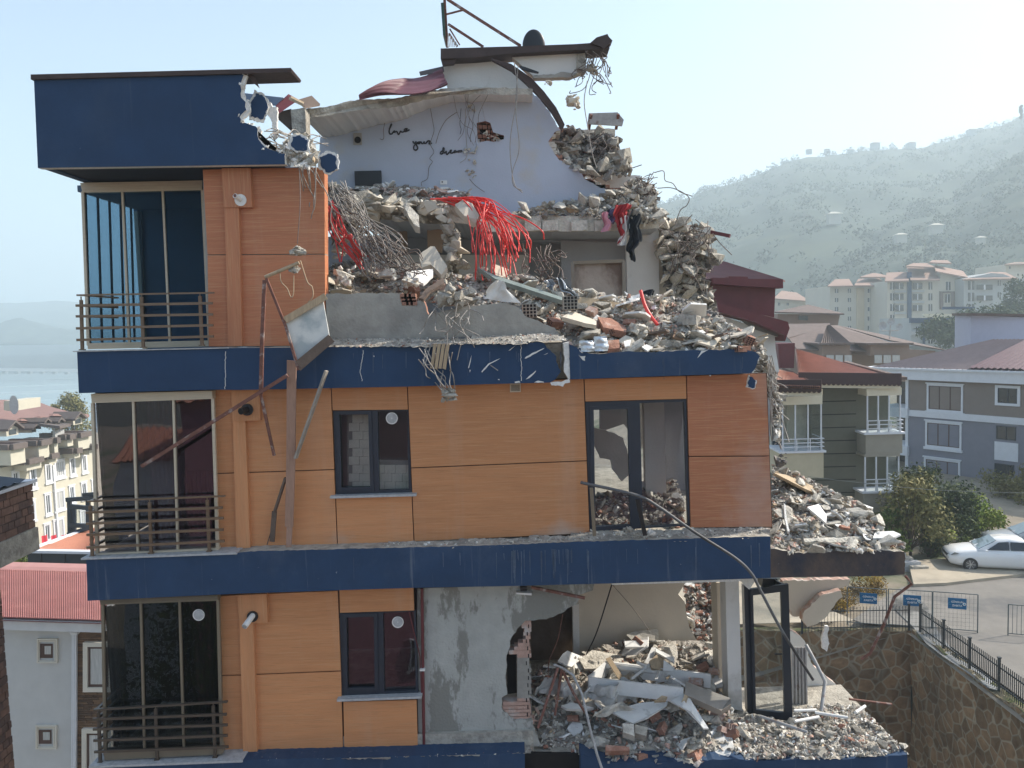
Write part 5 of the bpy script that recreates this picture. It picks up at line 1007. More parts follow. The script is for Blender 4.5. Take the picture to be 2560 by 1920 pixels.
# things hanging before the facade
mb = MB(); q = sl3(E5, [(345, 958, 11.35), (770, 690, 11.45), (845, 1112, 11.4), (480, 1392, 11.3)]); mb.prismw([P(*p) for p in q], (0, .03, 0), 0)
o = mb.build("hanging_board", mat("mouldy_white_board", (.62, .62, .58), .7, .06, 3, col2=(.36, .40, .40), m2=(.42, .6), s2=2.5), None, "dirty white board in a bent frame hanging off the upper floor", "board")
mb = MB()
for a, b, w_ in (((335, 925), (806, 648), .12), ): mb.beam(P(*E5(*a), 11.33), P(*E5(*b), 11.43), .06, w_ * .8, 0)
mb.build("frame_timber", M['timber'], o); mb = MB(); mb.beam(P(*E5(490, 1440), 11.28), P(*E5(870, 1130), 11.38), .08, .13); mb.beam(P(*E5(500, 1490), 11.28), P(*E5(800, 1230), 11.36), .06, .05); mb.build("frame_timber", M['timberd'], o)
mb = MB(); mb.beam(P(*E5(118, 440), 11.3), P(*E5(345, 1000), 11.3), .035, .035); mb.beam(P(*E5(345, 1000), 11.3), P(*E5(492, 1500), 11.27), .035, .035); mb.build("frame_bar", M['rust'], o)
mb = MB(); mb.tube([P(*E5(105, 428), 11.3), P(*E5(300, 345), 11.28), P(*E5(498, 262), 11.26)], .026, 7); mb.build("splintered_stick", M['timber'], None, "splintered pale stick under the dangling concrete lumps", "stick")
mb = MB(); mb.beam(P(*E5(100, 462), 11.32), P(*D2(165, 0), 11.3), .05, .04); mb.beam(P(*D2(165, 0), 11.3), P(*D2(155, 430), 11.35), .05, .04); mb.beam(P(*D2(153, 430), 11.35), P(*D2(253, 885), 11.5), .04, .03); mb.build("steel_bar", M['rust'], None, "long thin steel bar hanging bent beside the dirty white board", "steel bar")
mb = MB(); mb.prism([(*D2(347, 180), 11.4), (*D2(415, 185), 11.4), (*D2(408, 900), 11.6), (*D2(392, 1415), 11.75), (*D2(332, 1412), 11.75), (*D2(343, 900), 11.6)], 0, .03); mb.prism(cr(D2, [(345, 1400), (387, 1400), (377, 1582), (340, 1582)]), 11.76, .03); mb.build("wooden_plank", mat("pinkish_plank", (.36, .22, .16), .75, .15, 3, .15, 30, stretch=(9, 9, 1)), None, "wide upright plank leaning on the facade beside the middle window", "plank")
mb = MB(); mb.beam(P(*D2(640, 258), 11.4), P(*D2(412, 905), 11.55), .075, .03); mb.build("wooden_batten", mat("grey_batten", (.33, .29, .25), .8, .3, 4, .2, 20), None, "grey weathered batten crossing behind the wide upright plank", "batten")
mb = MB(); mb.beam(P(*D2(338, 1050), 11.68), P(*D2(255, 1310), 11.75), .05, .03); mb.beam(P(*D2(255, 1300), 11.75), P(*D2(238, 1522), 11.8), .07, .03); mb.tube([P(*D2(232, 1440), 11.8), P(*D2(200, 1545), 11.8)], .008, 5); mb.build("broken_batten", M['timberd'], None, "dark splintered batten end low beside the wide upright plank", "batten")
mb = MB(); mb.beam(P(*D2(352, 290), 11.35), P(*L8(1225, 710), 11.25), .05, .05); mb.build("steel_pole", M['rust'], None, "long reddish steel pole slanting down across the balcony glazing", "pole")
mb = MB(); mb.tube(bez([P(*D3(745, 1085), 11.35), P(*D3(1000, 1140), 11.35), P(*D3(1190, 1190), 11.3), P(*D3(1330, 1270), 11.3), P(*D3(1600, 1460), 11.25), P(*D3(1890, 1645), 11.25), P(*D6(60, 110), 11.25), P(*D6(130, 240), 11.3), P(*D6(300, 560), 11.5), P(*D6(545, 945), 11.8)], 6), .022, 10)
mb.build("metal_pipe", mat("dark_galvanised", (.13, .13, .135), .55, .35, 4, spec=.5, stretch=(1, 1, 1), col2=(.05, .048, .05), m2=(.4, .6), s2=.7), None, "long bent metal pipe fallen across the balcony door and floor band", "pipe")
mb = MB(); mb.beam(P(*D3(1165, 1210), 11.55), P(*D3(1222, 1475), 11.62), .06, .04); mb.build("steel_post", M['black'], None, "dark steel post leaning at the middle of the balcony door", "post"); mb = MB(); mb.beam(P(*D3(825, 1125), 11.6), P(*D3(848, 1480), 11.66), .05, .03); mb.build("wooden_post", M['aludark'], None, "thin brown post upright before the balcony door", "post")
mb = MB(); mb.tube([P(*D6(490, 670), 12.6), P(*D6(560, 800), 12.4), P(*D6(640, 960), 12.3), P(*D6(610, 1195), 12.1)], .03, 8); mb.build("metal_pipe", M['steel'], None, "grey bent pipe standing at the back of the terrace", "pipe")
mb = MB(); mb.tube([P(*D6(1275, 1 * 125), 13.0), P(*D6(1325, 190), 13.0), P(*D6(1190, 290), 13.0), P(*D6(1100, 520), 13.0), P(*D6(995, 740), 13.0), P(*D6(925, 785), 13.0)], .025, 7); mb.build("steel_rod", M['rust'], None, "rusty bent rod dangling from the end of the brown balcony band", "rod")
mb = MB(); mb.tube([P(*D6(830, 1098), 13.2), P(*D6(1168, 1140), 13.2)], .02, 7); mb.build("steel_rod", M['rust'], None, "straight rod sticking out past the terrace over the pit", "rod")
for i, (pts, lab) in enumerate((([(395, 1190), (570, 1185)], "white pipe lying at the back of the terrace"), ([(400, 1275), (590, 1240)], "white pipe lying in front of the terrace door"), ([(560, 1205), (820, 1245)], "white pipe lying across the middle of the terrace"), ([(880, 1205), (955, 1155)], "short white pipe end at the outer edge of the terrace"), ([(130, 1235), (500, 1360)], "grey door track lying below the terrace door"))):
    mb = MB(); mb.tube([PG(*D6(*pts[0]), ZL + .12), PG(*D6(*pts[1]), ZL + .10)], .025, 8); mb.build("plastic_pipe", M['pvc'] if i < 4 else M['steel'], None, lab, "pipe")
mb = MB(); mb.beam(P(*C5(1600, 470), 16.0), P(*C5(1760, 503), 15.8), .07, .07); mb.build("steel_tube", M['maroon'], None, "dark red steel tube sticking out of the collapsed end wall", "steel tube")
mb = MB(); mb.tube(bez([P(*C5(1010, 960), 12.6), P(*C5(1045, 1080), 12.5), P(*C5(1100, 1180), 12.4), P(*C5(1155, 1250), 12.2)], 6), .028, 8); mb.build("red_hose", M['cable'], None, "short red hose standing out of the rubble under the black bag", "hose")
# wooden slat rack hanging on the band
mb = MB()
for i in range(4): mb.prism(cr(C4, [(1085 + i * 35, 1405), (1112 + i * 36, 1402), (1080 + i * 36, 1615 + (i % 2) * 8), (1057 + i * 34, 1612)]), 11.5, .02, 0)
for a, b in (((1030, 1400), (995, 1590)), ((1030, 1408), (1220, 1402)), ((998, 1570), (1060, 1585)), ((1065, 1405), (1010, 1590)), ((1030, 1460), (1070, 1540))): mb.tube([P(*C4(*a), 11.53), P(*C4(*b), 11.53)], .009, 5, 1)
mb.build("slatted_rack", [M['timber'], M['steel']], None, "small slatted wooden folding rack hanging on the upper navy band", "folding rack")
# =====================================================================  WIRES, REBAR, RED CABLES
def wire(name, pts, r_, m, label, cat, group=None, n=6, k=5):
    mb = MB(); mb.tube(bez(pts, n), r_, k); return mb.build(name, M[m], None, label, cat, group)
rw_ = random.Random(77)
for i in range(40):                                    # the red fan
    x0 = rw_.uniform(1040, 1420); y0 = 178 + (x0 - 1040) * .02 + rw_.uniform(-6, 26)
    e = rw_.random()
    if e < .32: xe = rw_.uniform(1400, 1640); ye = rw_.uniform(640, 880)
    elif e < .6: xe = rw_.uniform(1640, 1790); ye = rw_.uniform(560, 850)
    else: xe = rw_.uniform(1790, 2010); ye = rw_.uniform(450, 700) + (60 if xe < 1900 else -40)
    mx = max(x0 + 60, 1330 + rw_.uniform(-40, 230)); my = 188 + rw_.uniform(-6, 90)
    p = [P(*C4(x0, y0), 14.3), P(*C4(mx, my), 14.0 + rw_.uniform(-.15, .15)), P(*C4(mx + (xe - mx) * .62, my + (ye - my) * .33 + rw_.uniform(-35, 35)), 13.6 + rw_.uniform(-.3, .3)), P(*C4(xe - (xe - mx) * .08 + rw_.uniform(-26, 26), my + (ye - my) * .72), 13.4 + rw_.uniform(-.3, .2)), P(*C4(xe, ye), 13.3 + rw_.uniform(-.3, .2))]
    wire("red_cable", p, rw_.choice((.008, .010, .0115, .012)), 'cable', "red cable fanning over the broken attic slab edge", "cable", "red cables fanning over the attic edge", 5, 6)
for i in range(12):
    a, b = rw_.uniform(175, 240), rw_.uniform(180, 260)
    p = [P(*C4(a, b), 13.4), P(*C4(a + 50 + rw_.uniform(-30, 40), 330 + rw_.uniform(-40, 40)), 13.2), P(*C4(a + 80 + rw_.uniform(-60, 90), 480), 13.0), P(*C4(rw_.choice((240, 300, 420, 480, 500, 580)) + rw_.uniform(-20, 20), rw_.uniform(560, 790)), 12.9)]
    wire("red_cable", p, .0115, 'cable', "red cable hanging beside the end of the reddish wall", "cable", "red cables beside the reddish wall", 5, 6)
mb = MB(); mb.tube([P(*C4(380, 500), 12.95), P(*C4(440, 590), 12.9), P(*C4(498, 670), 12.85)], .05, 8, r2=.03); mb.build("red_conduit", M['cable'], None, "thick red conduit bundle among the grey rebar", "conduit")
def rebar_set(n, fa, fb, Ya, Yb_, wob, m, label, group, r_=.008, seed=1, mids=3):
    r = random.Random(seed)
    for i in range(n):
        a, b = fa(r), fb(r); pts = [P(*a, Ya + r.uniform(-.15, .15))]
        for k in range(1, mids + 1):
            t = k / (mids + 1); sag = math.sin(t * 3.14) * wob * .4
            pts.append(P(a[0] + (b[0] - a[0]) * t + r.uniform(-wob, wob), a[1] + (b[1] - a[1]) * t + r.uniform(-wob, wob) + sag, Ya + (Yb_ - Ya) * t + r.uniform(-.25, .25)))
        pts.append(P(*b, Yb_ + r.uniform(-.15, .15)))
        wire("bent_rebar", pts, r_, m, label, "rebar", group, 5, 5)
rebar_set(38, lambda r: C4(r.uniform(165, 420), r.uniform(20, 200)), lambda r: C4(r.uniform(520, 920), r.uniform(560, 900)), 13.6, 12.5, 24, 'rebarl', "dusty rebar sweeping down past the reddish wall", "rebar sweeping down beside the reddish wall", seed=3)
rebar_set(30, lambda r: C4(r.uniform(480, 700), r.uniform(380, 640)), lambda r: C4(r.uniform(560, 1040), r.uniform(620, 860)), 12.9, 12.5, 22, 'rebar', "dark rebar twisted in the tangle over the pale chunks", "rebar tangle over the pale chunks", seed=4)
rebar_set(26, lambda r: B3(r.uniform(1000, 1250), r.uniform(850, 1000)), lambda r: B3(r.uniform(1050, 1280), r.uniform(880, 1050)), 15.9, 15.9, 18, 'rebar', "dark rebar knotted behind the torn gable end", "rebar behind the gable end", seed=5)
rebar_set(24, lambda r: C5(r.uniform(1170, 1600), r.uniform(360, 560)), lambda r: C5(r.uniform(1180, 1640), r.uniform(500, 1000)), 15.7, 15.5, 22, 'rebar', "rebar hanging in the collapsed end wall", "rebar in the collapsed end wall", seed=6)
rebar_set(22, lambda r: B3(r.uniform(1330, 1500), r.uniform(1140, 1300)), lambda r: B3(r.uniform(1350, 1540), r.uniform(1100, 1330)), 15.6, 15.5, 12, 'rebar', "rebar bristling on the crest of the attic rubble ridge", "rebar on the attic rubble ridge", seed=7)
rebar_set(20, lambda r: B3(r.uniform(1040, 1150), r.uniform(320, 400)), lambda r: B3(r.uniform(940, 1230), r.uniform(400, 620)), 15.4, 15.4, 20, 'rebar', "rebar hooking out of the top roof beam", "rebar at the end of the top roof beam", seed=8)
rebar_set(18, lambda r: D8(r.uniform(430, 470), r.uniform(680, 900)), lambda r: D8(r.uniform(450, 590), r.uniform(800, 1350)), 12.1, 12.1, 10, 'rebarl', "wire hanging down the broken edge of the building", "wires down the broken building edge", seed=9)
rebar_set(10, lambda r: A1(r.uniform(1900, 2040), r.uniform(780, 850)), lambda r: A1(r.uniform(1900, 2200), r.uniform(860, 1300)), 11.6, 12.3, 10, 'rebarl', "wire trailing from the broken corner of the roof box", "wires from the roof box corner", seed=10)
rebar_set(10, lambda r: A1(r.uniform(1690, 1800), r.uniform(560, 640)), lambda r: A1(r.uniform(1850, 2120), r.uniform(560, 720)), 11.7, 12.6, 14, 'rebarl', "wire curling out of the torn roof box", "wires curling out of the roof box", seed=11)
rebar_set(12, lambda r: C4(r.uniform(1080, 1400), r.uniform(1060, 1130)), lambda r: C4(r.uniform(860, 1650), r.uniform(1180, 1640)), 11.75, 11.5, 16, 'rebarl', "wire dangling over the plastered wall stump", "wires over the wall stump", seed=12)
rebar_set(8, lambda r: C4(r.uniform(900, 1260), r.uniform(1400, 1600)), lambda r: D2(r.uniform(1480, 1600), r.uniform(380, 480)), 11.5, 11.4, 10, 'rebarl', "wire holding the rounded concrete lump below the band", "wires holding the rounded lump", seed=13)
rebar_set(6, lambda r: B2(r.uniform(1450, 1700), r.uniform(590, 630)), lambda r: B2(r.uniform(1480, 1700), r.uniform(700, 950)), 15.1, 15.55, 12, 'rebar', "thin wire hanging in front of the blue-grey attic wall", "wires in front of the attic wall", r_=.004, seed=14)
rebar_set(22, lambda r: C5(r.uniform(0, 260), r.uniform(560, 900)), lambda r: C5(r.uniform(60, 420), r.uniform(640, 950)), 13.6, 13.2, 18, 'rebar', "dark wire knotted at the back of the top storey", "wires at the back of the top storey", seed=15)
EE = lambda pts: [P(*E2(x, y), WY - .06) for x, y in pts]
for pts, m_, lab in (([(175, -60), (165, 120), (130, 300), (135, 440), (110, 478), (65, 460)], 'rebar', "hooked grey wire beside the word love on the attic wall"),
    ([(940, -60), (990, 220), (1000, 340), (940, 550), (1000, 690), (930, 800), (975, 860), (915, 960), (890, 1150), (790, 1210), (790, 1275)], 'rebar', "long wavy wire passing the word your on the attic wall"),
    ([(1400, 0), (1220, 130), (1110, 310), (1060, 450), (1035, 545)], 'rebar', "slanting wire touching the word your"),
    ([(1470, -60), (1450, 200), (1470, 300), (1452, 385)], 'black', "short thick dark wire above the word dream"),
    ([(1545, -60), (1555, 400), (1570, 760), (1450, 880)], 'rebarl', "pale wire running past the word dream"),
    ([(1600, 80), (1675, 230), (1630, 420), (1635, 520)], 'rebar', "kinked wire over the plaster scabs"),
    ([(1615, 1160), (1740, 1290), (1880, 1385)], 'rebar', "taut wire running down the attic wall to the red cables")):
    wire("hanging_wire", EE(pts), .006, m_, lab, "wire", "single wires on the attic wall")
for pts, Y_, lab in (([(580, 400), (600, 600), (560, 850), (555, 1000), (580, 1180), (635, 1240)], 15.2, "long looping wire hanging before the attic wall"), ([(605, 420), (590, 700), (612, 950), (570, 1100), (575, 1190), (630, 1225)], 15.2, "second strand of the looping wire before the attic wall"), ([(1050, 520), (1030, 650), (1050, 800), (1080, 980), (1110, 1080)], 15.2, "pale wire hanging from the roof beam onto the gable rubble"),
    ([(1340, 1080), (1400, 1060)], 15.6, "straight wire end at the cream wall"), ([(1480, 1110), (1540, 1100), (1550, 1160), (1600, 1180), (1640, 1230), (1725, 1262)], 15.5, "long wire arching over the hillside skyline"), ([(1500, 1210), (1600, 1210), (1700, 1265), (1690, 1320), (1650, 1350), (1618, 1435)], 15.5, "hooked wire against the hazy hill"), ([(1725, 1380), (1690, 1420), (1685, 1450)], 15.6, "short wire standing on the collapsed end wall"), ([(1855, 1500), (1900, 1560), (1980, 1640)], 15.8, "wire drooping under the dark red steel tube")):
    wire("hanging_wire", [P(*B3(x, y), Y_) for x, y in pts], .009, 'rebarl' if Y_ == 15.2 else 'rebar', lab, "wire", "single wires above the ruin")
wire("hanging_wire", [P(*A1(1925, 830), 11.5), P(*A1(1930, 1050), 11.3), P(*A1(1912, 1310), 11.3)], .006, 'rebar', "thin wire carrying the concrete lump before the reddish wall", "wire", "single wires before the facade")
wire("hanging_wire", [P(*E5(510, 235), 11.28), P(*E5(590, 480), 11.3), P(*E5(645, 540), 11.32), P(*E5(655, 650), 11.35), P(*E5(600, 720), 11.38)], .008, 'timber', "pinkish wire bowed over the dirty white board", "wire", "single wires before the facade")
wire("hanging_wire", [P(*E5(275, 370), 11.28), P(*E5(290, 480), 11.3), P(*E5(360, 560), 11.3), P(*E5(400, 655), 11.3), P(*E5(430, 620), 11.3), P(*E5(435, 410), 11.28)], .007, 'timber', "hooked wire under the smaller dangling lump", "wire", "single wires before the facade")
wire("hanging_wire", [P(*D5(915, 195), 12.6), P(*D5(800, 560), 13.2), P(*D5(715, 745), 13.6)], .012, 'black', "black cable hanging into the lower room", "cable", "cables in the lower room")
wire("hanging_wire", [P(*D5(920, 195), 12.6), P(*D5(1080, 380), 13.6), P(*D5(1205, 550), 14.4)], .006, 'rebar', "thin grey cord slanting over the beige wall", "cord", "cables in the lower room")
wire("hanging_wire", [P(*D5(525, 430), 12.4), P(*D5(490, 620), 12.4), P(*D5(420, 800), 12.5), P(*D5(410, 940), 12.6)], .007, 'rust', "thin reddish wire hanging across the dark doorway", "wire", "cables in the lower room")
# =====================================================================  TERRAIN, SEA, HILLS, ROAD
GZ = 33.0
def cells(name, x0, x1, y0, y1, nx, ny, fz, m, skip=None, kind="structure", lab=None):
    mb = MB(); ids = {}
    for j in range(ny):
        for i in range(nx):
            cx, cyy = x0 + (i + .5) * (x1 - x0) / nx, y0 + (j + .5) * (y1 - y0) / ny
            if skip and skip(cx, cyy): continue
            q = []
            for a, b in ((i, j), (i + 1, j), (i + 1, j + 1), (i, j + 1)):
                if (a, b) not in ids:
                    x, y = x0 + a * (x1 - x0) / nx, y0 + b * (y1 - y0) / ny; ids[(a, b)] = len(mb.v); mb.v.append(Vector((x, y, fz(x, y))))
                q.append(ids[(a, b)])
            mb.f.append(q); mb.m.append(0); mb.sm.append(True)
    return mb.build(name, m, None, lab, None, None, kind)
def sm(a, b, t): t = min(1, max(0, (t - a) / (b - a))); return t * t * (3 - 2 * t)
def gz(x, y):
    near = GZ
    if y > 90: near -= sm(90, 260, y) * 5
    left = 24 - sm(40, 140, y) * 8 - sm(140, 420, y) * 25
    z = left + (near - left) * sm(-14, 2, x)
    if y < 4: z = min(z, 27)
    return z + sm(300, 900, y) * sm(100, 500, x) * 25 - sm(420, 700, y) * sm(60, -60, x) * 8
pitx0, pitx1, pity1 = -18, 14.6, 29.6
M['ground'] = mat("dry_ground", (.27, .23, .175), .95, .25, .6, .3, 6, col2=(.10, .12, .06), m2=(.52, .62), s2=.12)
M['asphalt'] = mat("asphalt", (.20, .185, .165), .9, .14, .8, .15, 40, col2=(.13, .125, .12), m2=(.52, .66), s2=.35)
M['pave'] = mat("sandy_pavement", (.40, .345, .265), .95, .15, .9, .2, 30, col2=(.28, .25, .20), m2=(.5, .66), s2=.5)
gx0, gx1, gy0, gy1, gn, gm = -18 - 32.6 * 40, 14.6 + 32.6 * 60, 29.6 - 5 * 40, 29.6 + 5 * 260, 101, 300
cells("ground", gx0, gx1, gy0, gy1, gn, gm, gz, M['ground'], skip=lambda x, y: pitx0 < x < pitx1 and -4 < y < pity1)
mb = MB(); mb.aabb((pitx0, -40, 20), (pitx1, pity1, 20.02)); mb.build("pit_floor", M['dirt'], None, kind="structure")
sea = MB(); sea.add([(-9000, 150, -4.5), (6000, 150, -4.5), (6000, 9000, -4.5), (-9000, 9000, -4.5)], [(0, 1, 2, 3)])
def sea_extra(m, n, L, tc, out, b): return layer(n, L, tc, out, (.30, .36, .37), 1.0, (.002, .012, 1), .5, .62)
sea.build("sea", mat("calm_sea", (.20, .28, .30), .22, .06, .01, .25, .6, spec=.5, extra=sea_extra), None, kind="structure")
# hills: profiles traced along the skyline, standing at real distances
M['hill'] = mat("wooded_hill", (.034, .052, .038), 1, .3, .035, 0, col2=(.060, .075, .045), m2=(.52, .66), s2=.018, detail2=8)
def hill(name, ridge, foot, Yr, Yf, lump, nu=130, nv=46, seed=0, m='hill'):
    xs = [p[0] for p in ridge]
    def ev(pl, x):
        for a, b in zip(pl, pl[1:]):
            if a[0] <= x <= b[0]: return a[1] + (b[1] - a[1]) * (x - a[0]) / (b[0] - a[0])
        return pl[-1][1]
    def fn(u, v):
        x = xs[0] + (xs[-1] - xs[0]) * u
        top, bot = P(x, ev(ridge, x), Yr), P(x, ev(foot, x), Yf)
        if v <= .8:
            t = v / .8; p = bot.lerp(top, t); p.z = bot.z + (top.z - bot.z) * (t ** .92)
        else:
            t = (v - .8) / .2; p = top + Vector((top.x * .3 * t, Yr * .35 * t, -(top.z - bot.z) * t * .9))
        k = noise.noise(Vector((p.x * .012, p.y * .012, seed))) * lump * 2.2 + noise.noise(Vector((p.x * .05, p.y * .05, seed + 3))) * lump
        return p + Vector((0, 0, k * min(1, v * 4) * (.35 if .72 < v < .86 else 1)))
    mb = MB(); mb.grid(fn, nu, nv); o = mb.build(name, M[m], None, kind="structure"); return fn
ridge = [(1150, 640), (1400, 590)] + cr(C6, [(-60, 770), (70, 765), (150, 705), (300, 672), (420, 640), (560, 585), (690, 520), (800, 492), (950, 490), (1200, 455), (1420, 440), (1550, 440), (1700, 405), (1810, 372), (1900, 325), (2000, 300), (2120, 268), (2180, 228), (2212, 205)]) + [(2700, 190), (3000, 110), (3400, 40)]
foot = [(1150, 790), (2000, 775), (2600, 760), (3400, 740)]
hf1 = hill("hills", ridge, foot, 1050, 420, 5, seed=2)
ridge2 = [(1750, 800)] + cr(C6, [(900, 1230), (1050, 1120), (1250, 960), (1500, 840), (1760, 745), (1900, 640), (2050, 530), (2130, 470), (2212, 430)]) + [(2650, 330), (2900, 230), (3400, 150)]
hf2 = hill("hills", ridge2, [(1750, 805), (2600, 780), (3400, 770)], 640, 330, 4, seed=5)
# far shore across the bay
r3 = [(-900, 800), (-400, 770), (0, 758), (60, 757), (130, 752), (200, 757), (300, 780), (500, 800), (800, 815), (1100, 818), (1300, 817), (1600, 806)]
hill("coastal_hills", r3, [(-900, 878), (1600, 838)], 2300, 1600, 6, nv=20, seed=8)
r4 = [(-900, 850), (-300, 830), (0, 806), (30, 800), (90, 802), (130, 812), (200, 822), (400, 835), (900, 835)]
hill("coastal_hills", r4, [(-900, 888), (0, 857), (200, 862), (900, 850)], 1450, 1250, 5, nv=16, seed=9)
# canopy on the hills: leaf clumps along the slope and the skyline
def leaf_ball(mb, c, r, n, r_, ls, m=0, squash=.8):
    for _ in range(n):
        d = Vector((r_.gauss(0, 1), r_.gauss(0, 1), r_.gauss(0, 1))).normalized() * (r * r_.uniform(.55, 1.0)); d.z *= squash
        p = c + d; a = Vector((r_.gauss(0, 1), r_.gauss(0, 1), r_.gauss(0, 1))).normalized(); u = a.orthogonal().normalized() * ls * r_.uniform(.6, 1.3); w_ = a.cross(u).normalized() * ls * r_.uniform(.5, 1.1)
        mb.add([p - u, p + w_ * .6, p + u, p - w_ * .6], [(0, 1, 2, 3)], m)
M['leaf_far'] = mat("far_foliage", (.040, .058, .038), 1, .3, .05, col2=(.062, .078, .045), m2=(.5, .62), s2=.03)
rr4 = random.Random(4); mb = MB(); mb2 = MB()
for i in range(1500):
    u, v = rr4.random(), rr4.random() ** .7 * .77
    p = hf1(u, v); s = rr4.uniform(3, 8); leaf_ball(mb, p + Vector((0, 0, s * .2)), s, 34, rr4, s * .21, 0)
for i in range(260):
    u = rr4.random(); p = hf1(u, rr4.uniform(.775, .805)); s = rr4.choice((2, 3, 4, 6)) * rr4.uniform(.7, 1.2); leaf_ball(mb, p + Vector((0, 0, s * .35)), s, 60, rr4, s * .2, 0)
for i in range(1300):
    u, v = rr4.random(), rr4.random() * .81
    p = hf2(u, v); s = rr4.uniform(2.5, 6); leaf_ball(mb, p + Vector((0, 0, s * .2)), s, 34, rr4, s * .21, 0)
mb.build("woods", M['leaf_far'], None, "hazy woods covering the hillsides above the town", "woods", None, "stuff")
# road, pavement, kerb, wet patch
def flat(name, pts, z, m, dz=.0, thick=.02, kind="structure", lab=None, cat=None):
    mb = MB(); q = []
    for p_ in pts:
        if len(p_) == 3: q.append(Vector((p_[0], p_[1], gz(p_[0], p_[1]) + dz))); continue
        x, y = p_; zz = z
        for _ in range(6): p = PG(x, y, zz); zz = gz(p.x, p.y) + dz
        q.append(Vector((p.x, p.y, zz)))
    mb.prismw(q[::-1], (0, 0, -thick)); return mb.build(name, M[m] if isinstance(m, str) else m, None, lab, cat, None, kind)
flat("pavement", [(4.0, 30.75, 0), (5.5, 37, 0), (10.5, 37, 0), (13.2, 30.75, 0)], GZ, 'pave', .06)
road = cr(D6, [(860, 470), (1100, 300), (1250, 210), (1330, 205), (1600, 190), (1850, 160), (2212, 120)]) + [(2900, 1440), (60, 22, 0), (45, 12, 0), (15.4, 12, 0), (15.4, 29.95, 0), (13.3, 30.4, 0)]
flat("road", road, GZ, 'asphalt', .09, .03)
flat("pavement", cr(D6, [(1300, 20), (1340, 190), (1600, 180), (1850, 150), (2212, 108)]) + [(2900, 1425), (2900, 1360), (2300, 1400)], GZ, 'pave', .22, .2)
kb = []
for a, b in zip(cr(D6, [(1335, 195), (1600, 182), (1850, 152), (2212, 110)]) + [(2900, 1428)], cr(D6, [(1600, 182), (1850, 152), (2212, 110)]) + [(2900, 1428)]):
    pass
M['wet'] = mat("wet_road", (.30, .29, .27), .16, .1, 2, .25, 9, spec=.8, col2=(.12, .115, .11), m2=(.5, .6), s2=.6)
flat("puddle", cr(D6, [(1190, 260), (1260, 225), (1400, 300), (1440, 360), (1490, 420), (1530, 560), (1640, 700), (1940, 940), (2060, 1040), (1930, 1010), (1740, 870), (1570, 760), (1440, 660), (1320, 510), (1190, 390), (1170, 310)]), GZ, 'wet', .125, .02, "structure")
# stone retaining walls round the pit
def stone_extra(m, n, L, tc, out, b):
    vo = n.new("ShaderNodeTexVoronoi"); vo.feature = 'DISTANCE_TO_EDGE'; vo.inputs["Scale"].default_value = 2.3; L.new(tc.outputs["Object"], vo.inputs["Vector"])
    mr = n.new("ShaderNodeMapRange"); L.new(vo.outputs["Distance"], mr.inputs[0]); mr.inputs[1].default_value = .04; mr.inputs[2].default_value = .09; mr.inputs[3].default_value = 1; mr.inputs[4].default_value = 0
    mx = n.new("ShaderNodeMix"); mx.data_type = 'RGBA'; L.new(mr.outputs[0], mx.inputs[0]); L.new(out, mx.inputs[6]); mx.inputs[7].default_value = (.42, .33, .22, 1)
    v2 = n.new("ShaderNodeTexVoronoi"); v2.inputs["Scale"].default_value = 2.3; L.new(tc.outputs["Object"], v2.inputs["Vector"])
    m2 = n.new("ShaderNodeMix"); m2.data_type = 'RGBA'; m2.blend_type = 'MULTIPLY'; m2.inputs[0].default_value = .6; bw_ = n.new("ShaderNodeRGBToBW"); L.new(v2.outputs["Color"], bw_.inputs[0]); L.new(mx.outputs[2], m2.inputs[6]); L.new(bw_.outputs[0], m2.inputs[7])
    bp = n.new("ShaderNodeBump"); bp.inputs["Strength"].default_value = .9; bp.inputs["Distance"].default_value = .08; L.new(vo.outputs["Distance"], bp.inputs["Height"]); L.new(bp.outputs[0], b.inputs["Normal"])
    return layer(n, L, tc, m2.outputs[2], (.09, .07, .05), 1, (.5, .5, .16), .5, .75, amount=.6)
M['stonewall'] = mat("rubble_stone_wall", (.33, .20, .105), .95, .3, 3, extra=stone_extra)
def lumpy_wall(name, a, b, z0, z1, th, lab, seed):
    a, b = Vector(a), Vector(b); d = b - a; nrm = Vector((-d.y, d.x, 0)).normalized(); mb = MB(); L_ = d.length
    nu, nv = int(L_ / .35), int((z1 - z0) / .35)
    mb.grid(lambda u, v: a + d * u + Vector((0, 0, (z1 - z0) * v)) + nrm * (noise.noise(Vector((u * L_ * 1.3, v * 12, seed))) * .12) + Vector((0, 0, z0 - a.z)) + (Vector((0, 0, noise.noise(Vector((u * L_ * .9, 3, seed))) * .12)) if v == 1 else Vector()), nu, nv, 0, False)
    mb.grid(lambda u, v: a + d * u + Vector((0, 0, z1 - a.z + noise.noise(Vector((u * L_ * .9, 3 + v * 2, seed))) * .12 + noise.noise(Vector((u * L_ * 4, v * 3, seed))) * .08 * (v > 0))) - nrm * th * v + nrm * (noise.noise(Vector((u * L_ * 1.3, 12, seed))) * .12 * (1 - v)), nu * 2, 4, 1, False)
    mb.grid(lambda u, v: a + d * u - nrm * th + Vector((0, 0, z0 - a.z + (z1 - z0) * v)), nu, 2, 0)
    return mb.build(name, [M['stonewall'], mat("mossy_coping", (.17, .145, .095), 1, .4, 2, .5, 14, col2=(.10, .11, .045), m2=(.5, .6), s2=1.5)], None, lab, "stone wall")
lumpy_wall("retaining_wall", (14.75, 29.5, 20), (3.0, 30.4, 20), 20, GZ + .1, .3, "dark stone retaining wall at the back of the pit under the low railing", 3)
lumpy_wall("retaining_wall", (14.9, -4, 20), (14.75, 29.5, 20), 20, GZ + .12, .42, "long dark stone retaining wall below the black picket fence", 4)
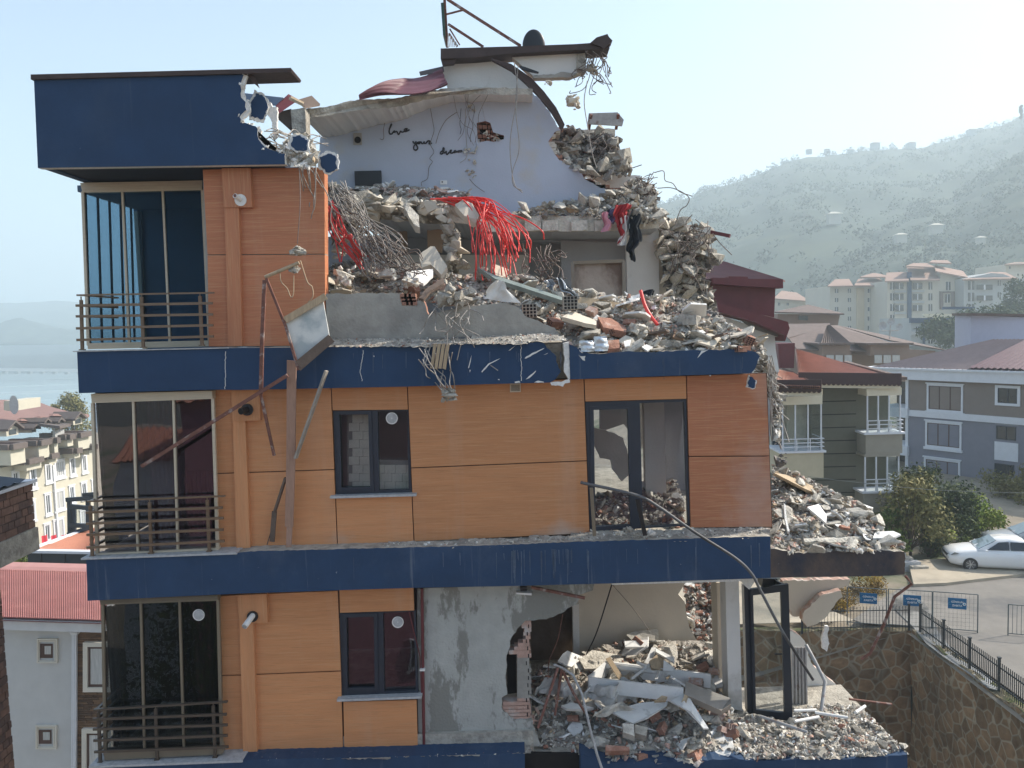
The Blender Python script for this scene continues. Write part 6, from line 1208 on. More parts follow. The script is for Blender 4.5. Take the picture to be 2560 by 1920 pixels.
# =====================================================================  FENCES AND BARRIERS
M['fence'] = mat("black_fence_paint", (.022, .028, .032), .5, .2, 8, spec=.5)
M['fgrey'] = mat("grey_mesh_steel", (.10, .12, .12), .5, .2, 8, spec=.5)
def gp_at(px, py):
    zz = GZ
    for _ in range(8): p = PG(px, py, zz); zz = gz(p.x, p.y)
    return Vector((p.x, p.y, zz))
fr = empty("picket_fence", (14.95, 24, GZ), "black metal picket fence stepping along the retaining wall beside the road", "fence")
ys = [29.3 - i * 1.62 for i in range(15)]
for i, y in enumerate(ys):
    mb = MB(); mb.box((14.98, y, GZ + .62), (.07, .07, 1.1)); mb.box((14.98, y, GZ + 1.19), (.1, .1, .03)); mb.build("post", M['fence'], fr)
    if i < len(ys) - 1:
        y2 = ys[i + 1]; mb = MB(); mb.aabb((14.965, y - .06, GZ + .28), (14.995, y2 + .06, GZ + .32)); mb.aabb((14.965, y - .06, GZ + .86), (14.995, y2 + .06, GZ + .90))
        for k in range(15): mb.box((14.955, y - .1 - (1.42) * k / 14, GZ + .6), (.012, .035, .95))
        mb.build("panel", M['fence'], fr)
lr = empty("low_railing", (9, 29.8, GZ), "low thin black railing on top of the back retaining wall", "railing")
a, b = gp_at(*D6(532, 660)), Vector((14.7, 29.6, GZ)); a.y = 29.75; a.z = GZ
mb = MB()
for z in (.22, .86): mb.beam(a + Vector((0, 0, z)), b + Vector((0, 0, z)), .03, .03)
for k in range(34): p = a.lerp(b, k / 33); mb.beam(p + Vector((0, 0, .05)), p + Vector((0, 0, 1.02)), .014, .014)
mb.build("panel", M['fence'], lr)
for t in (0, 1): mb = MB(); p = a.lerp(b, t); mb.box(p + Vector((0, 0, .55)), (.06, .06, 1.1)); mb.build("post", M['fence'], lr)
def text_mesh(txt, size, name, m, parent, loc, xdir, up=Vector((0, 0, 1)), depth=.003):
    cu_ = bpy.data.curves.new("t", 'FONT'); cu_.body = txt; cu_.size = size; cu_.align_x = 'CENTER'; cu_.align_y = 'CENTER'; cu_.extrude = depth; cu_.offset = size * .012
    o = bpy.data.objects.new("t", cu_); S.collection.objects.link(o); bpy.context.view_layer.update()
    me = bpy.data.meshes.new_from_object(o.evaluated_get(bpy.context.evaluated_depsgraph_get())); bpy.data.objects.remove(o)
    xd = xdir.normalized(); nz = xd.cross(up).normalized(); R3 = Matrix((xd, up, nz)).transposed()
    me.transform(Matrix.Translation(Vector(loc)) @ R3.to_4x4() @ Matrix.Translation((0, 0, 0))); 
    if parent is not None: me.transform(Matrix.Translation(-Vector(parent['_loc'])))
    me.materials.clear(); me.materials.append(m); q = bpy.data.objects.new(name, me); S.collection.objects.link(q)
    if parent is not None: q.parent = parent
    return q
M['signblue'] = mat("blue_sign", (.012, .125, .27), .5, .06, 3); M['signwhite'] = mat("white_sign_paint", (.78, .78, .76), .5, .04, 3)
def barrier(pl_, pr_, h, label, sign=True, bars='mesh'):
    a, b = gp_at(*pl_), gp_at(*pr_); d = b - a; e = empty("crowd_barrier", tuple((a + b) / 2), label, "barrier", "mesh barriers closing the road")
    up = Vector((0, 0, 1)); t = d.normalized(); nrm = Vector((t.y, -t.x, 0)).normalized()
    mb = MB(); z0 = .16
    for p in (a, b): mb.tube([p + up * .04, p + up * h], .021, 8)
    for z in (z0, h): mb.tube([a + up * z, b + up * z], .018, 8)
    mb.build("frame", M['fgrey'], e)
    mb = MB(); n = int(d.length / .13)
    for k in range(1, n): p = a.lerp(b, k / n); mb.tube([p + up * z0, p + up * h], .0035 if bars == 'mesh' else .009, 4)
    if bars == 'mesh':
        for k in range(1, int(h / .16)): mb.tube([a + up * (z0 + k * .15), b + up * (z0 + k * .15)], .003, 4)
    mb.build("mesh_panel", M['fgrey'], e)
    for p in (a + t * .05, b - t * .05):
        mb = MB(); mb.tube([p + nrm * .28 + up * .02, p + nrm * .1 + up * .06, p - nrm * .1 + up * .06, p - nrm * .28 + up * .02], .016, 6); mb.build("foot", M['fgrey'], e)
    if sign:
        c = a.lerp(b, .54) + up * (h * .75) + nrm * .03; mb = MB(); w2, h2 = .31, .205
        mb.prismw([c - t * w2 - up * h2, c + t * w2 - up * h2, c + t * w2 + up * h2, c - t * w2 + up * h2], -nrm * -.012)
        s_ = mb.build("sign", M['signblue'], e)
        f0 = c + nrm * .018
        s_['_loc'] = e['_loc']; s_.location = (0, 0, 0)
        text_mesh("G\u0130RESUN", .096, "lettering", M['signwhite'], s_, f0 + up * .062, t)
        text_mesh("ZABITA", .10, "lettering", M['signwhite'], s_, f0 - up * .075, t)
        mb = MB(); q0 = f0 + t * .235; mb.tube([q0, q0 + nrm * .004], .055, 16, 0); mb.tube([q0 + nrm * .004, q0 + nrm * .006], .03, 12, 1); mb.build("emblem", [M['signwhite'], mat("sign_teal", (.05, .30, .42), .5)], s_); mb = MB(); q1 = f0 - t * .24; mb.tube([q1 + Vector((0, 0, 0)) + (t * math.cos(x) + up * math.sin(x)) * .042 for x in [i * .35 + .9 for i in range(14)]], .007, 4, 0); mb.build("crescent_mark", mat("sign_teal", (.05, .30, .42), .5), s_)
    return e
barrier(D6(815, 520), D6(1125, 545), 1.55, "mesh barrier with blue sign standing before the yellow shrub")
barrier(D6(1140, 540), D6(1485, 565), 1.55, "mesh barrier with blue sign standing at the wet patch of road")
barrier(D6(1490, 565), D6(1845, 595), 1.55, "mesh barrier with blue sign standing clear on the dry road")
barrier(D6(2085, 612), D6(2400, 640), 1.25, "barred barrier without a sign, apart on the road", False, 'bars')
# =====================================================================  CARS AND STEPS
def sedan(name, loc, yaw, paint, label):
    e = empty(name, loc, label, "car"); Rm = Matrix.Rotation(yaw, 4, 'Z'); T = Matrix.Translation(loc) @ Rm
    def bl(mb, n, m, p=e, bevel=0):
        mb.v = [T @ v for v in mb.v]; return mb.build(n, m, p, bevel=bevel)
    L_, W = 4.4, 1.76
    st = [(-2.2, .42, .62, .70), (-2.12, .30, .74, .80), (-1.75, .22, .84, .86), (-1.2, .20, .93, .88), (-.75, .18, .97, .88), (.3, .18, 1.0, .88), (1.2, .18, 1.03, .88), (1.75, .22, 1.04, .87), (2.1, .30, 1.0, .82), (2.2, .42, .80, .74)]
    def sect(x, z0, z1, hw): return [(x, -hw * .9, z0), (x, -hw, z0 + .16), (x, -hw * 1.0, z0 + (z1 - z0) * .62), (x, -hw * .93, z1 - .03), (x, -hw * .55, z1 + .012), (x, 0, z1 + .025), (x, hw * .55, z1 + .012), (x, hw * .93, z1 - .03), (x, hw, z0 + (z1 - z0) * .62), (x, hw, z0 + .16), (x, hw * .9, z0)]
    mb = MB(); vs = []; n = 11
    for s_ in st: vs += sect(*s_)
    fs = [(i * n + j, i * n + (j + 1) % n, (i + 1) * n + (j + 1) % n, (i + 1) * n + j) for i in range(len(st) - 1) for j in range(n)]
    mb.add(vs, fs + [tuple(range(n))[::-1], tuple(range((len(st) - 1) * n, len(st) * n))], 0, True); bl(mb, "body", M[paint])
    ca = [(-.98, .98, .78), (-.15, 1.40, .60), (.30, 1.46, .60), (.95, 1.42, .60), (1.72, 1.06, .76)]
    mb = MB(); vs = []
    for x, z, hw in ca: b0 = .96; vs += [(x, -max(hw, .78) if False else -(.80), b0), (x, -hw - .02, b0 + (z - b0) * .5 if z - b0 > .1 else z), (x, -hw, z - .02), (x, 0, z + .02), (x, hw, z - .02), (x, hw + .02, b0 + (z - b0) * .5 if z - b0 > .1 else z), (x, .80, b0)]
    n = 7; fs = [(i * n + j, i * n + j + 1, (i + 1) * n + j + 1, (i + 1) * n + j) for i in range(len(ca) - 1) for j in range(n - 1)]
    mb.add(vs, fs, 0, True); bl(mb, "roof", M[paint])
    gm_ = mat("car_glass", (.015, .02, .024), .06, .05, 3, spec=.8)
    def quad(nm, pts): mb = MB(); mb.prismw(pts, (0, .006 if pts[0][1] > 0 else -.006, .006)); bl(mb, nm, gm_)
    for sg_ in (-1, 1):
        quad("side_window", [(-.62, sg_ * .80, 1.0), (.28, sg_ * .80, 1.01), (.28, sg_ * .655, 1.37), (-.12, sg_ * .655, 1.34)])
        quad("side_window", [(.34, sg_ * .80, 1.01), (1.02, sg_ * .80, 1.03), (.90, sg_ * .655, 1.36), (.34, sg_ * .655, 1.37)])
        quad("side_window", [(1.07, sg_ * .80, 1.04), (1.40, sg_ * .785, 1.06), (1.02, sg_ * .67, 1.30)])
        mb = MB(); mb.hull((-.68, sg_ * .96, 1.0), (.16, .2, .14), random.Random(1), 0, Matrix.Identity(3)); bl(mb, "wing_mirror", M[paint])
        mb = MB(); mb.prismw([(-2.16, sg_ * .42, .66), (-2.08, sg_ * .80, .70), (-1.78, sg_ * .83, .80), (-1.9, sg_ * .55, .77), (-2.1, sg_ * .42, .72)], (-.03, sg_ * .03, .012)); bl(mb, "headlight", mat("lamp_glass", (.10, .11, .12), .1, .1, 3, spec=.8))
        for q in (.0, 1.0):
            mb = MB(); mb.box((-.18 + q * .82, sg_ * .885, .85), (.16, .012, .02)); bl(mb, "handle", M[paint])
    mb = MB(); mb.prismw([(-.93, -.66, 1.0), (-.93, .66, 1.0), (-.2, .55, 1.395), (-.2, -.55, 1.395)], (-.01, 0, .015)); bl(mb, "windscreen", mat("windscreen_glass", (.20, .26, .28), .05, .1, 3, spec=.8))
    mb = MB(); mb.prismw([(1.62, -.66, 1.1), (1.62, .66, 1.1), (1.0, .55, 1.40), (1.0, -.55, 1.40)], (.01, 0, .015)); bl(mb, "rear_window", gm_)
    mb = MB(); mb.box((-2.19, 0, .62), (.05, .95, .1)); mb.box((-2.16, 0, .40), (.08, 1.0, .12)); 
    bl(mb, "grille", M['black']); mb = MB(); mb.box((-2.215, 0, .52), (.02, .5, .1)); bl(mb, "number_plate", M['pvc'])
    for sx in (-1.32, 1.32):
        for sg_ in (-1, 1):
            w_ = MB(); w_.cyl((sx, sg_ * .68, .31), (sx, sg_ * .90, .31), .31, 22); o = bl(w_, "wheel", M['black']); o['_loc'] = e['_loc']
            w_ = MB(); w_.cyl((sx, sg_ * .885, .31), (sx, sg_ * .91, .31), .21, 20)
            for k in range(7): a = k * .8976; w_.beam((sx, sg_ * .915, .31), (sx + .2 * math.cos(a), sg_ * .915, .31 + .2 * math.sin(a)), .035, .02, 1)
            bl(w_, "rim", [mat("rim_dark", (.12, .12, .12), .4), mat("rim_silver", (.5, .5, .5), .3, metal=.5)], o)
    return e
M['carwhite'] = mat("white_car_paint", (.78, .78, .77), .22, .03, 2, spec=.6); M['carsilver'] = mat("silver_car_paint", (.40, .42, .43), .25, .05, 2, spec=.6, metal=.2)
g = gp_at(2500, 1431); sedan("parked_car", (g.x + .1, g.y + .4, g.z + .13), math.radians(-16), 'carwhite', "white saloon car parked on the sandy pavement")
g = gp_at(2590, 1395); sedan("parked_car", (g.x + .3, g.y + .6, g.z + .13), math.radians(-14), 'carsilver', "silver car parked behind the white saloon, its roof showing")
mb = MB()
for i in range(5):
    a = gp_at(*D6(1475 - i * 34, 128 - i * 10)); mb.box(a + Vector((-.05 - i * .1, .3 + i * .12, .1 + i * .06)), (.75, .4, .2 + i * .12), i % 2)
mb.build("stairs", [M['stone'], M['conc']], None, "short flight of grey concrete steps at the corner of the pavement", "stairs")
# =====================================================================  TREES AND SHRUBS
def leafmat(name, c, c2): return mat(name, c, .8, .3, 1.2, col2=c2, m2=(.46, .58), s2=.9, spec=.25)
M['lf_green'] = leafmat("leaf_green", (.085, .135, .03), (.15, .19, .04)); M['lf_yellow'] = leafmat("leaf_yellow", (.17, .125, .025), (.10, .10, .03)); M['lf_dark'] = leafmat("leaf_dark", (.045, .065, .028), (.075, .095, .04))
M['lf_olive'] = leafmat("leaf_olive", (.15, .145, .05), (.21, .185, .075)); M['lf_bright'] = leafmat("leaf_bright", (.16, .22, .03), (.24, .26, .045)); M['lf_autumn'] = leafmat("leaf_autumn", (.33, .21, .03), (.16, .10, .035))
M['bark'] = mat("bark", (.10, .075, .055), .95, .3, 6, .4, 20, stretch=(3, 3, .6))
def tree(name, base, h, rx, trunk_h, leaf, n, ls, label, cat, seed, group=None, lobes=12, bare=0):
    r = random.Random(seed); base = Vector(base); e = empty(name, tuple(base), label, cat, group)
    mb = MB(); tops = []
    lobe = []
    for k in range(lobes):
        a = r.uniform(0, 6.28); rad = rx * math.sqrt(r.random()) * .85; t = r.random()
        c = base + Vector((math.cos(a) * rad * (1 - .45 * t), math.sin(a) * rad * (1 - .45 * t), trunk_h + (h - trunk_h) * (.12 + .78 * t))); lobe.append((c, rx * r.uniform(.32, .55)))
    top = base + Vector((r.uniform(-.1, .1) * rx, 0, trunk_h + (h - trunk_h) * .5)); r0 = max(.05, h * .022)
    mb.tube([base + Vector((0, 0, -.15)), base + Vector((.03, 0, trunk_h * .6)), top], r0, 8, r2=r0 * .5)
    mb.build("trunk", M['bark'], e)
    mb = MB()
    for c, q in lobe: mb.tube([base + Vector((0, 0, trunk_h * r.uniform(.5, .95))), base.lerp(c, .55) + Vector((0, 0, trunk_h * .3)), c], r0 * .42, 5, r2=.012)
    for k in range(bare): c = r.choice(lobe)[0]; mb.tube([c, c + Vector((r.uniform(-.4, .4), r.uniform(-.4, .4), r.uniform(.5, 1.3)))], .015, 4, r2=.005)
    mb.build("branches", M['bark'], e); mb = MB()
    per = n // lobes
    for c, q in lobe:
        for k in range(per):
            d = Vector((r.gauss(0, 1), r.gauss(0, 1), r.gauss(0, .8))).normalized() * q * (r.random() ** .45) * r.uniform(.8, 1.25)
            p = c + d; a = (d.normalized() + Vector((r.gauss(0, .7), r.gauss(0, .7), r.gauss(0, .7)))).normalized(); u = a.orthogonal().normalized(); w_ = a.cross(u); th = r.uniform(0, 6.28); u, w_ = u * math.cos(th) + w_ * math.sin(th), w_ * math.cos(th) - u * math.sin(th); l = ls * r.uniform(.6, 1.35)
            mb.add([p - u * l, p + w_ * l * .45, p + u * l, p - w_ * l * .45], [(0, 1, 2, 3)])
    mb.build("crown", M[leaf], e); return e
def tree_px(name, px, pyb, pyt, wpx, Y, leaf, n, ls, label, cat, seed, trunk=.15, group=None, lobes=14, bare=0):
    a, b = P(px, pyb, Y), P(px, pyt, Y)
    if Y < 70 and px > 1000: a.z = min(a.z, gz(a.x, a.y))
    h = b.z - a.z
    return tree(name, a, h, wpx * Y / F / 2, h * trunk, leaf, n, ls, label, cat, seed, group, lobes, bare)
tree_px("tree", 2275, 1400, 1185, 190, 38.6, 'lf_olive', 4200, .11, "airy olive-yellow tree in front of the green-grey house", "tree", 1, bare=6)
tree_px("tree", 2362, 1400, 1180, 170, 42, 'lf_dark', 4600, .11, "dense dark tree between the olive and the bright green one", "tree", 2)
tree_px("tree", 2445, 1385, 1245, 150, 43, 'lf_bright', 4200, .10, "round bright green bush right behind the white car", "tree", 3, .08)
tree_px("tree", 2325, 1430, 1295, 95, 39, 'lf_dark', 2600, .09, "small dark round tree above the concrete steps", "tree", 4)
tree_px("shrub", 2355, 1420, 1320, 85, 39.5, 'lf_bright', 1800, .08, "yellow-green shrub next to the concrete steps", "shrub", 5, .05)
tree_px("tree", 2500, 1380, 1165, 120, 52, 'lf_olive', 2600, .11, "half-bare grey tree before the lavender-grey block", "tree", 6, bare=26)
tree_px("tree", 2560, 1390, 1150, 120, 50, 'lf_olive', 2600, .11, "half-bare tree at the edge of the picture", "tree", 7, bare=20)
tree_px("shrub", 2225, 1400, 1265, 95, 38.4, 'lf_green', 2200, .09, "green shrub beneath the lower balcony of the green-grey house", "shrub", 8, .06)
tree_px("shrub", 2195, 1420, 1285, 80, 38, 'lf_green', 1800, .09, "green shrub peeping over the collapsed wing", "shrub", 12, .06)
tree_px("tree", 2300, 1260, 1160, 130, 47, 'lf_dark', 2600, .11, "dark tree in the gap between the two apartment houses", "tree", 13, .06)
tree_px("shrub", 2405, 1430, 1340, 70, 41, 'lf_green', 1800, .08, "low green shrub at the wall behind the white car's bonnet", "shrub", 14, .05)
tree_px("autumn_shrub", 2165, 1560, 1435, 150, 34, 'lf_autumn', 4200, .055, "golden autumn shrub behind the first mesh barrier", "shrub", 9, .04, lobes=18)
tree_px("autumn_shrub", 2085, 1570, 1460, 130, 33, 'lf_autumn', 2600, .055, "sparser rusty-gold shrub next to the hanging wall piece", "shrub", 10, .04)
tree_px("tree", 2440, 872, 785, 150, 170, 'lf_dark', 5200, .42, "broad round dark green tree before the distant blocks", "tree", 11, .1, lobes=26)
tree_px("tree", 2350, 868, 800, 110, 168, 'lf_dark', 3600, .42, "smaller round dark tree beside the flat-roofed white house", "tree", 15, .1, lobes=18)
tree_px("tree", 2530, 880, 770, 130, 165, 'lf_dark', 4200, .42, "dark round tree reaching the picture's edge", "tree", 17, .1, lobes=20)
tree_px("conifer", 2543, 850, 695, 85, 200, 'lf_dark', 2600, .45, "tall ragged conifer rising over the round trees", "tree", 16, .3, lobes=22)
tree_px("conifer", 2553, 300, 258, 12, 700, 'leaf_far', 900, .8, "lone cypress on the hill crest", "tree", 18, .05)
# =====================================================================  HOUSES: right side
class Facade:
    """an upright wall plane between two photo points at real distances; u runs along it, z is height"""
    def __init__(s, pa, Ya, pb, Yb_):
        s.a = P(*pa, Ya); b = P(*pb, Yb_); s.t = Vector((b.x - s.a.x, b.y - s.a.y, 0)); s.L = s.t.length; s.t.normalize(); s.n = Vector((s.t.y, -s.t.x, 0))
    def uv(s, px, py):
        d = ray(px, py); o = Vector((0, 0, H)); k = (s.a - o).dot(s.n) / d.dot(s.n); p = o + d * k; return ((p - s.a).dot(s.t), p.z)
    def pt(s, u, z, d=0): return Vector((s.a.x, s.a.y, 0)) + s.t * u + s.n * d + Vector((0, 0, z))
    def box(s, mb, u0, z0, u1, z1, d0, d1, m=0):
        q = [s.pt(u0, z0, d1), s.pt(u1, z0, d1), s.pt(u1, z1, d1), s.pt(u0, z1, d1)]; mb.prismw(q, s.n * (d0 - d1), m); return mb
    def rect(s, fn, x0, y0, x1, y1):
        u0, z1 = s.uv(*fn(x0, y0)); u1, z0 = s.uv(*fn(x1, y1)); return u0, z0, u1, z1
def window_on(F_, parent, r, mf, mg, surround=None, div=2, d=.0, sur_w=.14, sillp=True):
    u0, z0, u1, z1 = r; mb = MB()
    k = .05
    for a in ((u0, z0, u1, z0 + k), (u0, z1 - k, u1, z1), (u0, z0 + k, u0 + k, z1 - k), (u1 - k, z0 + k, u1, z1 - k)): F_.box(mb, *a, d - .05, d + .03)
    for i in range(1, div): um = u0 + (u1 - u0) * i / div; F_.box(mb, um - .035, z0 + k, um + .035, z1 - k, d - .05, d + .02)
    o = mb.build("window", M[mf], parent); o['_loc'] = parent['_loc']
    mb = MB(); F_.box(mb, u0 + k, z0 + k, u1 - k, z1 - k, d - .04, d - .015); mb.build("pane", M[mg], o)
    if surround:
        mb = MB(); s_ = sur_w
        for a in ((u0 - s_, z0 - s_, u0, z1 + s_), (u1, z0 - s_, u1 + s_, z1 + s_), (u0, z1, u1, z1 + s_), (u0, z0 - s_, u1, z0)): F_.box(mb, *a, d - .02, d + .07)
        if sillp: F_.box(mb, u0 - s_ - .1, z0 - s_ - .2, u1 + s_ + .1, z0 - s_, d - .02, d + .14); F_.box(mb, u0 - s_ - .08, z1 + s_, u1 + s_ + .08, z1 + s_ + .1, d - .02, d + .12)
        mb.build("surround", M[surround], o)
    return o
def corrug(mb, a, b, c, d, n, m=0, amp=.03):
    """ribbed roof plane: a-b eaves, d-c ridge"""
    a, b, c, d = map(Vector, (a, b, c, d)); up = (b - a).cross(d - a).normalized()
    if up.z < 0: up = -up
    def fn(u, v): return (a.lerp(b, u)).lerp(d.lerp(c, u), v) + up * (amp if (int(u * n * 2 + .5) % 2) else -amp)
    mb.grid(fn, n * 2, 2, m, False); mb.grid(lambda u, v: fn(u, v) - up * .1, n * 2, 2, m, False)
M['pane_sky'] = mat("pane_reflecting", (.06, .075, .085), .06, .3, 1.5, spec=.8); M['pane_cur'] = mat("pane_with_net_curtain", (.46, .46, .45), .15, .25, 6, spec=.7, stretch=(6, 6, .3)); M['pane_dark'] = mat("dark_pane", (.022, .028, .034), .08, .3, 1.5, spec=.8)
M['brownwin'] = mat("brown_window_frame", (.09, .05, .04), .5, .1, 3); M['trim'] = mat("white_trim", (.66, .67, .70), .7, .05, 3); M['creamtrim'] = mat("cream_trim", (.66, .60, .46), .7, .05, 3)
M['tiles'] = mat("terracotta_sheet_roof", (.42, .20, .135), .55, .15, 2, spec=.5); M['tilesbrown'] = mat("brown_tile_roof", (.14, .10, .085), .75, .2, 2); M['tilered'] = mat("maroon_tile_roof", (.155, .055, .05), .6, .15, 2)
# --- lavender-grey block
F1 = Facade(D8(1415, 900), 62, D8(2212, 900), 55)
e = empty("apartment_block", tuple(F1.pt(5, GZ - 1)), "lavender-grey apartment block with white trims and brown upper storey", "apartment block")
uL, zc_ = F1.uv(*D8(1415, 1080)); uR = F1.L + 9; zt = F1.uv(*D8(1430, 850))[1]
mb = MB(); F1.box(mb, uL, GZ - 4, uR, zc_, -9, 0); mb.build("wall", mat("lavender_render", (.215, .215, .25), .9, .06, 1.5), e)
mb = MB(); F1.box(mb, uL, zc_ + .001, uR, zt, -9, 0); mb.build("wall", mat("taupe_render", (.23, .19, .165), .9, .06, 1.5), e, label="taupe upper storey wall")
mb = MB(); F1.box(mb, uL - .05, zc_ - .28, uR, zc_ + .2, -.05, .12); mb.build("trim_band", M['trim'], e)
z0, z1 = F1.uv(*D8(1430, 852))[1], F1.uv(*D8(1430, 785))[1]; uc = F1.uv(*D8(1135, 820))[0]
mb = MB(); F1.box(mb, uc, z0, uR, z1, -9, .5); F1.box(mb, uc - .15, z1, uR, z1 + .14, -9.2, .65); mb.build("cornice", M['trim'], e)
mb = MB(); zr = F1.uv(*D8(1690, 640))[1]; u0 = F1.uv(*D8(1180, 755))[0]; u1 = F1.uv(*D8(1690, 640))[0]
corrug(mb, F1.pt(u0, z1 + .15, .4), F1.pt(uR, z1 + .15, .4), F1.pt(uR, zr + .5, -5), F1.pt(u1 + .6, zr + .5, -5), 46, 0, .06); mb.prismw([F1.pt(u0, z1 + .15, .4), F1.pt(u1 + .6, zr + .5, -5), F1.pt(u0, z1 + .15, -9)], (0, 0, -.05)); mb.build("roof", mat("rose_metal_roof", (.30, .22, .20), .42, .1, 2, spec=.6), e)
for fn, ws in ((D8, [(1555, 895, 1778, 1072), (1545, 1150, 1768, 1328), (1535, 1402, 1758, 1580)]),):
    for w_ in ws: window_on(F1, e, F1.rect(D8, *w_), 'brownwin', 'pane_cur', 'trim', 3)
for w_, s_ in (((2034, 910, 2168, 1022), 'trim'), ((2022, 1172, 2156, 1276), None), ((2010, 1430, 2144, 1530), None)): window_on(F1, e, F1.rect(D8, *w_), 'anth', 'pane_dark', s_, 2, .02, .18, False)
r_ = F1.rect(D8, 2012, 1160, 2168, 1640)
for a, b in ((1160, 1172), (1280, 1425), (1535, 1640)): mb = MB(); q = F1.rect(D8, 2006, a, 2168, b); F1.box(mb, r_[0], q[1], r_[2], q[3], -.02, .05); mb.build("white_strip", M['trim'], e)
for y0, y1, ys_ in ((885, 1050, 1055), (1115, 1312, 1318), (1380, 1500, 1500)):
    q = F1.rect(D8, 1300, y0, 1400, y1); mb = MB(); F1.box(mb, uL - 2.6, q[1], uL, q[3], -3, -2.6); mb.build("recess_glass", M['pane_dark'], e)
    mb = MB(); F1.box(mb, uL - 2.7, q[1] - .75, uL + .05, q[1], -3, .25); mb.build("balcony_slab", M['trim'], e)
mb = MB(); F1.box(mb, uL - .25, GZ - 4, uL - .02, zt, -3, .05); mb.build("corner_pier", M['trim'], e)
ra, rb_ = F1.pt(u1 + 3.2, zr + .5, -4.95), F1.pt(uR, zr + .5, -4.95)
mb = MB(); corrug(mb, F1.pt(u1 + 1.6, z1 + .3, .42), F1.pt(uR, z1 + .3, .42), rb_ + Vector((0, 0, .15)), ra + Vector((0, 0, .15)), 30, 0, .05); mb.build("roof", mat("maroon_metal_roof", (.15, .075, .085), .42, .12, 2, spec=.6), e, label="darker maroon half of the metal roof")
q = F1.rect(D8, 1850, 548, 2212, 660); mb = MB(); zz = F1.uv(*D8(1850, 660))[1]
bl_ = P(*D8(1842, 655), 66); br = P(*D8(2500, 700), 62); mb.prismw([bl_, br, br + Vector((0, 0, 3.0)), bl_ + Vector((0, 0, 2.9))], (2, 6, 0)); mb.build("roof_house", mat("pale_lilac_render", (.42, .42, .50), .9, .05, 2), e)
mb = MB(); mb.prismw([bl_ + Vector((-.7, -.6, 2.92)), br + Vector((1, -.6, 3.02)), br + Vector((2, 6.5, 3.02)), bl_ + Vector((2, 6.5, 2.92))], (0, 0, .2)); mb.build("roof_cap", M['tilesbrown'], e)
# --- green-grey house with glazed balconies
F2 = Facade(D8(740, 1000), 41, D8(1300, 1000), 40.9)
e = empty("apartment_house", tuple(F2.pt(3, GZ - 1)), "green-grey panelled house with terracotta roof and glazed balconies", "house")
M['greenwall'] = mat("olive_grey_panel", (.145, .14, .105), .85, .08, 2); M['creamblock'] = mat("cream_panel", (.50, .44, .31), .85, .08, 2); M['tanblock'] = mat("tan_panel", (.30, .275, .225), .85, .08, 2)
a0 = F2.uv(*D8(742, 900)); a1 = F2.uv(*D8(1300, 900)); zt = a0[1]
mb = MB(); F2.box(mb, a0[0], GZ - 3, a1[0] - .2, zt, -9, 0); zz = zt - .05; 
wl_ = mb.build("wall", M['greenwall'], e); wl_['_loc'] = e['_loc']; mb = MB()
for k in range(22):
    z = GZ - .5 + k * .68
    if z < zt - .1: F2.box(mb, a0[0] + .02, z, F2.uv(*D8(1050, 1100))[0], z + .045, -.02, .018)
mb.build("panel_joint", mat("joint_shadow_gap", (.035, .034, .028), .9), wl_)
def bay(x0, x1, ytop, yg0, yg1, ys, yb, mw, mc, d, lab=None):
    u0 = F2.uv(*D8(x0, ys))[0]; u1 = F2.uv(*D8(x1, ys))[0]
    zz = [F2.uv(*D8(x0, y))[1] for y in (ytop, yg0, yg1, ys, yb)]
    mb = MB(); F2.box(mb, u0 - .1, zz[4], u1 + .1, zz[3], -.6, d); o = mb.build("balcony", M[mw], e, label=lab); o['_loc'] = e['_loc']
    mb = MB(); F2.box(mb, u0 - .2, zz[3], u1 + .2, zz[3] + .1, -.6, d + .1); mb.build("ledge", M['trim'], o)
    mb = MB(); F2.box(mb, u0 - .05, zz[1], u1 + .05, zz[0], -.6, d); mb.build("header", M[mc], o)
    mb = MB(); F2.box(mb, u0 + .05, zz[2], u1 - .05, zz[1], d - .06, d - .04); mb.build("pane", M['gl_clear'], o)
    mb = MB(); F2.box(mb, u1 - .05, zz[2], u1 - .03, zz[1], -.5, d - .06); mb.build("pane", M['gl_clear'], o)
    mb = MB()
    for t in (0, .33, .66, 1): u = u0 + (u1 - u0) * t; F2.box(mb, u - .03, zz[3], u + .03, zz[1], d - .1, d - .02)
    mb.build("mullion", M['trim'], o)
    mb = MB(); F2.box(mb, u0, zz[3], u1, zz[1], -.62, -.55); mb.build("back_wall", mat("cream_dim_wall", (.62, .57, .46), .9), o)
    mb = MB(); F2.box(mb, u0 + .1, zz[3] + .1, u0 + (u1 - u0) * .36, zz[1] - .3, -.55, -.5); mb.build("balcony_door", M['pane_dark'], o)
    mb = MB(); F2.box(mb, u0 + (u1 - u0) * .42, zz[3] + .3, u0 + (u1 - u0) * .62, zz[1], -.4, -.3); mb.build("curtain", mat("beige_curtain", (.42, .37, .28), .9, .2, 5, stretch=(8, 8, .4)), o)
    mb = MB()
    for k in range(3): z = zz[3] + .28 + k * .2; F2.box(mb, u0 - .08, z, u1 + .12, z + .04, d + .02, d + .06); mb.beam(F2.pt(u1 + .1, z + .02, d + .04), F2.pt(u1 + .1, z + .02, -.4), .04, .04)
    for t in (0, .35, .7, 1): u = u0 + (u1 - u0) * t; F2.box(mb, u - .02, zz[3] + .1, u + .02, zz[3] + .7, d + .02, d + .05)
    mb.build("balcony_rail", M['trim'], o); return o
bay(1070, 1290, 905, 955, 1205, 1215, 1345, 'tanblock', 'creamtrim', 1.1)
bay(1055, 1280, 1346, 1366, 1600, 1610, 1740, 'tanblock', 'tanblock', 1.1)
bay(480, 735, 955, 1010, 1318, 1330, 1500, 'creamblock', 'creamtrim', 1.6, "cream balcony half hidden by the broken edge")
mb = MB(); za = F2.uv(*D8(800, 880))[1]
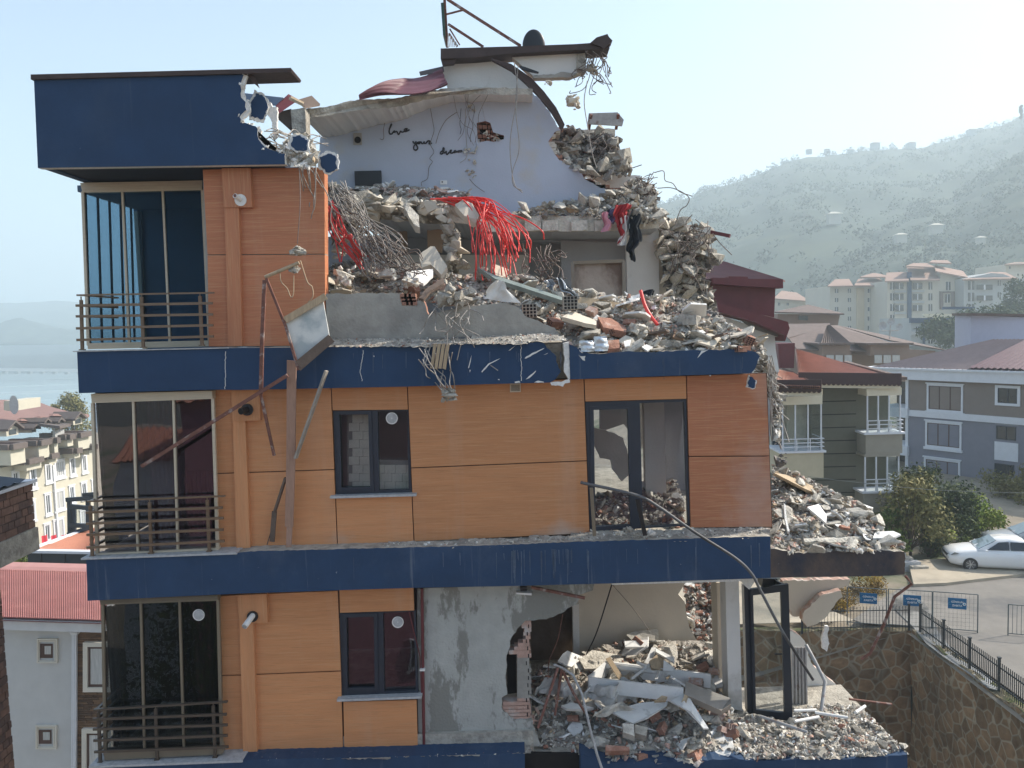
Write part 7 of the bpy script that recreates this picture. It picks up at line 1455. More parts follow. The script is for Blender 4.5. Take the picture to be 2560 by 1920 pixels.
ea, eb = P(*D8(660, 850), 39.8), P(*D8(1365, 860), 39.6); rg = P(*D8(630, 640), 47); rg2 = P(*D8(900, 742), 47)
corrug(mb, ea, eb, rg2 + Vector((.5, 0, 0)), rg, 44, 0, .055); mb.build("roof", M['tiles'], e)
mb = MB(); mb.beam(rg2 + Vector((.6, -.1, .05)), eb + Vector((.1, -.1, .1)), .28, .14); mb.build("ridge_cap", M['tilesbrown'], e)
def scallop(pa, Ya, pb, Yb_, h, n):
    a, b = P(*pa, Ya), P(*pb, Yb_); mb = MB(); t = (b - a); nn = Vector((t.y, -t.x, 0)).normalized() * .06; up = Vector((0, 0, 1))
    q = [a + up * h, b + up * h]
    for i in range(n * 4 + 1): k = 1 - i / (n * 4); q.append(a + t * k - up * (.09 * abs(math.sin(i * math.pi / 4))))
    mb.prismw(q, -nn); mb.build("fascia_board", mat("dark_brown_fascia", (.055, .028, .028), .6, .1, 3), e)
    mb = MB(); mb.prismw([a - up * .22 - nn * 2, b - up * .22 - nn * 2, b + up * .1 - nn * 2, a + up * .1 - nn * 2], -nn); mb.build("soffit_board", M['creamtrim'], e)
scallop(D8(655, 880), 39.7, D8(1366, 888), 39.5, .55, 22); scallop(D8(480, 935), 38.6, D8(812, 935), 37.4, .55, 10)
mb = MB(); corrug(mb, P(*D8(480, 895), 38.4), P(*D8(812, 905), 37.2), P(*D8(650, 815), 41), P(*D8(520, 785), 41), 22, 0, .03); mb.build("roof", M['tiles'], e)
mb = MB(); mb.prismw([P(*D8(810, 905), 37.2), P(*D8(650, 815), 41), P(*D8(540, 770), 42), P(*D8(620, 800), 41)], (0, 0, -.1)); mb.build("roof_flank", M['tilesbrown'], e)
mb = MB(); c0 = P(*D8(565, 775), 43); mb.prismw([P(*D8(512, 605), 43), P(*D8(628, 602), 43), P(*D8(622, 775), 43), P(*D8(520, 775), 43)], (0, 1.5, 0)); mb.build("chimney", M['maroon'], e)
# --- maroon-roofed house just behind the ruin
e = empty("maroon_house", tuple(P(*D8(300, 800), 27)), "house with maroon metal gable and tiled roof right behind the ruin", "house")
mb = MB(); mb.prism(cr(D8, [(-60, 165), (255, 200), (495, 200), (485, 425), (80, 330), (-60, 330)]), 27, 5, 0); mb.build("gable_wall", M['maroon'], e)
mb = MB(); mb.prism(cr(D8, [(60, 150), (172, 152), (172, 140), (303, 143), (303, 158), (547, 160), (547, 222), (300, 210), (170, 200), (60, 190)]), 26.6, .5, 0); mb.build("gutter", M['maroon'], e)
mb = MB(); corrug(mb, P(*D8(-120, 160), 26.8), P(*D8(545, 162), 26.8), P(*D8(110, 30), 32), P(*D8(-120, 20), 32), 40, 0, .02); mb.prismw([P(*D8(545, 162), 26.8), P(*D8(110, 30), 32), P(*D8(560, 170), 33)], (0, 0, -.06)); mb.build("roof", M['tilered'], e)
mb = MB(); mb.prism(cr(D8, [(90, 320), (580, 455), (592, 500), (560, 590), (555, 545), (330, 450), (100, 385)]), 25.8, 1.0, 0); mb.build("verge", M['maroon'], e)
mb = MB(); mb.prism(cr(D8, [(110, 410), (560, 560), (490, 560), (495, 640), (520, 800), (110, 800)]), 26.5, 5, 0); mb.build("wall", M['wallwhite'], e)
mb = MB(); mb.prism(cr(D8, [(250, 440), (330, 455), (560, 560), (545, 570), (330, 500)]), 26.4, .06, 0); mb.build("soffit", mat("grey_soffit", (.22, .21, .19), .9), e)
# --- brown-roofed houses
def poly_roof(mb, quads):
    for q in quads: mb.prismw([P(*D8(x, y), Y) for x, y, Y in q], (0, 0, -.15))
e = empty("brown_roof_house", tuple(P(*D8(900, 780), 95)), "wide house with brown hipped tile roofs and bay gables", "house")
mb = MB(); mb.prism(cr(D8, [(600, 600), (1600, 655), (1600, 900), (600, 900)]), 96, 12, 0); mb.build("wall", mat("brownish_render", (.26, .185, .15), .9, .06, 2), e)
mb = MB(); poly_roof(mb, [[(580, 560, 98), (640, 640, 92), (1120, 655, 92), (870, 480, 104)], [(870, 480, 104), (1120, 655, 92), (1300, 600, 96), (920, 478, 106)], [(500, 470, 106), (870, 465, 106), (860, 490, 104), (580, 565, 97)], [(920, 478, 106), (1280, 580, 97), (1680, 650, 95), (1250, 545, 104)]])
mb.build("roof", M['tilesbrown'], e)
mb = MB(); corrug(mb, P(*D8(800, 610), 90), P(*D8(1020, 605), 90), P(*D8(870, 480), 100), P(*D8(850, 480), 100), 13, 0, .1); mb.build("roof", M['tilesbrown'], e)
for x0, x1 in ((818, 1010), (1150, 1420)):
    mb = MB(); mb.prism(cr(D8, [(x0, 612), (x1, 608), (x1, 690), (x0, 690)]), 91, 5, 0); mb.build("bay", MATS['brownish_render'], e)
    mb = MB(); mb.prism(cr(D8, [(x0 - 20, 602), (x1 + 30, 600), (x1 + 30, 612), (x0 - 20, 614)]), 90, 5, 0); mb.build("bay_eave", M['tilesbrown'], e)
    for k in range(3):
        a, b = D8(x0 + 30 + k * 62, 685), D8(x0 + 80 + k * 62, 740); m_ = MB(); m_.prism([a, (b[0], a[1]), b, (a[0], b[1])], 90.8, .1); m_.build("window", M['pane_cur'], e)
e = empty("tower_house", tuple(P(*D8(720, 470), 115)), "square house with low pyramid roof behind the brown hipped roofs", "house")
mb = MB(); mb.prism(cr(D8, [(510, 400), (940, 405), (925, 480), (600, 475), (510, 470)]), 115, 12, 0); mb.build("wall", MATS['brownish_render'], e)
mb = MB(); t_ = P(*D8(720, 335), 120)
for a, b in (((488, 385, 113), (970, 398, 113)), ((970, 398, 113), (940, 395, 128)), ((488, 385, 113), (560, 385, 128))): mb.prismw([P(*D8(a[0], a[1]), a[2]), P(*D8(b[0], b[1]), b[2]), t_], (0, 0, -.2))
mb.build("roof", M['tilesbrown'], e); mb = MB(); mb.prism(cr(D8, [(655, 412), (718, 414), (718, 445), (655, 442)]), 114.9, .1); mb.build("window", M['pane_dark'], e)
# satellite dishes on a mast over the brown roof
e = empty("satellite_mast", tuple(P(*E4(600, 990), 90)), "mast with three grey satellite dishes on the brown roof", "satellite dishes")
mb = MB(); mb.tube([P(*E4(600, 1000), 90), P(*E4(605, 800), 90)], .06, 6); mb.tube([P(*E4(505, 900), 90), P(*E4(705, 895), 90)], .05, 6); mb.build("mast", M['steel'], e)
for x, y, r_ in ((508, 838, .46), (612, 790, .42), (708, 850, .36)):
    c_ = P(*E4(x, y), 89.8); mb = MB(); mb.grid(lambda u, v: c_ + Vector((math.cos(u * 6.283) * v * r_, -.25 * v * v * r_, math.sin(u * 6.283) * v * r_)), 18, 4); mb.tube([c_, c_ + Vector((0, -.6, -.2))], .03, 5); mb.build("dish", M['stone'], e)
# --- distant blocks
M['fw1'] = mat("ivory_far_render", (.50, .47, .40), .9, .05, .3); M['fw2'] = mat("sand_far_render", (.50, .41, .28), .9, .05, .3); M['fw3'] = mat("grey_far_render", (.38, .40, .40), .9, .05, .3); M['froof'] = mat("pinkish_far_roof", (.30, .20, .16), .9, .1, .3)
def far_block(name, label, wall_pts, Y, depth, m, roofs, wins, extra=()):
    c = wall_pts[len(wall_pts) // 2]; e = empty(name, tuple(P(*E4(*c), Y)), label, "apartment block")
    mb = MB(); mb.prism(cr(E4, wall_pts), Y, depth, 0); mb.build("wall", M[m], e)
    mb = MB()
    for q in roofs: mb.prismw([P(*E4(x, y), Y + dY) for x, y, dY in q], (0, 0, -.4))
    if roofs: mb.build("roof", M['froof'], e)
    for (x0, y0, x1, y1), mm in extra: mb = MB(); mb.prism(cr(E4, [(x0, y0), (x1, y0), (x1, y1), (x0, y1)]), Y - .5, .6); mb.build("facade_panel", M[mm], e)
    for (x, y, w_, h_) in wins:
        mb = MB(); mb.prism(cr(E4, [(x, y), (x + w_, y), (x + w_, y + h_), (x, y + h_)]), Y - .12 - (.5 if w_ > 80 else 0), .1, 0); mb.prism(cr(E4, [(x + w_ * .45, y), (x + w_ * .55, y), (x + w_ * .55, y + h_), (x + w_ * .45, y + h_)]), Y - .2 - (.5 if w_ > 80 else 0), .08, 1); mb.build("window", [M['pane_dark'], M['trim']], e)
    return e
rows = [(395, 112), (505, 110), (615, 110), (728, 110), (840, 110)]
far_block("apartment_block", "ivory block with small paired windows, half hidden by the brown roofs", [(-120, 360), (565, 355), (560, 1000), (-120, 1000)], 262, 22, 'fw1',
    [[(-150, 360, -3), (160, 355, -3), (110, 275, 8), (-60, 280, 8)], [(170, 352, -3), (575, 352, -3), (470, 265, 10), (220, 275, 10)], [(240, 250, 2), (640, 250, 2), (430, 205, 12), (390, 205, 12)]],
    [(x, y, w_, 48) for y, _ in rows for x, w_ in ((95, 38), (235, 38), (335, 38), (448, 28), (498, 55), (-60, 40))], [((205, 385, 292, 940), 'fw2')])
far_block("apartment_block", "tall pale block with a dark vertical strip and curved balconies", [(570, 300), (820, 290), (1200, 290), (1210, 200), (1330, 200), (1490, 290), (1485, 660), (1480, 1000), (560, 1000)], 250, 24, 'fw1',
    [[(540, 300, -3), (830, 292, -3), (800, 190, 8), (560, 200, 8)], [(850, 285, -3), (1200, 285, -3), (1140, 130, 12), (800, 120, 12)], [(790, 120, 0), (1140, 130, 0), (1050, 85, 10), (880, 85, 10)], [(1150, 180, -2), (1540, 255, -2), (1480, 180, 12), (1130, 110, 12)], [(1070, 75, 6), (1340, 85, 6), (1290, 50, 14), (1110, 50, 14)]],
    [(x, y, w_, 85) for y in (318, 448, 578, 708) for x, w_ in ((605, 50), (1065, 45))] + [(x, y, w_, 70) for y in (325, 455, 590) for x, w_ in ((665, 100), (880, 110))] + [(1275, 310, 55, 100), (1262, 460, 62, 100)],
    [((815, 195, 862, 960), 'navy'), ((1205, 425, 1243, 640), 'tilesbrown'), ((1345, 425, 1380, 640), 'tilesbrown'), ((1243, 425, 1345, 445), 'tilesbrown'), ((655, 415, 800, 440), 'fw3'), ((655, 545, 800, 570), 'fw3'), ((655, 675, 800, 700), 'fw3'), ((865, 410, 1015, 435), 'fw3'), ((865, 540, 1015, 565), 'fw3')])
far_block("apartment_block", "pale block at the far edge with wide glazed balconies", [(1490, 275), (1820, 205), (1960, 215), (2100, 270), (2400, 280), (2400, 1000), (1490, 1000)], 245, 22, 'fw3',
    [[(1470, 280, -2), (1830, 270, -2), (1960, 200, 8), (1820, 190, 8)], [(1830, 270, -2), (2140, 270, -2), (1990, 195, 8), (1900, 190, 8)]],
    [(1540, y, 75, 105) for y in (300, 440, 575)] + [(1645, y, 190, 60) for y in (345, 475)] + [(1898, y, 34, 65) for y in (292, 435)])
far_block("apartment_block", "whitish tower with a small window, rising over the far block", [(1990, 100), (2130, 85), (2400, 90), (2400, 300), (1995, 300)], 275, 18, 'fw1', [[(1975, 100, -2), (2400, 90, -2), (2400, 70, 10), (2100, 75, 10)]], [(2035, 125, 16, 30)])
far_block("white_house", "white flat-roofed house with a dark roof edge in front of the distant blocks", [(860, 745), (1420, 745), (1420, 1080), (850, 1080)], 185, 16, 'fw3', [], [(915, 850, 40, 100), (1072, 838, 48, 42), (1065, 1010, 48, 42)], [((845, 745, 1350, 805), 'navy'), ((1005, 805, 1026, 1060), 'navy'), ((870, 905, 990, 950), 'stone'), ((1010, 695, 1345, 742), 'creamtrim'), ((1245, 610, 1625, 642), 'navy')])
e = far_block("far_villa", "hazy villa with pale hipped roof below the wooded hill", cr(lambda x, y: ((D8(x, y)[0] - 2100) * 4.809, (D8(x, y)[1] - 640) * 4.809), [(480, 300), (830, 310), (830, 400), (480, 400)]), 290, 14, 'fw1', [[(-800, 508, -2), (-360, 540, -2), (-520, 440, 8), (-700, 415, 8)]], [(-745, 560, 26, 36), (-640, 562, 26, 32)])
# small houses on the slopes
def proj(p):
    q = RC.transposed() @ (p - Vector((0, 0, H))); return 1280 + F * q.x / -q.z, 960 - F * q.y / -q.z, -q.z
def on_hill(x, y, i):
    fn = hf1 if i < 7 else hf2; tx, ty = C6(x, y + 14); best = None
    for a in range(0, 150):
        for b in range(3, 33):
            p = fn(a / 150, b / 40); q = proj(p); e_ = (q[0] - tx) ** 2 + (q[1] - ty) ** 2
            if best is None or e_ < best[0]: best = (e_, p)
    return best[1] + Vector((0, -3, 4))
rh = random.Random(6)
for i, (x, y, w_, Y, lab) in enumerate(((840, 475, 26, 1000, "small square house second from the leaf-topped crest end"), (920, 470, 24, 1000, "boxy house on the crest between two small ones"), (1105, 470, 22, 1000, "tiny house on the crest near the middle"), (1250, 432, 40, 980, "widest peaked house on the hill crest"), (1480, 435, 36, 970, "flat house on the crest past the peaked one"), (1850, 360, 40, 950, "long house high on the crest"),
    (970, 935, 62, 560, "pale-roofed house halfway up the hazy slope"), (1400, 1065, 50, 480, "white stepped house on the lower slope"), (1640, 985, 56, 470, "tall pale house among trees on the lower slope"), (1900, 1070, 40, 450, "small grey house on the dark lower slope"), (820, 1215, 80, 380, "low villa with a pale roof at the foot of the hill"))):
    c = on_hill(x, y, i); Y = c.y; s = w_ * Y / F / 2.572 * .62; e = empty("hill_house", tuple(c), lab, "house", "houses on the hill")
    mb = MB(); mb.aabb(c + Vector((-s, -s * .7, -s * .9)), c + Vector((s, s * .7, s * .8))); mb.build("wall", M['fw1'] if i > 5 else M['fw3'], e)
    mb = MB(); a = c + Vector((0, 0, s * .8)); mb.add([a + Vector((-s * 1.2, -s, 0)), a + Vector((s * 1.2, -s, 0)), a + Vector((s * 1.2, s, 0)), a + Vector((-s * 1.2, s, 0)), a + Vector((-s * .4, 0, s * .4)), a + Vector((s * .4, 0, s * .4))], [(0, 1, 5, 4), (1, 2, 5), (2, 3, 4, 5), (3, 0, 4), (3, 2, 1, 0)]); mb.build("roof", M['froof'] if i < 6 else M['fw1'], e)

mb = MB(); mb.tube(bez([P(*D7(505, 415), 36), P(*D7(860, 458), 36), P(*D7(1500, 520), 36), P(*D7(2212, 545), 36), P(*D7(2900, 560), 36)], 8), .012, 4); mb.build("overhead_cable", M['fgrey'], None, "thin overhead cable sagging across the trees and the green-grey house", "cable")
# =====================================================================  LEFT SIDE: town by the bay
M['whitewall'] = mat("white_render", (.52, .49, .40), .9, .05, 2); M['rosegrey'] = mat("mauve_roof", (.235, .135, .115), .8, .12, 1.5); M['eave'] = mat("brown_grey_eave", (.13, .105, .095), .7, .1, 2); M['tileterr'] = mat("terracotta_terrace", (.38, .16, .115), .9, .15, 2)
# long white row house, its facade running away from us and facing the sun
FA = Facade((-60, 1300), 74.7, (236, 1300), 90)
def Yf(x): return 1 / (1 / 74.7 + (x / 7.9 + 60) / 296 * (1 / 90 - 1 / 74.7))
e = empty("row_house", tuple(FA.pt(10, 22)), "long white row house with mauve roof and stepped dormer terraces", "row house")
ue = FA.uv(0, 1120)[0]; ul = FA.L + 14
ztop = FA.uv(*E3(900, 1150))[1]
mb = MB(); FA.box(mb, -8, 14, ul, ztop, -14, 0); mb.build("wall", M['whitewall'], e)
zr0 = FA.uv(*E3(600, 600))[1]
mb = MB()
def RP(x, y, Y): return P(*E3(x, y), Y)
mb.prismw([RP(-500, 420, 82), RP(1100, 420, 92), RP(1760, 290, 100), RP(1390, 272, 108), RP(640, -5, 116), RP(-500, -5, 105)], (0, 0, -.3)); mb.build("roof", M['rosegrey'], e)
mb = MB()
for x0, x1, y, Y0, Y1 in ((-300, 800, 400, 64, 84), (420, 1200, 370, 76, 92), (800, 1500, 320, 88, 104), (1050, 1740, 270, 96, 112)): Y0, Y1 = Yf(x0) + 5, Yf(x1) + 5; mb.prismw([RP(x0, y, Y0), RP(x1, y + 8, Y1), RP(x1, y + 50, Y1 - 1), RP(x0, y + 45, Y0 - 1)], (-.6, .3, 0))
mb.build("roof_tier", M['rosegrey'], e)
def dormer(x, y, s, Y):
    Y = Yf(x) + 2; a = RP(x, y, Y); w_ = s * Y / F / 7.9; up = Vector((0, 0, 1)); t = FA.t; n = FA.n
    mb = MB(); q = [a - t * w_, a + t * w_, a + t * w_ + up * w_ * .9, a + up * w_ * 1.5, a - t * w_ + up * w_ * .9]; mb.prismw([p + n * .0 for p in q], -n * 3); o = mb.build("dormer", M['whitewall'], e); o['_loc'] = e['_loc']
    mb = MB(); top = a + up * w_ * 1.75
    for sg in (-1, 1): mb.prismw([a + t * w_ * 1.35 * sg + up * w_ * .72 + n * .5, top + n * .5, top - n * 3, a + t * w_ * 1.35 * sg + up * w_ * .72 - n * 3], (0, 0, .22))
    mb.build("dormer_roof", M['eave'], o)
    mb = MB(); mb.prismw([a - t * w_ * .6 + n * .03 + up * .1, a + t * w_ * .6 + n * .03 + up * .1, a + t * w_ * .6 + up * w_ * .85 + n * .03, a - t * w_ * .6 + up * w_ * .85 + n * .03], -n * .02); mb.build("pane", M['pane_sky'], o)
for x, y, s, Y in ((250, 700, 150, 64), (660, 640, 75, 74), (880, 510, 70, 86), (1150, 500, 70, 90), (1540, 480, 125, 92)): dormer(x, y, s, Y)
def terrace(x0, y0, x1, y1, Y, dpt, hh):
    """parapet box stepping out from the roof: terracotta floor, dark brown coping, white front"""
    a, b = RP(x0, y0, Yf(x0) - 1.2), RP(x1, y1, Yf(x1) - 1.2); t = (b - a); t.z = 0; L_ = t.length; t.normalize(); n = FA.n; up = Vector((0, 0, 1)); z = (a.z + b.z) / 2; a.z = z
    mb = MB(); mb.prismw([a + n * .1, a + t * L_ + n * .1, a + t * L_ + n * .1 - up * hh, a + n * .1 - up * hh], -n * dpt); o = mb.build("terrace", M['whitewall'], e); o['_loc'] = e['_loc']
    mb = MB()
    for q0, q1 in ((a + n * .25, a + t * L_ + n * .25), (a + n * .1, a - n * dpt), (a + t * L_ + n * .1, a + t * L_ - n * dpt)): mb.beam(q0 + up * .2, q1 + up * .2, .5, .55)
    mb.build("coping", M['eave'], o)
    mb = MB(); mb.prismw([a + up * .02, a + t * L_ + up * .02, a + t * L_ - n * dpt + up * .02, a - n * dpt + up * .02], (0, 0, .03)); mb.build("terrace_floor", M['tileterr'], o)
for q in ((180, 960, 470, 930, 60, 3.6, 1.6), (740, 900, 945, 850, 72, 4.5, 1.4), (500, 1265, 795, 1200, 66, 2.6, .7), (950, 1160, 1100, 1120, 76, 2.0, .6), (1050, 850, 1120, 820, 80, 3.5, 1.2), (1310, 780, 1420, 745, 86, 2.0, .8), (1520, 740, 1745, 690, 88, 4.5, 1.4), (1450, 1050, 1560, 1015, 88, 1.8, .6), (1740, 980, 1860, 945, 92, 1.8, .6)): terrace(*q)
mb = MB(); a, b, c_ = RP(770, 520, 83), RP(1180, 570, 83), RP(1400, 520, 88); mb.prismw([a, b, c_, RP(1050, 490, 90)], (0, 0, .3)); mb.build("canopy_roof", M['eave'], e)
mb = MB(); mb.prismw([RP(1090, 590, 84), RP(1270, 575, 86), RP(1270, 890, 86), RP(1090, 890, 84)], (-.5, .4, 0)); mb.build("canopy_glass", M['pane_cur'], e)
for x0, y0, x1, y1, mm in ((1090, 1240, 1260, 1480, 'pane_cur'), (900, 1290, 1000, 1580, 'pane_sky'), (1385, 1165, 1470, 1450, 'pane_sky'), (1620, 1110, 1700, 1390, 'pane_sky'), (595, 1370, 700, 1700, 'pane_sky'), (255, 1450, 360, 1700, 'pane_sky')):
    window_on(FA, e, FA.rect(E3, x0, y0, x1, y1), 'trim', mm, 'trim', 2 if x1 - x0 < 150 else 4, .02, .2)
for x0, y0, x1, y1, mm in ((390, 965, 435, 1110, 'pane_sky'), (470, 940, 552, 1065, 'pane_cur'), (600, 895, 640, 1010, 'pane_sky'), (705, 865, 745, 975, 'pane_sky'), (795, 840, 822, 960, 'pane_sky'), (255, 1020, 300, 1160, 'pane_sky'), (385, 1225, 430, 1340, 'pane_sky'), (465, 1190, 550, 1330, 'pane_cur'), (600, 1150, 640, 1260, 'pane_sky'), (695, 1105, 740, 1230, 'pane_cur'), (270, 1280, 295, 1400, 'pane_sky')):
    window_on(FA, e, FA.rect(L8, x0, y0, x1, y1), 'trim', mm, 'trim', 2, .02, .16)
mb = MB(); a = FA.uv(*L8(450, 700)); FA.box(mb, a[0] - .1, 16, a[0] + .1, a[1], 0, .2); mb.build("downpipe", M['trim'], e)
mb = MB(); a = RP(70, 20, 80); mb.prismw([RP(75, 20, 84), RP(360, 10, 84), RP(360, 205, 84), RP(170, 220, 84), RP(75, 200, 84)], (0, 4, 0)); mb.build("chimney", M['whitewall'], e)
mb = MB(); c_ = RP(285, 95, 83.7); mb.grid(lambda u, v: c_ + Vector((math.cos(u * 6.283) * v * .5, -.1, math.sin(u * 6.283) * v * 1.0)), 16, 3); mb.build("satellite_dish", M['stone'], e)
# flag bunting in front of it
fl = FA
fred = mat("flag_red", (.55, .03, .05), .8, .06, 3)
rf_ = random.Random(3)
for i, (x0, y0, x1, y1) in enumerate(((205, 1315, 278, 1450), (290, 1312, 358, 1440), (380, 1310, 440, 1372), (450, 1308, 520, 1350), (525, 1306, 570, 1330), (75, 1400, 108, 1480))):
    r_ = FA.rect(L8, x0, y0, x1, y1); ff = empty("flag", tuple(FA.pt(r_[0], r_[3], 2)), "red flag with white crescent strung before the white row house", "flag", "red flags on a line")
    mb = MB(); mb.grid(lambda u, v: FA.pt(r_[0] + (r_[2] - r_[0]) * u, r_[1] + (r_[3] - r_[1]) * v, 2 + .08 * math.sin(u * 9 + v * 2)), 12, 6); mb.build("cloth", fred, ff)
    cx, cz_ = (r_[0] + r_[2]) / 2, (r_[1] + r_[3]) / 2; R_ = (r_[2] - r_[0]) * .24; mb = MB()
    ou = [(cx + R_ * math.cos(a * .2), cz_ + R_ * math.sin(a * .2)) for a in range(4, 28)]; inn = [(cx + R_ * .22 + R_ * .8 * math.cos(a * .2), cz_ + R_ * .8 * math.sin(a * .2)) for a in range(27, 4, -1)]
    mb.prismw([FA.pt(u, z, 2.14) for u, z in ou + inn], FA.n * .02)
    mb.prismw([FA.pt(cx + R_ * .95 + (R_ * .42 if k % 2 == 0 else R_ * .17) * math.cos(k * .628), cz_ + (R_ * .42 if k % 2 == 0 else R_ * .17) * math.sin(k * .628), 2.14) for k in range(10)], FA.n * .02)
    mb.build("crescent", M['signwhite'], ff)
tree_px("tree", 185, 1120, 990, 95, 120, 'lf_olive', 3600, .22, "pale hazy tree rising behind the row house roof", "tree", 21, .2, lobes=20)
tree_px("tree", 140, 1100, 1010, 50, 122, 'lf_olive', 1600, .2, "thin tree beside the hazy one behind the roof", "tree", 22, .2)
tree_px("shrub", 50, 1470, 1375, 90, 40, 'lf_green', 2600, .08, "leafy plant behind the dark parapet of the low roof", "shrub", 23, .1)
# low building with ribbed terracotta roof, dark parapet and a glass-and-steel shelter
e = empty("low_house", tuple(P(*L8(500, 1500), 40)), "low dark-walled building with a ribbed terracotta roof", "house")
mb = MB(); mb.prism(cr(L8, [(240, 1445), (780, 1455), (790, 1580), (240, 1565)]), 36, .25, 0); mb.prism(cr(L8, [(352, 1447), (358, 1447), (358, 1565), (352, 1565)]), 35.96, .05, 1); mb.prism(cr(L8, [(558, 1450), (564, 1450), (564, 1572), (558, 1572)]), 35.96, .05, 1); mb.build("wall", [mat("dark_slate_panel", (.045, .05, .055), .7, .1, 2), M['black']], e)
mb = MB(); corrug(mb, P(*L8(290, 1440), 36.3), P(*L8(860, 1446), 36.3), P(*L8(860, 1240), 43), P(*L8(740, 1265), 43), 20, 0, .07); mb.build("roof", mat("terracotta_ribs", (.42, .19, .13), .6, .15, 2), e)
mb = MB(); mb.beam(P(*L8(235, 1442), 36), P(*L8(800, 1452), 36), .3, .12); mb.beam(P(*L8(240, 1440), 36), P(*L8(760, 1255), 43.2), .3, .14); mb.build("coping", M['trim'], e)
e = empty("glass_shelter", tuple(P(*L8(690, 1290), 41)), "dark steel and glass roof shelter behind the low ribbed roof", "shelter")
mb = MB()
for a, b in (((600, 1010), (605, 1300)), ((640, 1050), (640, 1290)), ((760, 1000), (765, 1260))): mb.beam(P(*L8(*a), 42), P(*L8(*b), 42), .18, .18)
for a, b in (((575, 1000), (800, 985)), ((600, 1055), (800, 1075)), ((600, 1220), (780, 1225)), ((720, 960), (840, 950)), ((590, 1300), (780, 1240))): mb.beam(P(*L8(*a), 42), P(*L8(*b), 41.6), .16, .22)
mb.build("frame", M['anth'], e); mb = MB(); mb.prism(cr(L8, [(655, 1075), (765, 1075), (765, 1215), (655, 1215)]), 42.1, .03); mb.build("pane", M['gl_clear'], e)
# white house with pink corrugated roof and stone-clad bay
e = empty("white_house", tuple(P(*D1(400, 1600), 27.8)), "white house with pink corrugated roof and a strip of brown stone cladding", "house")
Y = 27.8
mb = MB(); mb.prism(cr(D1, [(-60, 540), (600, 560), (600, 1800), (-60, 1800)]), Y, 8, 0); mb.build("wall", mat("whitish_render", (.52, .52, .51), .9, .06, 1.5, .15, 14), e)
mb = MB(); mb.prism(cr(D1, [(608, 572), (1000, 584), (1000, 1800), (590, 1800)]), Y + .05, 6, 0)
rs_ = random.Random(2)
for k in range(62):
    y = 580 + k * 18.5
    x = 610
    while x < 860: l = rs_.uniform(40, 130); mb.prism(cr(D1, [(x, y), (x + l - 3, y), (x + l - 3, y + 15), (x, y + 15)]), Y + .05 - rs_.uniform(.01, .05), .06, rs_.choice((0, 0, 1))); x += l
mb.build("stone_cladding", [mat("brown_ledge_stone", (.17, .10, .058), .9, .3, 3, .3, 12), mat("dark_ledge_stone", (.10, .06, .038), .9, .3, 3)], e)
mb = MB()
for x in (572, 584, 596): mb.prism(cr(D1, [(x, 600), (x + 9, 600), (x + 5, 1800), (x - 5, 1800)]), Y - .12, .12, 0)
mb.prism(cr(D1, [(552, 575), (615, 578), (612, 600), (565, 600)]), Y - .2, .2, 0); mb.build("pilaster", M['trim'], e)
mb = MB(); mb.prism(cr(D1, [(-60, 470), (830, 495), (830, 580), (-60, 555)]), Y - .5, 1.2, 0); mb.build("eave_board", mat("eave_white", (.58, .58, .58), .8, .08, 2), e)
mb = MB(); n_ = 64
a, b, c_, d = P(*D1(-100, 460), Y - .6), P(*D1(850, 490), Y - .6), P(*D1(850, 95), Y + 5.5), P(*D1(-100, 70), Y + 5.5)
mb.grid(lambda u, v: a.lerp(b, u).lerp(d.lerp(c_, u), v) + Vector((0, 0, .035 * math.sin(u * n_ * 6.283) + (.03 if v < .52 else 0))), n_ * 6, 8, 0, False); mb.grid(lambda u, v: a.lerp(b, u).lerp(d.lerp(c_, u), v) - Vector((0, 0, .1)), 2, 2, 0); mb.build("roof", mat("pink_corrugated_roof", (.42, .185, .165), .6, .12, 1.2, spec=.4, col2=(.5, .24, .21), m2=(.56, .7), s2=1.0), e)
mb = MB(); mb.prismw([P(*D1(-100, 40), Y + 5.8), P(*D1(850, 65), Y + 5.8), P(*D1(850, 100), Y + 5.4), P(*D1(-100, 75), Y + 5.4)], (0, .2, .1)); mb.build("ridge_cap", mat("faded_ridge", (.42, .22, .20), .7, .1, 2), e)
def small_win(x0, y0, x1, y1, sx0, sy0, sx1, sy1, mg):
    mb = MB()
    for k, d_ in ((0, .10), (12, .06)): 
        q = (sx0 + k, sy0 + k, sx1 - k, sy1 - k); w_ = 10
        for r_ in ((q[0], q[1], q[2], q[1] + w_), (q[0], q[3] - w_, q[2], q[3]), (q[0], q[1] + w_, q[0] + w_, q[3] - w_), (q[2] - w_, q[1] + w_, q[2], q[3] - w_)): mb.prism(cr(D1, [(r_[0], r_[1]), (r_[2], r_[1]), (r_[2], r_[3]), (r_[0], r_[3])]), Y - d_, d_ - .003, 0)
    o = mb.build("window", mat("cream_surround", (.62, .58, .50), .8, .05, 2), e); o['_loc'] = e['_loc']
    mb = MB(); mb.prism(cr(D1, [(x0, y0), (x1, y0), (x1, y1), (x0, y1)]), Y - .02, .01, 0); mb.prism(cr(D1, [(x0 + 35, y0 + 18), (x1 - 14, y0 + 18), (x1 - 14, y1 - 30), (x0 + 35, y1 - 30)]), Y - .03, .008, 1); mb.build("sash", [M['brownwin'], M[mg]], o)
small_win(320, 668, 420, 782, 292, 630, 454, 824, 'pane_cur'); small_win(308, 1356, 410, 1466, 282, 1322, 446, 1510, 'pane_cur')
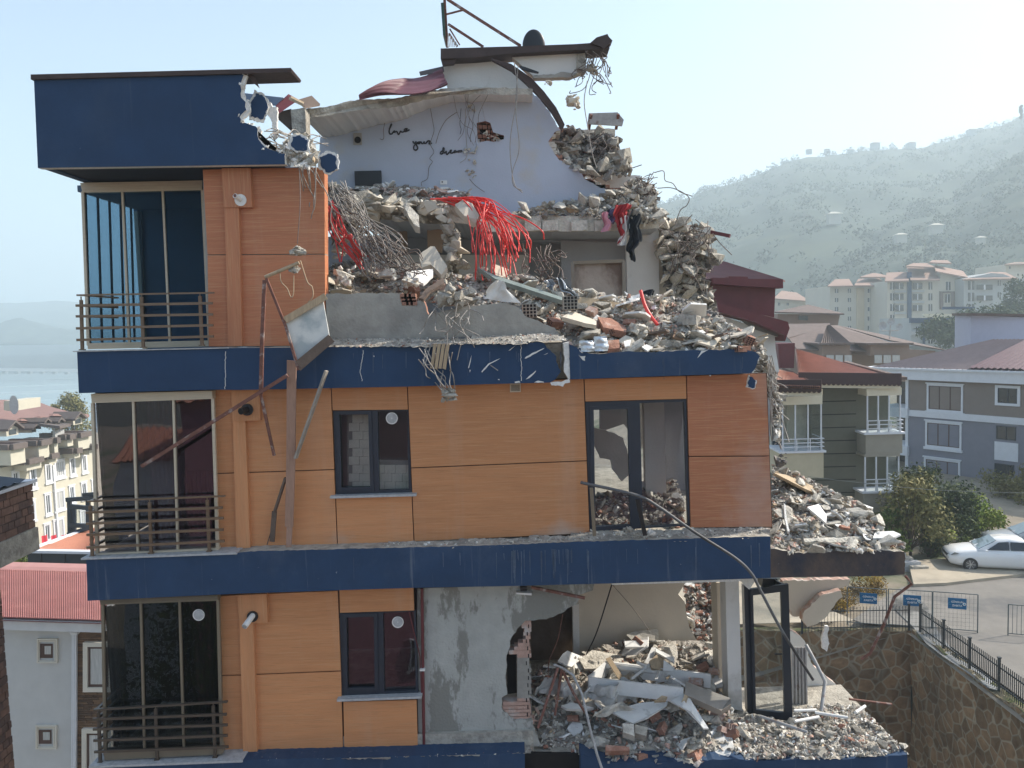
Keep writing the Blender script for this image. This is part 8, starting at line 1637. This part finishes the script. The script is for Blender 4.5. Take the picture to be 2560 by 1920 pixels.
def big_win(x0, y0, x1, y1):
    mb = MB(); w_ = 34
    for r_ in ((x0, y0, x1, y0 + w_), (x0, y1 - w_, x1, y1), (x0, y0 + w_, x0 + w_, y1 - w_), (x1 - w_, y0 + w_, x1, y1 - w_)): mb.prism(cr(D1, [(r_[0], r_[1]), (r_[2], r_[1]), (r_[2], r_[3]), (r_[0], r_[3])]), Y - .12, .15, 0)
    o = mb.build("window", MATS["cream_surround"], e); o['_loc'] = e['_loc']
    mb = MB(); mb.prism(cr(D1, [(x0 + w_, y0 + w_), (x1 - w_, y0 + w_), (x1 - w_, y1 - w_), (x0 + w_, y1 - w_)]), Y - .04, .03, 0); mb.prism(cr(D1, [(x0 + w_ + 28, y0 + w_ + 14), (x1 - w_ - 20, y0 + w_ + 14), (x1 - w_ - 20, y1 - w_ - 30), (x0 + w_ + 28, y1 - w_ - 30)]), Y - .05, .008, 1); mb.build("sash", [M['brownwin'], M['pane_cur']], o)
big_win(660, 660, 900, 1055); big_win(650, 1350, 890, 1760)
# rough brick building at the picture edge
e = empty("brick_house", tuple(P(*L8(100, 1500), 15)), "unfinished brick house with metal roof at the very edge of the picture", "house")
bm_ = [mat("rough_brick", (.20, .115, .085), .9, .3, 3, .4, 16), mat("rough_brick_dark", (.13, .08, .065), .9, .3, 3, .4, 16), mat("brick_mortar", (.10, .085, .075), .95)]
FB = Facade((-90, 1230), 13.6, (81, 1230), 15.6); mb = MB(); rs_ = random.Random(8)
z_t = FB.uv(*L8(275, 850))[1]; z_b = FB.uv(*L8(270, 1250))[1]; uR_ = FB.L
FB.box(mb, -2, z_b, uR_ - .02, z_t, -4, -.02, 2); row = 0; z = z_b
while z < z_t - .02:
    u = -1.5 + (row % 2) * .09
    while u < uR_ - .02: l = .175; FB.box(mb, u, z + .008, min(u + l, uR_), min(z + .14, z_t), -.04, rs_.uniform(-.004, .018), rs_.choice((0, 0, 1))); u += l + .008
    z += .148; row += 1
mb.build("wall", bm_, e)
mb = MB(); FB.box(mb, -2, z_b - .45, uR_ + .02, z_b - .003, -4, .05); mb.build("floor_slab", M['conc'], e)
mb = MB(); z_b2 = z_b - .47; row = 0; z = z_b2 - .14; u_l = FB.uv(*D1(60, 300))[0]
FB.box(mb, -3, z_b2 - 5, u_l - .02, z_b2, -4, -.14, 2)
while z > z_b2 - 5:
    u = -1.5 + (row % 2) * .09
    while u < u_l: FB.box(mb, u, z + .008, min(u + .175, u_l), z + .14, -.16, -.12 + rs_.uniform(-.004, .018), rs_.choice((0, 0, 1))); u += .183
    z -= .148; row += 1
mb.build("wall", bm_, e)
mb = MB(); zz = FB.uv(*L8(210, 830))[1]; corrug(mb, FB.pt(-3, zz + .05, .1), FB.pt(uR_ - .2, zz + .02, .1), FB.pt(uR_ - 1.4, zz + .75, -3), FB.pt(-3, zz + .9, -3), 14, 0, .025); mb.build("roof", mat("blue_black_sheet_roof", (.03, .045, .065), .4, .15, 2, spec=.6), e)
mb = MB(); FB.box(mb, -3, z_t, uR_ + .06, z_t + .06, -.4, .08); mb.build("flashing", M['trim'], e)
# breakwater across the bay
e = empty("breakwater", tuple(P(100, 928, 1050)), "long low harbour breakwater with pale openings across the bay", "breakwater")
mb = MB(); mb.prismw([P(-500, 915, 1050), P(330, 925, 1010), P(330, 932, 1000), P(-500, 921, 1040)], (0, 8, 0)); mb.build("deck", mat("breakwater_concrete", (.16, .18, .19), .9, .1, .1), e)
for k in range(26): a = P(-480 + k * 31, 919 + k * .35, 1035); mb = MB(); mb.aabb(a + Vector((-2.2, -6, -4.5)), a + Vector((2.2, 0, -1))); mb.build("pier", MATS['breakwater_concrete'], e)
# =====================================================================  BEHIND THE VIEWPOINT (seen only mirrored in the glass)
e = empty("plum_house", (-3, -15, 27), "plum rendered house mirrored in the balcony glazing", "house")
mb = MB(); mb.aabb((-16, -24, 24), (9, -14.5, 42.2)); mb.build("wall", mat("plum_render_outside", (.30, .15, .18), .9, .08, 1.5), e)
mb = MB(); corrug(mb, (-16.6, -14, 42.2), (9.6, -14, 42.2), (5, -19, 44.4), (-12, -19, 44.4), 40, 0, .06); mb.build("roof", M['tiles'], e)
for x in (-13, -9.4, -5, -1, 4): 
    for z in (29, 33, 37.4):
        mb = MB(); mb.box((x, -14.45, z), (1.3, .1, 1.7), 0); mb.box((x, -14.38, z), (1.1, .04, 1.5), 1); mb.build("window", [M['trim'], M['pane_dark']], e)
e = empty("white_house", (-19.5, -18, 27), "narrow white house with red ribbed roof mirrored in the balcony glazing", "house")
mb = MB(); mb.aabb((-21, -24, 24), (-18.2, -18, 38.6)); mb.build("wall", M["trim"], e)
mb = MB(); corrug(mb, (-21.3, -17.6, 38.6), (-17.9, -17.6, 38.6), (-17.9, -21, 40), (-21.3, -21, 40), 9, 0, .06); mb.build("roof", M["tiles"], e)
tree("tree", (-11.5, -5.5, 26), 10.5, 3.4, 2.5, 'lf_dark', 5200, .12, "dark tree mirrored in the nearly black lower glazing", "tree", 31, lobes=22)
# =====================================================================  AIR
hz = bpy.data.materials.new("haze_air"); hz.use_nodes = True; n_ = hz.node_tree.nodes; n_.remove(n_["Principled BSDF"])
pv = n_.new("ShaderNodeVolumePrincipled"); pv.inputs["Color"].default_value = (.75, .89, .96, 1); pv.inputs["Density"].default_value = .00078; pv.inputs["Anisotropy"].default_value = .2
hz.node_tree.links.new(pv.outputs[0], n_["Material Output"].inputs["Volume"])
mb = MB(); mb.aabb((-9500, -260, -60), (6500, 9500, 420)); mb.build("haze", hz, None, kind="stuff", label="pale sea haze over the bay and hills", cat="haze")
